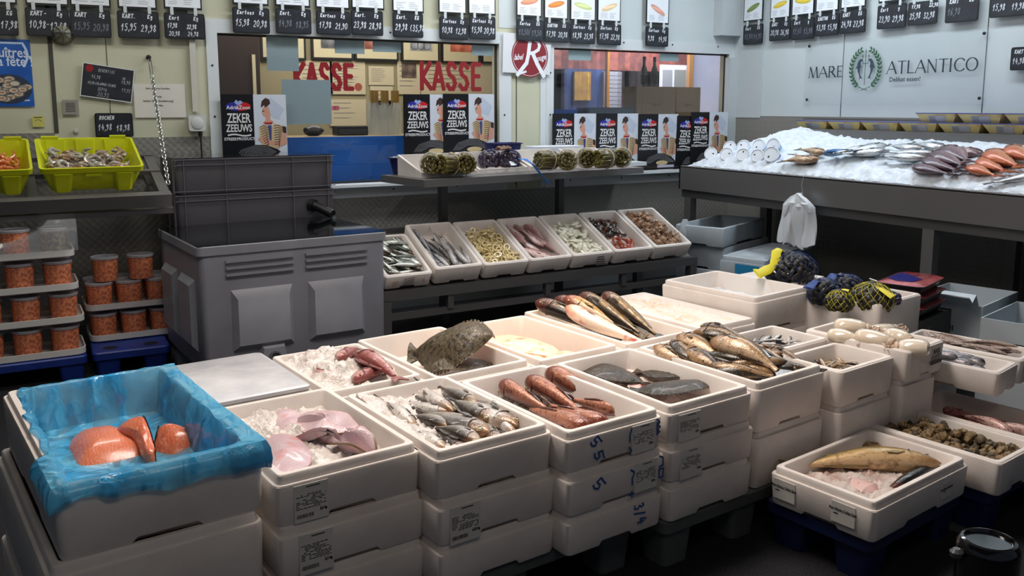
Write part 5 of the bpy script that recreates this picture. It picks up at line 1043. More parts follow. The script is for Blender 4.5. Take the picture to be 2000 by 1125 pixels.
# --- red gurnards
f=BOX['gurn']; ice_bed('gurn',.032,'crushed ice under the red gurnards',f=lambda u,v:.035*max(0,v-.55),seed=4,mt=icew)
for i,q in enumerate([((979,750),(1082,808),.478,.445,'red gurnard, left of the rear three'),((1031,743),(1140,810),.482,.448,'red gurnard, middle of the rear three'),((1070,728),(1200,795),.484,.452,'red gurnard, right of the rear three'),((1150,845),(1024,795),.436,.436,'red gurnard at the front left rim'),((1186,832),(1064,788),.440,.446,'red gurnard between two others at the front'),((1243,812),(1115,780),.446,.454,'red gurnard with an orange face at the front right')]):
    lay(K['gurn%d'%(i%3)],q[0],q[1],q[2],q[3],q[4],70 if i>2 else 80,1,fat=1.3 if i>2 else 1.2)
# --- golden brown heap
f=BOX['mullet']; ice_bed('mullet',.125,'ice under the golden brown fish',seed=5,mt=icew)
Mq=[((1276,676),(1345,704),.520,.500,'',0),((1312,664),(1384,713),.535,.500,'',0),((1322,655),(1418,705),.545,.505,'',0),((1354,648),(1480,680),.560,.525,'',0),((1387,664),(1535,735),.550,.490,'',0),((1368,636),(1460,668),.560,.540,'d',1),((1462,672),(1562,722),.530,.495,'',0),((1490,676),(1578,717),.520,.490,'d',1),((1381,714),(1522,736),.500,.485,'d',1),((1376,722),(1520,742),.485,.475,'',0),((1336,684),(1390,718),.515,.490,'d',1),((1420,668),(1530,705),.540,.505,'d',1),((1300,690),(1372,716),.495,.485,'',0)]
nm=['pale brown fish at the left end of the golden heap','arched golden fish, second from the left rim','golden fish lying behind the arched one','fish with a blue white shine on top of the golden heap','longest golden fish with a shiny belly','dark headed fish peeking over the back of the golden heap','golden fish crossing toward the right rim','dark fish along the right rim of the golden heap','brown fish lying along the front of the golden heap','dark speckled fish lowest at the front of the golden heap','black blotched fish under the arched golden one','dark striped fish between the golden ones','brown fish tucked under the left end of the heap']
for i,q in enumerate(Mq): lay(K[('mulld%d' if q[4] else 'mull%d')%(i%3)],q[0],q[1],q[2],q[3],nm[i],(10,-15,20,0,5)[i%5],(-1,1)[i%2],fat=1.38)
pile([K['mulld0'],K['mull1'],K['mulld2']],BOX['mullet'],16,'brown fish deep in the golden heap','brown fish deep in the golden heap',u=(.2,.85),v=(.1,.75),z=(.135,.165),ang=(95,150),roll=20)
# --- dark catfish laid over the rim
ice_bed('burb',.040,'wet ice in the box of the dark catfish',seed=6,mt=icew)
for k,q in enumerate([('cat',(1046,590),(1150,638),.545,.470,'dark catfish hanging over the left rim',20,1),('cat',(1084,583),(1170,628),.550,.475,'short dark catfish behind the pale one',60,1),('catg',(1103,582),(1215,640),.565,.475,'golden scaled catfish in the middle',30,1),('cat',(1132,577),(1243,648),.560,.470,'dark catfish with a red gill edge',40,1),('cat',(1177,576),(1278,652),.565,.472,'largest black catfish at the right',50,1),('catp',(1106,600),(1246,662),.560,.472,'pale bellied catfish lying uppermost',0,-1)]): lay(K[q[0]],q[1],q[2],q[3],q[4],q[5],q[6],q[7],fat=1.25)
# --- ice in slab, upice, buried pink fish
slabm=mat('slush_ice',(238,226,212),.3,c2=(222,196,170),ns=7,bump=.6,bs=110,sss=.2)
o=BOX['slab'].o
ice_bed('slab',.106,'ice slush filling a box level to its rim',amp=.010,seed=8,mt=slabm); ice_bed('upice',.070,'crushed ice heaped in the deep box at the back of the table',f=lambda u,v:.05*max(0,.5-u),seed=9); ice_bed('ice',.075,'crushed ice burying pink fish behind the whiting',amp=.018,f=lambda u,v:.045*math.sin(PI*u)*min(1,v*2.2)+.01,seed=10,mt=icew)
f=BOX['ice']
for i,(p0,p1,zz) in enumerate((((700,694),(782,745),.528),((690,742),(760,728),.505),((660,700),(700,690),.530),((640,740),(600,728),.485))):
    k=dict(K['redr']); o=lay(K['redr'],p0,p1,zz,zz-.02,'pink fish showing through the ice, '+['longest, by the right rim','at the front','at the back','at the left front'][i],0,1,fat=1.1)
# --- pale monkfish
def blobfish(name,pts,rad,flat,m,label,cat='fish',z=0): 
    b=MB(); b.fc=[]; P3=[]; 
    pts=[Vector(p) for p in pts]; loops=[]
    for i,q in enumerate(pts):
        t=(pts[min(i+1,len(pts)-1)]-pts[max(i-1,0)]).normalized(); a=t.cross(Vector((0,0,1))).normalized(); r=rad[i]; 
        loops.append([q+a*math.cos(2*PI*k/18)*r*(1+.06*math.sin(5*k+i))+Vector((0,0,1))*math.sin(2*PI*k/18)*r*flat for k in range(18)])
    b.loft([list(reversed(l)) for l in loops])
    n=len(pts); b.fc=[(i/(n-1),.5+.5*math.sin(2*PI*k/18),0) for i in range(n) for k in range(17,-1,-1)]
    return tag(b.build(name,m),label,cat)
F_monk=fishmat('flesh_monk',(244,206,176),(240,192,160),(222,150,120),ns=16,rough=.25,red=(214,130,104),metal=0)
def chain_px(l,z): return [onz(x,y,zz) for (x,y),zz in zip(l,z)]
blobfish('monkfish',chain_px([(925,672),(950,672),(985,674),(1030,682),(1070,690),(1100,700)],[.45,.455,.46,.455,.45,.44]),[.02,.06,.085,.085,.06,.02],.42,F_monk,'large pale pink monkfish under the warm lamp')
blobfish('monkfish',chain_px([(1060,704),(1085,700),(1110,696),(1135,694)],[.46,.465,.465,.455]),[.01,.035,.04,.012],.5,F_monk,'small folded flap of pale monkfish near the right rim')
blobfish('monkfish',chain_px([(965,690),(1010,700),(1050,708),(1075,710)],[.44,.445,.445,.44]),[.02,.05,.05,.015],.4,F_monk,'pink monkfish piece along the front rim')
# --- flatfish
def flat_kind(name,L,W,Th,mt,mb,wave=.0,frill=.06,nl=20):
    m=MB(); m.fc=[]; tops=[]; prof=[(0,.08),(.05,.35),(.15,.68),(.3,.93),(.45,1),(.6,.9),(.75,.6),(.86,.26),(.9,.14),(.93,.2),(1,.42)]
    nw=10; rows=[]
    for i in range(nl+1):
        s=i/nl; hw=W/2*interp(prof,s); fr_=1+(frill*math.sin(i*9.3)*.6 if .12<s<.86 else 0); top=[];bot=[]
        tz=Th*min(1,interp(prof,s)*1.4)*(1 if s<.86 else .25)
        for j in range(nw+1):
            t=-1+2*j/nw; y=hw*fr_*t; z=wave*L*(math.sin(s*5.2+.6)*.5+.35*math.sin(t*2.2+s*3)); c=(1-abs(t)**1.7)
            top.append((s*L,y,z+.0015+tz*c)); bot.append((s*L,y,z-.0015))
        rows.append(top+list(reversed(bot)))
    for r in rows:
        for q in r: m.fc.append((q[0]/L,.5,0))
    m.loft(rows); bm=m.mesh(name,[mt,mb]); nr=2*(nw+1)
    for p in bm.polygons:
        if all((vi%nr)>nw for vi in p.vertices): p.material_index=1
    parts=[]
    for sg in (-1,1):
        g=MB(); n=nl
        for i in range(3,int(nl*.86)):
            s0,s1=i/nl,(i+.8)/nl
            def pt(s,k): t=sg*k; hw=W/2*interp(prof,s); return (s*L,hw*t,wave*L*(math.sin(s*5.2+.6)*.5+.35*math.sin(t*2.2+s*3))+.001)
            a=pt(s0,.93); b_=pt(s1,.93); c=pt(s1+.01,1.10); d=pt(s0+.02,1.10)
            ids=[g.p(*q) for q in (a,b_,c,d)]; g.face(ids)
        g.fc=[(.5,.5,0)]*len(g.v); parts.append(('side_fin',g.mesh('side_fin',mt,False)))
    g=MB()
    for k in range(2): g.lathe([(.007,0),(.006,.004),(.002,.006)],10,False,True,(L*.10,W*(.06+.07*k),Th*.55))
    parts.append(('eyes',g.mesh('eyes',mat('eye_pupil',(12,12,14),.08,coat=1))))
    return dict(name=name,body=bm,parts=parts,L=L)
def lay_flat(Kf,p0,p1,z0,z1,label,roll=0,fat=1,zs=1,parts=True,up=1):
    a,b=onz(p0[0],p0[1],z0),onz(p1[0],p1[1],z1); ex=(b-a); D=ex.length; ex.normalize(); ez=Vector((0,0,1)); ez=(ez-ex*ez.dot(ex)).normalized(); ey=ez.cross(ex); s=D/Kf['L']
    M=T(a)@Matrix((ex,ey,ez)).transposed().to_4x4()@RX(R(roll)+(0 if up>0 else PI))@Matrix.Diagonal((s,s*fat,s*zs,1)); return put(Kf,M,label,'fish',None,parts)
bellym=fishmat('flat_belly',(226,190,184),(232,206,200),(236,214,206),ns=12,rough=.2,red=(206,140,134),metal=0)
K['turb']=flat_kind('turbot',.36,.25,.026,F_flat,bellym,.07); K['plai']=flat_kind('plaice',.24,.165,.018,F_plai,bellym,.045)
lay_flat(K['turb'],(966,662),(796,688),.545,.475,'larger brown turbot arching up over the rim',-24,fat=1.15,zs=1.6); lay_flat(K['turb'],(846,722),(980,710),.455,.445,'smaller brown turbot lying under the arched one, at the front rim',-8,fat=.9,zs=1.2)
lay_flat(K['plai'],(1144,718),(1268,748),.450,.445,'dark plaice at the left of its box',-10,fat=1.25); lay_flat(K['plai'],(1378,738),(1242,722),.452,.446,'dark plaice lying behind, in the middle of the box',8,fat=1.1); lay_flat(K['plai'],(1388,758),(1232,760),.455,.450,'dark plaice in front, lying over a pale one',10,fat=1.15)
lay_flat(K['plai'],(1190,708),(1318,716),.452,.446,'pale belly up plaice at the back rim',10,fat=1.0,up=-1,parts=False); lay_flat(K['plai'],(1225,752),(1290,760),.440,.440,'pale belly up plaice beneath the dark ones',0,up=-1,parts=False); lay_flat(K['plai'],(1350,752),(1412,748),.450,.470,'pale plaice tail raised at the right rim',20,fat=1.0,up=-1,parts=False)
ice_bed('plaice',.030,'ice left in the box of dark plaice',f=lambda u,v:.03*max(0,v-.7),seed=12,mt=icew); ice_bed('flound',.026,'wet bottom under the brown turbot',seed=13,mt=icew,amp=.004); ice_bed('pink',.03,'wet ice under the pale monkfish',seed=14,mt=icew,amp=.005)
# --- skate wings
F_wing=fishmat('flesh_wing',(214,192,192),(206,178,182),(196,160,164),ns=14,rough=.16,red=(214,140,140),metal=0); F_wedge=mat('wing_edge',(120,96,70),.3)
def wing(name,outline,zf,label,th=.008):
    # an outlined flap given by world points of its rim, filled over a fan of rings
    o0=outline; outline=[]
    for i in range(len(o0)):
        a,b,c,d=o0[i-1],o0[i],o0[(i+1)%len(o0)],o0[(i+2)%len(o0)]
        for k in range(5): t=k/5; outline.append(.5*((2*b)+(c-a)*t+(2*a-5*b+4*c-d)*t*t+(3*b-a-3*c+d)*t*t*t))
    C0=sum(outline,Vector())/len(outline); m=MB(); m.fc=[]; n=len(outline); R_=7; top=[];bot=[]
    for r in range(1,R_+1):
        t=r/R_; tp=[];bt=[]
        for k,q in enumerate(outline):
            p=C0.lerp(q,t); z=zf(t,k/n); e=th*(1-t**3)+.0015
            tp.append(m.p(p.x,p.y,p.z+z+e)); bt.append(m.p(p.x,p.y,p.z+z-.001))
        top.append(tp); bot.append(bt)
    ct=m.p(C0.x,C0.y,C0.z+zf(0,0)+th); cb=m.p(C0.x,C0.y,C0.z+zf(0,0)-.001)
    for L_,c,f_ in ((top,ct,0),(bot,cb,1)):
        for k in range(n):
            j=(k+1)%n; a=(c,L_[0][k],L_[0][j]); m.face(a if not f_ else a[::-1])
            for r in range(R_-1): a=(L_[r][k],L_[r+1][k],L_[r+1][j],L_[r][j]); m.face(a if not f_ else a[::-1])
    for k in range(n): j=(k+1)%n; m.face((top[-1][k],bot[-1][k],bot[-1][j],top[-1][j]))
    m.fc=[(.5,.5+.3*noise.noise(v*20),0) for v in m.v]
    o=tag(m.build(name,F_wing),label,'skate wing'); e=MB(); pts=[m.v[i]+Vector((0,0,-.001)) for i in top[-1]]; e.tube(pts+[pts[0]],.0032 if 'wavy' in label or 'strip' in label else .0014,6); e.build('dark_edge' if 'wavy' in label or 'strip' in label else 'edge',F_wedge if 'wavy' in label or 'strip' in label else mat('wing_edge_pink',(200,140,140),.3),o); return o
def olpx(l,z): return [onz(x,y,z+dz) for x,y,dz in l]
ice_bed('ray',.060,'crushed ice under the skate wings',amp=.016,f=lambda u,v:.02*math.sin(PI*u*1.2)+.012,seed=15,mt=icew)
wing('skate_wing',olpx([(534,815,.01),(545,802,.02),(570,801,.02),(590,812,.01),(580,835,.01),(556,850,0),(540,838,0)],.475),lambda t,a:0,'small pink rimmed skate wing at the back left of its box')
wing('skate_wing',olpx([(582,818,.01),(605,800,.03),(640,796,.03),(675,803,.02),(690,822,.01),(702,845,0),(680,853,-.01),(645,851,0),(610,844,.01),(590,835,.01)],.490),lambda t,a:.010*math.sin(t*3+a*9),'broad pale skate wing lying on the others')
wing('skate_wing',olpx([(575,846,.02),(600,836,.025),(640,850,.02),(680,858,.01),(712,845,.03),(730,850,.035),(735,870,.02),(725,885,0),(690,880,.02),(660,880,.0),(630,868,-.01),(605,852,.0)],.490),lambda t,a:.018*math.sin(t*4+a*14),'curled skate wing with a brown wavy edge')
wing('skate_wing',olpx([(522,862,.01),(545,848,.01),(580,856,.01),(603,880,.01),(606,905,0),(580,925,0),(548,932,0),(524,925,0),(520,895,0)],.492),lambda t,a:.012*(1-t),'large pink skate wing in the front left corner')
wing('skate_wing',olpx([(640,905,0),(670,892,.01),(710,893,.01),(735,884,.02),(752,880,.01),(748,893,0),(715,908,0),(670,918,0)],.455),lambda t,a:.006*math.sin(a*12),'narrow skate wing strip by the right rim')
# --- salmon fillets in blue film
sal=mat('salmon_flesh',(226,122,84),.28,c2=(214,96,58),ns=9,coat=.3,bump=.2,bs=60); nt=sal.node_tree
wv=nt.nodes.new('ShaderNodeTexWave'); wv.inputs['Scale'].default_value=36; wv.inputs['Distortion'].default_value=9; wv.inputs['Detail Scale'].default_value=3; wv.inputs['Detail'].default_value=2; tcn=[n for n in nt.nodes if n.bl_idname=='ShaderNodeTexCoord'][0]; nt.links.new(tcn.outputs['Object'],wv.inputs['Vector'])
bsd=nt.nodes['Principled BSDF']; src=bsd.inputs['Base Color'].links[0].from_socket; mx=nt.nodes.new('ShaderNodeMix'); mx.data_type='RGBA'; nt.links.new(src,mx.inputs['A']); mx.inputs['B'].default_value=lin((246,176,146)); rr_=nt.nodes.new('ShaderNodeMapRange'); rr_.inputs['From Min'].default_value=.72; rr_.inputs['From Max'].default_value=.98; rr_.inputs['To Max'].default_value=.5; nt.links.new(wv.outputs['Fac'],rr_.inputs['Value']); nt.links.new(rr_.outputs[0],mx.inputs['Factor']); nt.links.new(mx.outputs['Result'],bsd.inputs['Base Color'])
sskin=mat('salmon_skin',(170,174,178),.25,.5,c2=(60,64,70),ns=60,stops=(.45,.6))
def fillet(l,z,th,label,skin=None,dome=.03):
    # l: outline in px at height z; thick slab with a domed top
    ol=[onz(x,y,z+dz) for x,y,dz in l]; C0=sum(ol,Vector())/len(ol); m=MB(); n=len(ol); rings=[]
    # refine outline
    ol2=[]; 
    for i in range(n):
        a,b,c,d=ol[i-1],ol[i],ol[(i+1)%n],ol[(i+2)%n]
        for k in range(4): t=k/4; ol2.append(.5*((2*b)+(c-a)*t+(2*a-5*b+4*c-d)*t*t+(3*b-a-3*c+d)*t*t*t))
    n=len(ol2); prof=[(1.0,-th),(1.02,-th*.5),(1.0,-.006),(.94,.0),(.8,dome*.35),(.55,dome*.75),(.3,dome*.95)]
    L_=[[C0.lerp(q,s)+Vector((0,0,dz)) for q in ol2] for s,dz in prof]
    m.loft(L_); o=m.build('salmon_fillet',sal); tag(o,label,'salmon fillet')
    if skin:
        s=MB(); i0,i1=skin; idx=[i%n for i in range(int(i0*4),int(i1*4)+1)]; a=[C0.lerp(ol2[i],1.03) for i in idx]
        s.loft([[q+Vector((0,0,-th)),q+Vector((0,0,.0)),C0.lerp(q,.97)+Vector((0,0,.004))] for q in a],False,False,False); s.build('silver_skin',sskin,o)
    return o
fillet([(132,868,0),(150,845,.0),(185,838,.01),(222,834,.02),(258,848,.015),(285,872,.0),(292,884,0),(240,900,0),(160,912,0),(142,895,0)],.475,.06,'large rippled salmon fillet at the front left of the film lined box',dome=.035)
fillet([(228,838,.01),(250,818,.03),(278,812,.04),(290,832,.03),(300,862,.01),(303,880,0),(285,882,0),(262,856,0)],.505,.07,'upright salmon piece with silver skin, in the middle',skin=(2,5),dome=.01)
fillet([(303,878,0),(305,850,.03),(312,832,.045),(340,834,.04),(375,845,.02),(402,858,0),(404,876,-.01),(340,892,-.01)],.480,.06,'smooth salmon fillet at the right of the film lined box',skin=(0,2),dome=.03)
fillet([(150,880,0),(220,860,0),(330,860,0),(400,870,0),(390,900,0),(200,935,0)],.44,.04,'salmon fillet lying under the others',dome=.01)
film=mat('film_blue_thin',(140,226,250),.12,alpha=.6,spec=1,coat=.8,c2=(50,184,240),ns=7,bump=.9,bs=16); nt=film.node_tree; bs_=nt.nodes['Principled BSDF']
tc_=[n for n in nt.nodes if n.bl_idname=='ShaderNodeTexCoord'][0]; mp_=nt.nodes.new('ShaderNodeMapping'); mp_.inputs['Scale'].default_value=(9,9,3.5); nt.links.new(tc_.outputs['Object'],mp_.inputs[0]); nz_=nt.nodes.new('ShaderNodeTexNoise'); nz_.inputs['Scale'].default_value=1.6; nz_.inputs['Detail'].default_value=4; nz_.inputs['Distortion'].default_value=1.4; nt.links.new(mp_.outputs[0],nz_.inputs['Vector'])
ar_=nt.nodes.new('ShaderNodeMapRange'); ar_.inputs['From Min'].default_value=.46; ar_.inputs['From Max'].default_value=.60; ar_.inputs['To Min'].default_value=.16; ar_.inputs['To Max'].default_value=.88; nt.links.new(nz_.outputs['Fac'],ar_.inputs['Value']); nt.links.new(ar_.outputs[0],bs_.inputs['Alpha'])
bq_=nt.nodes.new('ShaderNodeBump'); bq_.inputs['Strength'].default_value=1; bq_.inputs['Distance'].default_value=.012; nt.links.new(nz_.outputs['Fac'],bq_.inputs['Height']); nt.links.new(bs_.inputs['Normal'].links[0].from_socket,bq_.inputs['Normal']); nt.links.new(bq_.outputs[0],bs_.inputs['Normal'])
fr=BOX['salmon']; rgf=random.Random(4); w,d,h=fr.w,fr.d,fr.h; m=MB(); N=120; rows=[]
def film_row(inset,z,amp,fz=0,seed=0):
    out=[]
    for k in range(N):
        t=k/N*4; i=int(t); u=t-i; W_,D_=w-2*inset,d-2*inset
        x,y=[(inset+W_*u,inset),(inset+W_,inset+D_*u),(inset+W_*(1-u),inset+D_),(inset,inset+D_*(1-u))][i]
        nx,ny=[(0,-1),(1,0),(0,1),(-1,0)][i]; nn=noise.noise(Vector((k*.32,seed,z*6)))+.5*noise.noise(Vector((k*.9,seed,z*9))); out.append((x+nx*nn*amp,y+ny*nn*amp,z+fz*noise.noise(Vector((k*.14,3,seed)))))
    return out
back=lambda k:1 if 60<=k<90 else 0
for inset,z,amp,fz in ((-.012,h-.045,.008,.04),(-.014,h-.026,.010,.018),(-.012,h-.008,.008,.004),(-.004,h+.006,.003,.003),(.014,h+.007,.003,.003),(.034,h+.001,.010,.004),(.044,h-.03,.018,.01),(.048,h-.06,.022,.01),(.052,h-.09,.022,.01),(.06,.045,.012,.005),(.10,.035,.01,0)):
    rows.append(film_row(inset,z,amp,fz,inset*100))
m.M=fr.M; 
for ri,r in enumerate(rows):    # the skirt is short at the back rim where the foam shows
    for k in range(N):
        if 57<=k<113 and ri<5: x,y,z=r[k]; q_=.004*math.sin(k*1.3)+.006*noise.noise(Vector((k*.5,1,1))); r[k]=(max(x,.018+.02*(k<100)+q_+ri*.001),min(y,d-.022+q_-ri*.001),h+.002+.001*ri)
tr_=nt.nodes.new('ShaderNodeBsdfTranslucent'); tr_.inputs[0].default_value=lin((120,218,250)); ms_=nt.nodes.new('ShaderNodeMixShader'); ms_.inputs[0].default_value=.3; mo_=[n for n in nt.nodes if n.bl_idname=='ShaderNodeOutputMaterial'][0]; nt.links.new(bs_.outputs[0],ms_.inputs[1]); nt.links.new(tr_.outputs[0],ms_.inputs[2]); nt.links.new(ms_.outputs[0],mo_.inputs[0])
m.loft(rows,False,True); o=m.build('blue_film',film); sd=o.modifiers.new('thickness','SOLIDIFY'); sd.thickness=.0012; tag(o,'thin blue plastic film lining the salmon box and folded over its rim','plastic film')
# ------------------------------------------------------------------ small fish, squid and shellfish in the right hand boxes
def dome(u,v): return 1-.5*(abs(u-.5)*2)**2*.6-.3*(abs(v-.5)*2)**2
f=BOX['sprat']; pile([K['anc0'],K['anc1'],K['anc2']],f,170,'small brown and silver anchovy in the chipped foam box','loose anchovies in the chipped box',u=(.08,.80),v=(.1,.9),z=(.03,.105),ang=(0,360),shape=dome,tilt=16)
f=BOX['anch']; pile([K['spr0'],K['spr1'],K['spr2']],f,170,'small silver sprat in the little box behind the anchovies','loose silver sprats in the little box',u=(.06,.94),v=(.06,.94),z=(.04,.118),ang=(90,220),shape=dome,tilt=14)
sqm=mat('squid_cream',(234,224,206),.12,c2=(222,206,184),ns=10,coat=.8,sss=.3); sqt=mat('squid_tentacle',(214,192,170),.3,c2=(176,150,130),ns=40,bump=.5,bs=80,sss=.2)
def squid(p0,p1,z,label,r=.036,group=None,heads=True):
    a,b=onz(p0[0],p0[1],z),onz(p1[0],p1[1],z); d=b-a; L=d.length; ex=d.normalized(); M=T(a)@Matrix((ex,Vector((0,0,1)).cross(ex),Vector((0,0,1)))).transposed().to_4x4()
    m=MB(); m.tube([(L*t,0,0) for t in (0,.03,.12,.3,.55,.8,.93,1)],[r*q for q in (.15,.6,.9,1,1,.86,.7,.45)],18,True,.72); o=m.build('squid',sqm); o.matrix_world=M; tag(o,label,'squid',group)
    if heads:
        h=MB(); h.tube([(L*t,0,-.004) for t in (.97,1.04,1.12,1.16)],[r*.5,r*.62,r*.5,r*.2],12,True,.8); q=h.build('head',sqt,o)
        for k in range(7):
            g=MB(); an=(k-3)*.32; pts=[]; 
            for i in range(7): t=i/6; rr=L*1.12+.055*t; pts.append((rr-.02*t*abs(k-3)*.5,math.sin(an)*.05*t+.012*math.sin(t*7+k),-.004+.012*math.cos(t*5+k*2)*t))
            g.tube(pts,[.006*(1-.75*i/6) for i in range(7)],6); g.build('tentacle',sqt,o)
    return o
ice_bed('squid',.05,'ice under the cream squid',seed=20,mt=icew)
for q in (((1628,636),(1692,640),.525,'long squid tube at the back of the squid box',.036),((1618,652),(1668,661),.510,'squid tube at the left rim of the squid box',.030),((1672,655),(1738,668),.520,'squid tube in the middle with a pale mantle',.036),((1732,650),(1775,662),.505,'squid tube behind, beside the right rim',.030),((1817,682),(1755,676),.515,'rounded squid tube at the front right, shiny',.037),((1700,648),(1745,640),.500,'small squid with curled tentacles between the tubes',.026)): squid(q[0],q[1],q[2],q[3],q[4]*1.22)
# grey and brown squid boxes
cut=fishmat('skin_cuttle',(48,46,50),(92,88,92),(150,144,148),spots=(36,34,38),ns=50,rough=.15,metal=.1); K['cutt']=fish_kind('cuttlefish',.16,.045,.032,cut,'gurn',12,12,bend=.05,tail=.2,fork=.1,dors=(),anal=(),gill=False,pect=False)
brs=fishmat('skin_brown_squid',(84,60,52),(128,100,88),(176,156,144),spots=(74,48,42),ns=60,rough=.18,metal=0); K['thsq']=fish_kind('thin_squid',.22,.02,.016,brs,'thin',12,8,bend=.06,tail=.15,dors=(),anal=(),gill=False,pect=False)
ice_bed('octo',.030,'ice around the grey cuttlefish',seed=22); ice_bed('cutt',.040,'ice around the thin brown squid',seed=23)
pile([K['cutt']],BOX['octo'],36,'glossy grey cuttlefish in the small box behind the squid','grey cuttlefish',u=(.2,.7),v=(.3,.95),z=(.035,.090),ang=(60,120),tilt=10,roll=60,cat='cuttlefish')
pile([K['thsq']],BOX['cutt'],60,'thin brown squid lying in strands by the white cartons','thin brown squid',u=(.15,.75),v=(.35,.95),z=(.045,.098),ang=(70,112),tilt=8,cat='squid')
# big golden cod
f=BOX['bass']; ice_bed('bass',.062,'bloody crushed ice under the big golden cod',seed=24,mt=mat('pink_ice',(206,192,184),.22,c2=(168,124,110),ns=12,bump=.8,bs=140,sss=.2,stops=(.5,.75)),amp=.012)
o=put(K['cod'],lay_M(K['cod'],onz(1838,905,.235),onz(1535,912,.225),roll=-12,flip=1,fat=.78),'big golden cod arched over the ice in the nearest low box')
blobfish('fish_fillet',chain_px([(1660,935),(1680,945),(1700,955),(1715,964)],[.20,.208,.21,.20]),[.02,.036,.040,.02],.35,bellym,'pale pinkish fish lying beneath the big cod')
blobfish('fish_tail',chain_px([(1738,958),(1765,940),(1800,920),(1830,905)],[.20,.215,.22,.21]),[.012,.020,.022,.026],.7,F_cat,'black scaly fish tail in the right corner of the cod box')
put(K['mull1'],lay_M(K['mull1'],onz(1665,868,.22),onz(1800,880,.215),roll=20),'pale fish partly hidden behind the big cod')
# whelks
wh=mat('whelk_shell',(150,124,84),.6,c2=(92,74,50),ns=50,bump=.7,bs=60); whd=mat('whelk_dark',(104,88,62),.6,c2=(60,50,36),ns=50,bump=.7,bs=60)
def whelk_mesh(m_,s):
    m=MB(); rg=random.Random(s); loops=[]
    for i in range(15):
        t=i/14; r=.021*(math.sin(PI*min(1,t*.62+.12))**.9)*(1-.55*t)*(1+.10*math.sin(t*22)); loops.append([(.044*t-.018,r*math.cos(2*PI*k/10)*(1+.2*math.sin(k*1.7+s)),r*math.sin(2*PI*k/10)+.004*math.sin(t*4)) for k in range(10)])
    m.loft(loops); return m.mesh('whelk',m_)
WH=[whelk_mesh(wh,1),whelk_mesh(whd,2),whelk_mesh(wh,3)]
f=BOX['whelk']; rg=random.Random(8); n=0; pts=[]
for L_ in range(4):
    for i in range(7):
        for j in range(13):
            if L_==3 and (i in(0,1,6) or j<3 or j>10 or rg.random()<.4): continue
            if L_<2 and 1<i<5 and 1<j<11: continue
            x=.05+(f.w-.10)*(i+rg.uniform(-.2,.2))/6; y=.045+(f.d-.10)*(j+rg.uniform(-.2,.2))/12
            o=link('whelk',rg.choice(WH),None,f.M@T(x,y,.036+.022*L_+rg.uniform(-.003,.005))@RZ(rg.uniform(0,6.3))@RY(rg.uniform(-.7,.7))@RX(rg.uniform(0,6.3))@Matrix.Scale(rg.uniform(.75,1.1),4)); tag(o,'brown knobbly whelk in the low foam box','whelk','whelks in the low foam box')
# red fish box
f=BOX['red']; ice_bed('red',.03,'ice in the box of small red fish',seed=26,mt=icew)
K['redr2']=fish_kind('small_redfish',.26,.056,.046,F_redr,'gurn',bend=-.05,eye=.006)
for i,q in enumerate((((1842,800),(1935,822),.225),((1975,845),(1880,812),.230),((1990,862),(1920,830),.225),((2030,850),(1960,838),.22),((1960,858),(2030,880),.215))): lay(K['redr' if i%2 else 'redr2'],q[0],q[1],q[2],q[2],'small red fish in the low box by the right edge, '+['farthest left','middle, on top','front','at the frame edge','lowest'][i],20,1,fat=1.1)
# ------------------------------------------------------------------ tilted shelf boxes
pile([K['herr%d'%i] for i in range(3)],BOX['lherr'],70,'small silver herring heaped in the leftmost tilted box','herrings in the leftmost tilted box',u=(.1,.9),v=(.05,.92),z=(.03,.095),ang=(100,200),tilt=10,parts=False)
ks=[K['hake%d'%i] for i in range(3)]
for i,(u,v,zz,dx) in enumerate(((.16,.06,.05,.00),(.30,.05,.06,.06),(.42,.05,.05,.0),(.55,.05,.065,-.03),(.68,.05,.055,.04),(.80,.05,.065,-.05),(.87,.06,.05,-.08),(.36,.30,.078,.12),(.60,.28,.075,-.1),(.22,.35,.07,.10),(.5,.2,.045,.05))):
    b=BOX['lbass']; a=b.M@Vector((u*b.w,v*b.d+.02,zz)); c=b.M@Vector(((u-dx)*b.w-.05*(1 if i%3 else -.3),min(.95,v+.72)*b.d,zz+.008)); a,c=(a,c) if i not in(7,9) else (c,a)
    kk=ks[i%3]; up=(b.M.to_3x3()@Vector((0,0,1))); ex=(c-a); D=ex.length; ex.normalize(); ey=(up-ex*up.dot(ex)).normalized(); ez=ex.cross(ey)
    put(kk,T(a)@Matrix((ex,ey,ez)).transposed().to_4x4()@RX(R((20,-30,50)[i%3]))@Matrix.Scale(D/kk['L'],4),'slim dark hake in the tilted box, '+['at the left rim','second from the left','third from the left','in the middle','right of the middle','beside the right rim','against the right wall','lying head up on top, left','lying on top, right','head up at the far left','bottom layer'][i],'fish')
ringm=mat('ring_cream',(228,210,160),.25,c2=(206,184,128),ns=14,coat=.4,sss=.2)
def torus(Rr,r,m_,name,sx=1):
    m=MB(); L_=[]
    for i in range(12):
        t=2*PI*i/12; c=Vector((Rr*math.cos(t)*sx,Rr*math.sin(t),0)); d=Vector((math.cos(t),math.sin(t),0)); L_.append([m.p(c+d*r*math.cos(2*PI*k/6)+Vector((0,0,r*1.3*math.sin(2*PI*k/6)))) for k in range(6)])
    for i in range(12):
        for k in range(6): m.face((L_[i][k],L_[(i+1)%12][k],L_[(i+1)%12][(k+1)%6],L_[i][(k+1)%6]))
    return m.mesh(name,m_)
RI=[torus(.016,.005,ringm,'squid_ring'),torus(.014,.0055,ringm,'squid_ring',1.3),torus(.019,.0045,ringm,'squid_ring',.8)]
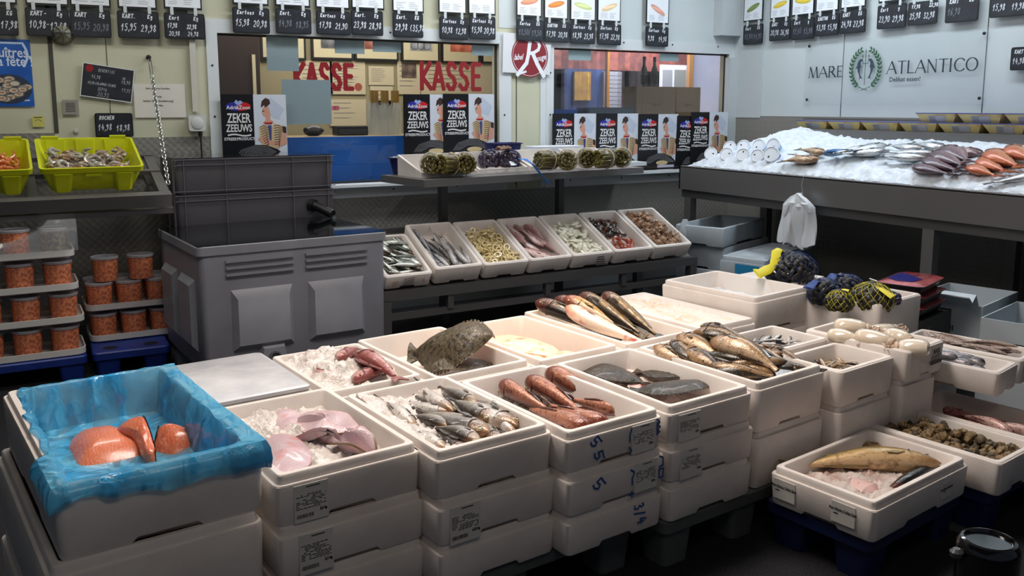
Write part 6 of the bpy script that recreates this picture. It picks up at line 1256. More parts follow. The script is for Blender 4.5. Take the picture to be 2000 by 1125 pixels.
def scatter(meshes,name,fr,n,label,cat,group,z=(.035,.085),u=(.1,.9),v=(.07,.93),sc=(.85,1.15),tilt=.6,seed=1):
    rg=random.Random(seed); k=int(math.sqrt(n*fr.w/fr.d))+1; cells=[]
    for i in range(n):
        t=i/n; M=fr.M@T((u[0]+(u[1]-u[0])*rg.random())*fr.w,(v[0]+(v[1]-v[0])*rg.random())*fr.d,z[0]+(z[1]-z[0])*t)@RZ(rg.uniform(0,6.3))@RY(rg.uniform(-tilt,tilt))@RX(rg.uniform(-tilt,tilt))@Matrix.Scale(rg.uniform(*sc),4)
        o=link(name,rg.choice(meshes),None,M); tag(o,label,cat,group)
scatter(RI,'squid_ring',BOX['lring'],260,'cream squid ring heaped in the third tilted box','squid ring','squid rings in the tilted box',z=(.03,.088),v=(.08,.82),u=(.15,.85),seed=4)
for i,(u0,v0,u1,v1,zz) in enumerate(((.16,.80,.30,.45,.06),(.28,.85,.36,.50,.07),(.20,.42,.60,.10,.05),(.45,.75,.62,.28,.072),(.62,.80,.80,.30,.06),(.72,.62,.88,.12,.055),(.40,.30,.75,.06,.045),(.30,.60,.50,.20,.06),(.55,.55,.45,.9,.055),(.84,.5,.7,.9,.05))):
    b=BOX['lpink']; a=b.M@Vector((u1*b.w,v1*b.d+.03,zz)); c=b.M@Vector((u0*b.w,v0*b.d,zz)); kk=K['pink%d'%(i%3)]; up=(b.M.to_3x3()@Vector((0,0,1)))
    if i in (0,5): a,c=c,a
    if i==1: c=b.M@Vector((u0*b.w+.0,v0*b.d,zz))
    ex=(c-a); D=max(ex.length,.2); ex.normalize(); ey=(up-ex*up.dot(ex)).normalized(); ez=ex.cross(ey)
    put(kk,T(a)@Matrix((ex,ey,ez)).transposed().to_4x4()@RX(R((0,20,-20)[i%3]))@Matrix.Scale(D/kk['L'],4),'pinkish grey fish in the fourth tilted box, '+['upper left','upright by the left rim','lower left','largest in the middle','right, under the rim','lower right with a white snout','along the front','left of the middle','at the back','back right'][i],'fish')
tubem=mat('tube_white',(224,220,200),.15,c2=(206,200,172),ns=12,coat=.8,sss=.3)
def tubemesh(L,r,s): m=MB(); m.tube([(L*(t-.5),.003*math.sin(t*4+s),0) for t in (0,.06,.2,.5,.8,1)],[r*q for q in (.2,.7,1,.95,.7,.35)],10,True,.75); return m.mesh('squid_tube',tubem)
TU=[tubemesh(.075,.017,0),tubemesh(.06,.015,1),tubemesh(.085,.019,2)]
scatter(TU,'squid_tube',BOX['ltube'],120,'small white squid tube in the fifth tilted box','squid','small white squid tubes',z=(.035,.088),v=(.1,.82),u=(.2,.8),tilt=.25,seed=6)
# crabs, prawns, mussels box
crabd=mat('crab_dark',(70,50,36),.3,c2=(30,24,20),ns=40,coat=.3); crabo=mat('crab_orange',(176,92,58),.3,c2=(120,60,40),ns=30,coat=.3); crabc=mat('crab_belly',(196,160,120),.35)
def crab(fr,u,v,z,rz,label,tl=0):
    M=fr.M@T(u*fr.w,v*fr.d,z)@RZ(rz)@RX(tl); o=empty('crab',M,label,'crab'); m=MB(); m.loft([[(.036*s*math.cos(a),.026*s*math.sin(a),zz) for a in [2*PI*k/14 for k in range(14)]] for s,zz in ((.6,0),(1,.008),(.9,.018),(.5,.026),(.1,.028))]); m.build('shell',crabd,o)
    m=MB(); m.loft([[(.03*s*math.cos(a),.02*s*math.sin(a),zz) for a in [2*PI*k/12 for k in range(12)]] for s,zz in ((.3,-.004),(.8,-.003),(1,.002))]); m.build('belly',crabc,o)
    for sd in (-1,1):
        m=MB(); m.tube([(.03*sd,.012,.01),(.052*sd,.028,.014),(.046*sd,.05,.012),(.03*sd,.062,.01)],[.006,.009,.012,.003],8,True,.7); m.build('claw',crabd,o)
        for k in range(3): m=MB(); m.tube([(.03*sd,-.006-.008*k,.01),(.058*sd,-.010-.014*k,.020),(.075*sd,-.022-.018*k,.0)],[.005,.004,.0015],6); m.build('leg',crabo if k==2 else crabd,o)
f=BOX['lmuss']
for i,(u,v,z,a) in enumerate(((.22,.82,.032,.3),(.42,.84,.034,1.4),(.62,.86,.032,2.2),(.78,.78,.030,.9),(.34,.70,.045,3.2),(.54,.70,.05,4.4),(.70,.62,.032,5.0),(.46,.57,.034,.2))): crab(f,u,v,z,a,'dark brown crab in the sixth tilted box, '+['back left','back, second from the left','back, right of centre','at the back right','left, under others','on top, in the middle','right, lower','lowest, nearest the prawns'][i],.4*math.sin(i*2))
prw=mat('prawn_orange',(214,106,48),.25,c2=(232,150,96),ns=60,coat=.5); prg=mat('prawn_grey',(150,146,140),.2,c2=(196,186,172),ns=40,coat=.5,sss=.2); prb=mat('prawn_brown',(164,120,84),.25,c2=(190,160,130),ns=50,coat=.5); lango=mat('prawn_red',(186,92,62),.3,c2=(150,66,48),ns=30,coat=.3)
def prawn_mesh(m_,L=.075,s=0,name='prawn',r=.0085):
    m=MB(); pts=[];rad=[]
    for i in range(11): t=i/10; a=-.5+2.6*t; Rr=L*.38; pts.append((Rr*math.cos(a),Rr*math.sin(a),.002*math.sin(i))); rad.append(r*(.35+.75*math.sin(PI*min(1,.25+t*.62)))*(1 if i%2 else .93) if i<10 else .002)
    m.tube(pts,rad,8); e=Vector(pts[-1]); d=(e-Vector(pts[-2])).normalized(); n_=Vector((-d.y,d.x,0))
    for q in (-1,0,1): 
        ids=[m.p(e),m.p(e+d*.012+n_*(.004*q-.003)),m.p(e+d*.014+n_*(.004*q+.003))]; m.face(ids)
    h=Vector(pts[0]); d=(h-Vector(pts[1])).normalized()
    for q in (-1,1): m.tube([h,h+d*.02+Vector((.006*q,0,.006)),h+d*.045+Vector((.02*q,.01,.003))],[.0009,.0006,.0003],3)
    for k in range(2,8): m.tube([pts[k],Vector(pts[k])*.62+Vector((0,0,.003*(-1)**k))],[.0016,.0006],3)
    return m.mesh(name,m_)
scatter([prawn_mesh(lango,.13,r=.013,name='langoustine')],'langoustine',f,9,'orange langoustine at the front of the crab box','langoustine','langoustines in the crab box',z=(.034,.05),u=(.35,.8),v=(.12,.38),tilt=.3,seed=3)
# baby octopus box
octm=mat('octopus_beige',(190,154,122),.3,c2=(140,106,82),ns=26,coat=.4,bump=.4,bs=60)
def octo_mesh(s):
    rg=random.Random(s); m=MB(); m.lathe([(.002,.024),(.012,.022),(.017,.012),(.015,.002),(.009,-.002)],10)
    for k in range(8):
        a=2*PI*k/8+rg.uniform(-.2,.2); c=rg.uniform(-1.5,1.5); m.tube([(.008*math.cos(a),.008*math.sin(a),0),(.024*math.cos(a+.1*c),.024*math.sin(a+.1*c),-.002),(.036*math.cos(a+.35*c),.036*math.sin(a+.35*c),.002),(.038*math.cos(a+.8*c),.038*math.sin(a+.8*c),.008)],[.006,.0045,.003,.001],6)
    return m.mesh('baby_octopus',octm)
scatter([octo_mesh(i) for i in range(3)],'baby_octopus',BOX['lbaby'],75,'beige baby octopus in the rightmost tilted box','octopus','baby octopuses in the tilted box',z=(.035,.09),v=(.12,.88),u=(.18,.82),tilt=1.0,seed=9)
# prawns in the yellow crates
class CF: pass
for i,(M,w,d,h) in enumerate(YC):
    c=CF(); c.M=M; c.w=w; c.d=d
    if i==0: scatter([prawn_mesh(prw,.085)],'cooked_prawn',c,230,'cooked orange prawn in the left yellow crate','prawn','cooked prawns in the left crate',z=(.03,.10),u=(.15,.85),v=(.16,.84),seed=5)
    else: scatter([prawn_mesh(prg,.085),prawn_mesh(prg,.075),prawn_mesh(prb,.085)],'raw_prawn',c,230,'raw grey prawn in the right yellow crate','prawn','raw prawns in the right crate',z=(.03,.10),u=(.15,.85),v=(.16,.84),seed=6)
# ------------------------------------------------------------------ fish on the counter ice
def clay(Kn,p0,p1,label,roll=0,flip=1,fat=1,dz=.02,cat='fish'):
    kk=K[Kn]; a,b=onice(p0[0],p0[1],dz),onice(p1[0],p1[1],dz); return put(kk,lay_M(kk,a,b,roll,flip,fat),label,cat)
K['macl']=fish_kind('blue_mackerel',.34,.062,.045,fishmat('skin_blue',(60,110,170),(140,190,220),(214,224,228),spots=(40,80,140),ns=50,metal=.3),bend=.02,eye=.006)
for q in (('mull0',(1590,314),(1524,316),'brown fish with an orange belly, nearest the white tubs',0),('mull1',(1598,311),(1548,300),'brown grey fish behind the orange bellied one',10),('mull2',(1612,299),(1577,294),'small brown fish half sunk in ice',0),('macl',(1606,301),(1658,298),'blue striped mackerel on the counter ice',0),
('bass0',(1712,289),(1656,296),'small silver fish left of the sea bass',10),('bass1',(1732,293),(1690,296),'sea bass head poking from the ice at the left of its group',0),('bass2',(1732,283),(1697,288),'rearmost small sea bass in the group',0),('bass0',(1806,308),(1725,305),'nearest sea bass, with its belly on the ice',0),('bass1',(1822,299),(1726,295),'sea bass just behind the nearest one',0),('bass2',(1800,290),(1737,284),'sea bass behind two others',0),('bass0',(1849,290),(1778,279),'sea bass with a red gill at the back',0)): clay(q[0],q[1],q[2],q[3],q[4]-12,1,1.25,.045)
for i,q in enumerate((((1783,326),(1864,342)),((1809,309),(1878,335)),((1830,298),(1890,327)),((1850,290),(1898,318)))): clay('brm%d'%(i%3),q[0],q[1],'purple grey bream on the ice, '+['nearest of the row','second of the row','third of the row','farthest of the row'][i],0,1,1.0,.03+.006*i)
clay('brm1',(1908,302),(1868,286),'dark flat fish behind the purple breams',0,1,1.2,.02)
for i,q in enumerate((((1891,326),(1952,345)),((1918,311),(1970,336)),((1934,298),(1998,328)),((1972,290),(2030,318)))): clay('red%d'%(i%3),q[0],q[1],'orange redfish on the ice, '+['nearest of the group','second of the group','brightest, at the back','cut by the right edge'][i],0,1,1.05,.03+.006*i)
clay('bass1',(2050,335),(1970,350),'silver fish in the ice at the right edge',0,1,1.2,.02)
# ------------------------------------------------------------------ upper shelf contents
rzm=mat('razor_shell',(120,112,52),.35,c2=(74,62,36),ns=30,coat=.3,stops=(.4,.6)); rzf=mat('razor_flesh',(196,184,90),.35,c2=(110,84,50),ns=60); strm=mat('string_white',(220,214,190),.6)
m=MB(); m.tube([(t,0,0) for t in (-.062,-.058,.05,.058)],[.006,.0088,.0088,.006],7,True,.7); RZ_m=m.mesh('razor_clam',[rzm]); 
def bundle(M,label,n=22):
    o=empty('razor_clam_bundle',M,label,'shellfish'); rg=random.Random(len(label)); k=0
    for ring,cnt in ((0,1),(.016,6),(.031,12)):
        for i in range(cnt): a=2*PI*i/max(1,cnt); c=link('razor_clam',RZ_m,o); c.matrix_local=T(rg.uniform(-.006,.006),ring*math.cos(a)*1.05,ring*math.sin(a))@RX(a+PI/2)@RZ(rg.uniform(-.03,.03))@Matrix.Diagonal((1,1.05,1.25,1))
    for x in (.02,): b=MB(); b.tube([(x+.004*math.sin(3*t),.043*math.cos(t),.043*math.sin(t)) for t in [2*PI*j/20 for j in range(21)]],.0022,6); b.build('string',strm,o)
    for sd in (-1,1):
        b=MB()
        for ring,cnt in ((.0,1),(.016,6),(.031,12)):
            for i in range(cnt): a=2*PI*i/max(1,cnt)+.2; b.lathe([(.006,.0),(.004,.004),(.001,.005)],6,False,True,(0,0,0)) if False else None
    return o
def onshelf(px,py,z=1.0): return onz(px,py,z)
BN=[((842,320),1.15,'razor clam bundle end on, leftmost on the upper shelf'),((877,320),.25,'razor clam bundle lying lengthwise, in the left tray'),((909,319),1.2,'razor clam bundle end on, third in the left tray'),((1068,313),.10,'razor clam bundle with a white string around its middle'),((1108,313),.95,'razor clam bundle turned end on, right in the third tray'),((1146,309),1.1,'razor clam bundle at the left of the rightmost tray'),((1180,310),.15,'razor clam bundle in the middle of the rightmost tray'),((1214,308),.85,'razor clam bundle at the right end of the upper shelf')]
for (p,a,l) in BN: q=onz(p[0],p[1],1.034); bundle(T(q)@RZ(a)@RX(.3)@Matrix.Diagonal((1.05 if abs(a)<.5 else 1.3,1.5,1.5,1)),l)
netb=mat('net_blue',(24,60,140),.5,alpha=.7); nety=mat('net_yellow',(226,214,30),.5,alpha=.9); clp=mat('clam_purple',(74,56,66),.35,c2=(44,34,44),ns=30,coat=.3); cld=mat('clam_dark',(50,47,38),.5,c2=(24,23,20),ns=30,coat=.1); navy=mat('navy_plastic',(22,30,92),.35)
def net_bag(M,rx,ry,rz,n,cm,nm_,label,seed=1,tail=None,nety_=None,tagm=None,cs=.021):
    o=empty('clam_net',M,label,'net of clams'); rg=random.Random(seed); c=MB()
    for i in range(n):
        a=math.acos(1-2*(i+.5)/n); t=PI*(1+5**.5)*i; d=Vector((math.sin(a)*math.cos(t),math.sin(a)*math.sin(t),math.cos(a))); p=Vector((d.x*rx,d.y*ry,max(-rz*.6,d.z*rz)))*rg.uniform(.86,.98)
        c.M=T(p)@d.to_track_quat('Z','Y').to_matrix().to_4x4()@RZ(rg.uniform(0,6))@RX(rg.uniform(-.6,.6))@Matrix.Diagonal((1.4,.9,1,1)); s=cs*rg.uniform(.8,1.15); c.lathe([(s*.3,-s*.45),(s*.95,-s*.1),(s*.9,s*.15),(s*.45,s*.48),(.0004,s*.55)],8,True,True)
    c.M=Matrix(); g=c.build('clams',cm,o); g['kind']='stuff'
    w_=MB(); N=14
    for k in range(N):
        for sg in (-1,1):
            pts=[]
            for i in range(9): t=-1.35+2.7*i/8; az=2*PI*k/N+sg*t*.7; pts.append((math.cos(az)*math.cos(t)*rx*1.06,math.sin(az)*math.cos(t)*ry*1.06,max(-rz*.62,math.sin(t)*rz*1.06)))
            w_.tube(pts,.0008,4,False)
    g=w_.build('net',nm_,o); g['kind']='stuff'
    if tail:
        pts=[Vector(q) for q in tail]; b=MB(); kx=1.25 if n>=150 else 1; b.tube(pts,[.010*kx,.016*kx]+[.017*kx*(1+.25*math.sin(2.3*j)) for j in range(len(pts)-3)]+[.024*kx],10,True,.22); b.build('net_tail',nety_ or nm_,o)
    if tagm: b=MB(); b.M=T(tagm); b.box((0,0,0),(.06,.003,.03),rx=-.6,rz=.3); b.build('paper_tag',white,o,False)
    return o
q=onz(958,312,1.028); net_bag(T(q),.080,.062,.064,56,clp,netb,'net of purple clams, left half, on the upper shelf',2,cs=.017); q=onz(995,312,1.028); net_bag(T(q)@RZ(.14),.078,.062,.064,56,clp,netb,'net of purple clams with a blue net tail hanging over the shelf edge',3,tail=[(T(q)@RZ(.14)).inverted()@v for v in (onz(1014,310,1.04),onz(1026,311,1.045),onz(1040,320,1.02),ony(1050,333,4.62),ony(1061,346,4.59),ony(1070,357,4.59))],nety_=mat('strap_blue',(36,124,220),.4),tagm=(-.02,-.062,-.018),cs=.017); q=onz(983,291,1.098)
b=MB(); rg=random.Random(4)
for i in range(14): b.M=T(rg.uniform(-.04,.04),rg.uniform(-.03,.03),rg.uniform(-.004,.012))@RZ(rg.uniform(0,6)); b.lathe([(.004,-.008),(.016,0),(.010,.008),(.001,.011)],8)
o=b.build('brown_shellfish',mat('shell_brown',(120,78,48),.4,c2=(80,50,34),ns=30)); o.matrix_world=T(q); tag(o,'small heap of ridged brown shellfish on top of the purple clams','shellfish',kind='stuff')
def tubbox(px0,px1,py,z,d,h,label,film_=True,Y=None):
    a=onz(px0,py,z); b_=onz(px1,py,z); w=(b_-a).length; M=T(a)@RZ(math.atan2(b_.y-a.y,b_.x-a.x)); o=empty('blue_tub',M,label,'tub'); b=MB(); b.M=T(w/2,d/2,0); b.loft([rrect(w-.05,d-.05,.03,0),rrect(w-.012,d-.012,.03,h-.008),rrect(w+.01,d+.01,.035,h-.006),rrect(w+.01,d+.01,.035,h),rrect(w-.014,d-.014,.03,h),rrect(w-.03,d-.03,.03,h-.03)],True,True); b.build('tub_body',navy,o)
    if film_: crumpled=heap('film_cover',M@T(0,0,0),12,8,lambda s,t:(.012+(w-.024)*s,.012+(d-.024)*t,h-.004+.014*abs(noise.noise(Vector((s*6,t*5,1))))),h-.012,wrap,None,rough=.003,parent=o); 
tubbox(757,806,341,.957,.14,.10,'dark blue tub with crumpled film at the left end of the upper shelf')
# things standing on the sill behind the upper shelf
a=onz(967,312,.98); 
o=empty('blue_tub',T(ony(966,300,5.26).x,5.26,.958)@RZ(.05),'dark blue tub on the shelf rear behind the purple clams','tub'); b=MB(); w,d,h=.23,.16,.155; b.M=T(w/2,d/2,0); b.loft([rrect(w-.04,d-.04,.02,0),rrect(w-.008,d-.008,.02,h-.008),rrect(w+.012,d+.012,.025,h-.006),rrect(w+.012,d+.012,.025,h),rrect(w-.014,d-.014,.02,h),rrect(w-.03,d-.03,.02,h-.03)]); b.build('tub_body',navy,o)
x0=ony(1036,295,5.2).x; o=empty('stacked_trays',T(x0,5.2,.958)@RZ(.06),'white shallow trays stacked behind the razor clams','trays')
for k in range(3): b=MB(); b.M=T(.25+.01*k,.10,.043*k); b.loft([rrect(.47-.05*k,.17,.02,0),rrect(.50-.05*k,.19,.02,.036),rrect(.50-.05*k,.19,.02,.041)]); b.build('tray',white,o)
# bracket shelf carrying them
o=empty('sill_shelf',T(2.6,5.14,.93),'narrow white sill shelf below the posters','shelf'); part('shelf_top',[((-.05,.05,.0),(1.5,.385,.027))],alu,o)
# ------------------------------------------------------------------ nets of clams in the tall box
f=BOX['clam']; Z=f.z+f.h
for i,(p,r,cm,l,tl,ty) in enumerate([((1535,530),(.135,.10,.085),cld,'large dark net of mussels at the far left of the clam box',[(-.01,.02,.07),(-.05,.03,.10),(-.08,.02,.09),(-.10,.0,.06),(-.13,-.01,.035),(-.17,-.015,.02),(-.21,-.02,.012),(-.24,-.02,.010)],nety),((1612,573),(.075,.075,.065),cld,'net of dark clams with a blue tail, left of centre',[(-.02,.0,.05),(-.06,.02,.06),(-.13,.02,.04)],netb),((1652,566),(.085,.08,.070),cld,'net of dark clams at the back, in the middle',[(.0,.02,.06),(-.05,.05,.075),(-.10,.06,.05)],netb),((1703,584),(.100,.085,.068),cld,'net of olive clams with a white tag, nearest the chipped rim',[(-.02,-.01,.06),(-.06,-.02,.055),(-.09,-.06,.03)],nety),((1640,590),(.058,.055,.048),cld,'small net of clams tied in yellow at the front rim',[(.0,-.02,.04),(.03,-.04,.045)],nety),((1745,585),(.03,.03,.03),clp,'blue white striped net knot in the right corner of the clam box',None,None)]):
    q=onz(p[0],p[1],Z+.0); 
    if i==0: q=onz(1545,528,.60)
    net_bag(T(q)@RZ(.3*i),*r,(150,90,100,130,50,10)[i],cm,nety if i in(3,4) else netb,l,30+i,tl,ty,(.05,-.02,.062) if i==3 else None,cs=.015)
b=MB(); bx=onz(1545,535,.5)
plainbox(T(3.10,2.95,.0)@RZ(R(9)),.42,.30,.52,'white foam carton behind the clam box carrying the large mussel net',eps,name='foam_carton')
# ------------------------------------------------------------------ behind the cash window
def wall_item(name,x0,y0,x1,y1,Y,c,label,cat,m=None,t=.004): return sheet(name,(x0,y0,x1,y1),c,label,cat,P=Y,t=t,m=m)
frm=mat('frame_black',(24,22,20),.4); mount=mat('mount_cream',(202,192,158),.6); YF=7.396
FRM=[(508,60,596,116,None,'picture frame at the left, hidden by a paper on the glass'),(607,50,688,116,(70,72,76),'framed dark harbour photograph'),(691,50,776,118,(120,60,50),'framed small reddish photograph'),(782,54,856,121,(120,124,130),'framed photograph of parked bicycles'),(860,56,934,123,(170,80,56),'framed orange red sunset photograph'),(938,60,1000,124,(70,80,130),'framed blue picture at the right end')]
for x0,y0,x1,y1,c,l in FRM:
    o,w,h=wall_item('framed_picture',x0,y0-20,x1,y1,YF,None,l,'picture',m=frm,t=.03); b=MB(); b.bb((.018,-.0315,.018),(w-.018,-.0302,h-.02)); b.build('mount',mount,o,False)
    if c: b=MB(); b.bb((w*.22,-.033,h*.26),(w*.80,-.0318,h*.8)); b.build('photograph',mat('photo_'+l[7:14].replace(' ','_'),c,.4,c2=tuple(min(255,v+60) for v in c),ns=12),o,False)
    if c and 'bicycles' in l:
        b=MB(); 
        for k in range(3): b.ribbon([(w*(.34+.16*k)+.035*math.cos(2*PI*j/14),h*.38+.035*math.sin(2*PI*j/14)) for j in range(15)],.004,-.0335)
        b.build('bicycle_wheels',ink,o,False)
pap=mat('office_paper',(198,186,156),.6)
def paperitem(x0,y0,x1,y1,label,rows=8,extra=None,seed=0,Y=YF-.005,m=None):
    o,w,h=wall_item('pinned_paper',x0,y0,x1,y1,Y,None,label,'paper',m=m or pap,t=.003); p=MB(); rg=random.Random(seed)
    for r in range(rows): z=h*(.85-.75*r/rows); p.poly([(w*.1,z),(w*rg.uniform(.4,.9),z),(w*.6,z+h*.02),(w*.1,z+h*.02)],-.0036)
    p.build('printing',inkg,o,False)
    if extra: q=MB(); q.bb((w*extra[0],-.0045,h*extra[1]),(w*extra[2],-.0036,h*extra[3])); q.build('printed_picture',mat('pp_'+str(seed),extra[4],.5,c2=tuple(v//2 for v in extra[4]),ns=14),o,False)
    return o
paperitem(585,118,650,184,'timetable paper on the office wall, left of the price list',6,None,1); paperitem(645,118,714,184,'large price list with pink marks on the office wall',9,(.05,.1,.3,.14,(230,90,140)),2); paperitem(720,129,769,166,'typed notice sheet between the two KASSE letterings',7,None,3); 
o=paperitem(724,168,768,232,'small framed certificate with a red corner',6,(.15,.15,.7,.4,(90,90,96)),4)
paperitem(776,120,820,184,'photo sheet with two people on the office wall',5,(.2,.5,.85,.95,(130,110,96)),5); paperitem(822,120,960,184,'broad cream notice behind the right KASSE lettering',6,None,6); paperitem(645,194,716,246,'cream delivery sheet on the office counter wall',4,(.05,.6,.25,.75,(230,110,150)),7); paperitem(716,196,785,262,'grey notice behind the bottles',3,None,8,m=mat('notice_grey',(150,146,130),.6))
part0=MB(); part0.bb((2.4,7.30,.6),(2.44,7.36,2.3)); o=part0.build('door_1',mat('door_dark',(48,34,30),.5),None,False); 
a=ony(425,80,7.0); c=ony(508,180,7.0); b=MB(); b.bb((a.x-.4,6.98,0),(c.x,7.02,2.3)); bpy.data.objects.remove(o); o=b.build('door_1',mat('door_dark',(52,36,32),.5),None,False); struct(o)
b=MB(); b.bb((a.x+.03,6.97,.9),(c.x-.09,6.979,1.28)); b.cur=1; b.bb((a.x+.03,6.965,1.285),(c.x-.09,6.979,1.30)); b.bb((c.x-.06,6.965,.9),(c.x-.035,6.979,1.75)); b.build('door_panel',[mat('door_panel_grey',(110,112,100),.5),mount],o,False)
blu=mat('counter_blue',(30,112,210),.4,c2=(24,102,198),ns=3)
zt=ony(650,267,5.75).z; b=MB(); b.bb((1.2,5.72,0),(3.25,5.75,zt)); o=b.build('office_counter',blu,None,False); tag(o,'bright blue counter panel just behind the cash window','counter')
b=MB(); b.bb((1.2,5.755,zt-.04),(3.25,6.2,zt-.002)); b.bb((1.2,6.15,0),(1.25,6.2,zt-.04)); b.bb((3.2,6.15,0),(3.25,6.2,zt-.04)); b.bb((1.2,5.76,0),(1.25,5.8,zt-.04)); o=b.build('counter_worktop',mat('worktop_wood',(150,130,90),.5),None,False); tag(o,'wooden worktop behind the blue counter panel','worktop')
o=empty('adding_machine',T(ony(658,258,6.0).x,5.98,zt),'black cash machine on the office worktop','machine'); part('body',[((0,0,0),(.22,.12,.06))],blk,o); part('keys',[((.01,-.003,.01+.012*k),(.21,-.0005,.016+.012*k)) for k in range(3)],inkg,o)
crumple('dark_cloth',T(ony(612,262,6.0).x,6.0,zt),.14,.07,'dark tangled cloth on the office worktop','cloth',blk,7)
btg=mat('bottle_clear',(226,230,226),.08,alpha=.35,spec=.8); btn=mat('bottle_gold_neck',(176,140,60),.35)
def bottle(x,y,z,label,dark=False,s=1,group=None,gold=True):
    o=empty('bottle',T(x,y,z)@Matrix.Scale(s,4),label,'bottle',group); b=MB(); b.lathe([(.034,0),(.037,.01),(.037,.15),(.030,.19),(.016,.22),(.014,.30)],16); b.build('bottle_glass',mat('bottle_dark',(26,34,24),.12,coat=.5) if dark else btg,o); b=MB(); b.lathe([(.0165,.225 if not dark else .26),(.0165,.305),(.015,.312)],14); b.build('bottle_neck',btn if gold else blk,o)
    if dark: b=MB(); b.lathe([(.0375,.05),(.0375,.12)],16,False,False); b.build('bottle_label',mat('label_olive',(60,62,48),.5),o)
for k,px in enumerate((729,739,749,759,769,779)): q=ony(px,262,6.05); bottle(q.x,6.05+.03*(k%2),zt,'clear bottle with a gold neck in the row by the right poster','',1.0,'clear bottles behind the cash window')
# lettering and papers on the glass
redl=mat('letter_red',(140,28,36),.4); 
def glassword(x0,x1,y0,y1,label):
    a=ony(x0,y1,YB+.024); b_=ony(x1,y1,YB+.024); h=ony(x0,y0,YB+.024).z-a.z; w=b_.x-a.x; o=empty('window_lettering',T(a.x,YB+.0235,a.z),label,'lettering'); s=.030
    GL={'K':[[(.1,1),(.1,0)],[(.85,1),(.15,.45),(.9,0)]],'A':[[(.0,0),(.45,1),(.9,0)],[(.2,.32),(.7,.32)]],'S':[[(.8,.85),(.6,1),(.3,1),(.15,.78),(.3,.56),(.65,.44),(.8,.22),(.62,0),(.3,0),(.1,.15)]],'E':[[(.8,1),(.15,1),(.15,0),(.8,0)],[(.15,.52),(.7,.52)]]}
    for k,ch in enumerate('KASSE'):
        b=MB()
        for st in GL[ch]:
            pts=[((k*1.0+u*.86)/4.86*w,v*h) for u,v in st]; b.ribbon(pts,s); 
            for u,v in pts: b.disc(u,v,s/2,s/2,0,10)
        b.build('letter',redl,o,False)
glassword(576,692,125,172,'red KASSE lettering at the left, half behind a paper'); glassword(822,941,123,173,'red KASSE lettering at the right, above the posters')
b=MB(); q=ony(700,170,YB+.02); b.M=T(q); b.disc(0,0,.026,.026,0,20); o=b.build('round_sticker',mat('sticker_brick',(170,84,60),.5),None,False); tag(o,'small round brick red sticker beside the left KASSE lettering','sticker')
gp=mat('glass_paper',(132,152,158),.5,alpha=.86)
for x0,y0,x1,y1,l in ((522,70,584,138,'bluish paper taped high at the left of the cash window'),(553,155,648,243,'large bluish paper taped beside the left poster'),(654,70,712,104,'bluish paper at the top middle of the cash window'),(728,75,783,101,'small bluish paper at the top of the cash window'),(922,82,963,108,'small bluish paper at the top right of the cash window')): wall_item('taped_paper',x0,y0,x1,y1,YB+(.022 if x0 in (522,553) else .026),None,l,'paper',m=gp,t=.001)
for x0,y0,x1,y1,l in ((1110,93,1154,117,'small pale paper taped at the top left of the right window'),(1288,103,1325,119,'small pale paper taped at the top right of the right window')): wall_item('taped_paper',x0,y0,x1,y1,YB+.026,None,l,'paper',m=mat('glass_paper2',(150,172,176),.5,alpha=.9),t=.001)
# ------------------------------------------------------------------ behind the right window
YR=7.0
def slabr(name,x0,y0,x1,y1,Y,c,label,cat,c2=None,ns=8,t=.03,m=None,floor=False,top=False):
    if floor or top:
        a=ony(x0,y1,Y); e=ony(x1,y0,Y); b=MB(); b.bb((a.x,Y-t,0 if floor else a.z),(e.x,Y,ZC if top else e.z)); o=b.build(name,m or mat('sr_'+label[:10].replace(' ','_'),c,.5,c2=c2,ns=ns),None,False); tag(o,label,cat); return o,0,0
    return sheet(name,(x0,y0,x1,y1),c,label,cat,P=Y,t=t,m=m or mat('sr_'+label[:10].replace(' ','_'),c,.5,c2=c2,ns=ns))
slabr('awning_board',1078,60,1345,135,YR+.1,(92,48,48),'mottled red brown board along the top of the side room','board',(128,74,62),20,top=True)
slabr('blue_board',1098,136,1176,218,YR+.05,(44,66,112),'dark blue panel behind the strip curtain','panel',floor=True); slabr('yellow_picture',1118,140,1150,196,YR+.019,(150,116,50),'brown yellow picture on the blue panel','picture',(190,150,70),16)
slabr('wooden_post',1180,60,1187,216,YR-.1,(150,104,46),'narrow ochre wooden post in the side room','post',t=.04,floor=True,top=True)
sh=MB(); a=ony(1176,212,YR); c=ony(1212,140,YR)
for k in range(9): z=a.z+(c.z-a.z)*k/9; sh.bb((a.x,YR-.02,z),(c.x,YR,z+.035)); 
sh.bb((a.x,YR,0),(c.x,YR+.01,c.z)); o=sh.build('roller_shutter',mat('shutter_grey',(150,152,160),.4,.3),None,False); tag(o,'pale corrugated shutter behind the bottles','shutter')
slabr('framed_notice',1287,128,1340,172,YR-.05,(196,200,214),'white framed notice board behind the cartons','notice board',floor=True); slabr('notice_sheet',1293,136,1312,170,YR-.0805,(128,132,136),'grey sheet on the framed notice board','notice',t=.004); slabr('notice_sheet',1316,136,1338,170,YR-.0805,(112,118,114),'darker sheet on the framed notice board','notice',t=.004)
slabr('ochre_post',1340,100,1350,170,YR-.1,(140,100,56),'ochre post beside the bright doorway','post',t=.04,floor=True,top=True)
slabr('daylight_panel',1350,95,1500,232,YR+.3,(236,236,246),'bright white lavender wall seen beyond the right window','wall',c2=(214,218,240),ns=2,t=.02,floor=True,top=True); slabr('leaning_board',1404,95,1440,235,YR-.3,(120,126,146),'grey board leaning in the bright corner of the right window','board',t=.03,floor=True)  # pale panel added in place of the daylight outside
crt=mat('strip_clear',(190,184,200),.08,alpha=.22,spec=.9)
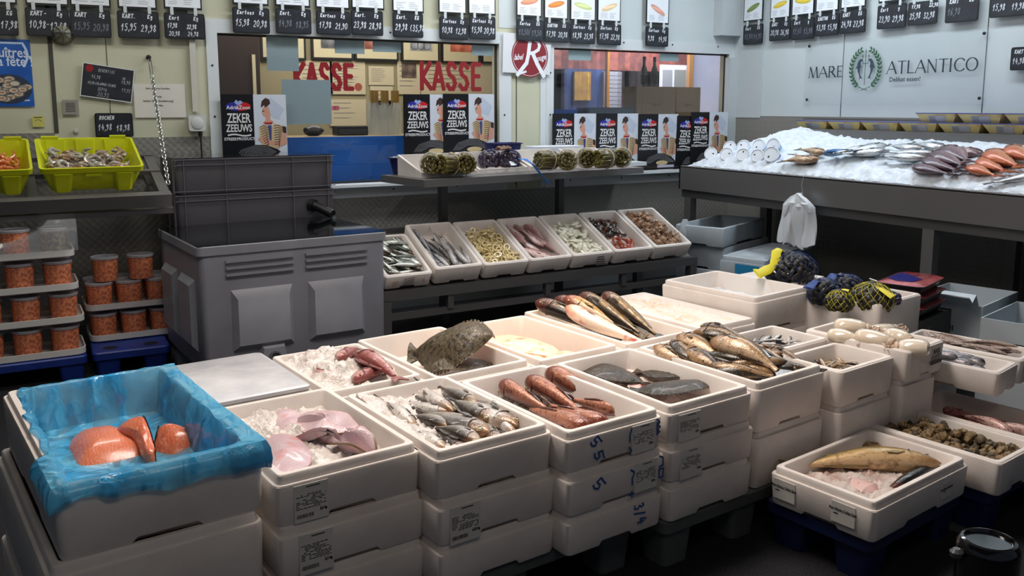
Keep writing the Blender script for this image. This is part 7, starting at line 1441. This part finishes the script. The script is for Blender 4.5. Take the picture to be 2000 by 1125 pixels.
for k,px in enumerate((1095,1118,1133,1150,1170,1205,1228,1242)): a=ony(px,215,6.2); c=ony(px+16,90,6.2); c.z=ZC-.3; b=MB(); w=c.x-a.x; b.loft([[(a.x,6.2,a.z),(a.x+w/2,6.185,a.z),(a.x+w,6.2,a.z),(a.x+w/2,6.19,a.z)],[(a.x,6.2,c.z+.3),(a.x+w/2,6.185,c.z+.3),(a.x+w,6.2,c.z+.3),(a.x+w/2,6.19,c.z+.3)]]); o=b.build('curtain_strip',crt); tag(o,'clear plastic curtain strip in the right window','curtain strip','clear plastic curtain strips')
b=MB(); b.bb((3.6,5.9,1.0),(5.2,6.15,1.03)); b.bb((3.6,5.9,0),(3.64,6.15,1.0)); b.bb((5.16,5.9,0),(5.2,6.15,1.0)); o=b.build('side_table',mat('table_blue_grey',(70,84,104),.5),None,False); tag(o,'blue grey table behind the right window posters','table')
ctm=mat('carton_brown',(134,112,84),.7)
def cbox(x0,x1,y0,y1,label):
    a=ony(x0,y1,5.95); c=ony(x1,y0,5.95); o,_=None,None; b=MB(); b.bb((0,0,0),(c.x-a.x,.18,c.z-1.03)); o=b.build('wine_carton',ctm,None,False); o.matrix_world=T(a.x,5.95,1.031); tag(o,label,'box'); p=MB(); w=c.x-a.x; h=c.z-1.03
    add_text(p,'Fogoso',w*.5,h*.70,.035,1,-.001,off=.0005,shear=.3); p.disc(w*.6,h*.3,w*.22,h*.12,-.001,14); p.build('printing',mat('carton_print',(84,80,70),.7),o,False)
cbox(1242,1319,170,222,'brown wine carton behind the right window, left one'); cbox(1320,1368,171,222,'brown wine carton behind the right window, right one')
zc=ony(1260,170,5.99).z
for px,l in ((1257,'dark wine bottle with a hanging tag on the cartons, left'),(1277,'dark wine bottle on the cartons, right')): q=ony(px,170,6.03); bottle(q.x,6.03,zc+.002,l,True,.80,None,False)
for px,l in ((1221,'dark bottle standing left of the cartons'),(1236,'dark bottle half behind the left carton')): q=ony(px,215,6.08); bottle(q.x,6.08,1.031,l,True,.70,None,False)
for x0,x1,y0,c_,l in ((1080,1131,214,(40,90,170),'bright blue tray behind the first right window poster'),(1145,1240,210,(70,84,100),'grey blue tray behind the right window posters')):
    a=ony(x0,y0,5.92); e=ony(x1,y0,5.92); b=MB(); w=e.x-a.x; b.M=T(a.x+w/2,6.0,1.031); hh=max(.03,a.z-1.031); b.loft([rrect(w-.03,.12,.02,0),rrect(w,.15,.02,hh),rrect(w-.02,.13,.02,hh),rrect(w-.04,.11,.02,.01)]); o=b.build('plastic_tray',mat('tr_'+l[:6].replace(' ','_'),c_,.4)); tag(o,l,'tray')
# more ceiling fittings: the lamps that light the stall
lampm=mat('lamp_tube_glow',(245,248,255),.5,emit=6)
for x,y,lx,ly,l in ((4.55,3.6,.16,2.6,'long ceiling lamp over the ice counter'),(2.6,4.7,2.6,.14,'long ceiling lamp along the windows'),(1.5,2.2,2.2,.16,'ceiling lamp over the foam box table')):
    o=empty('ceiling_lamp',T(x,y,ZC),l,'lamp'); part('housing',[((-lx/2,-ly/2,-.05),(lx/2,ly/2,0))],white,o); part('tube',[((-lx/2+.02,-ly/2+.02,-.065),(lx/2-.02,ly/2-.02,-.05))],lampm,o)
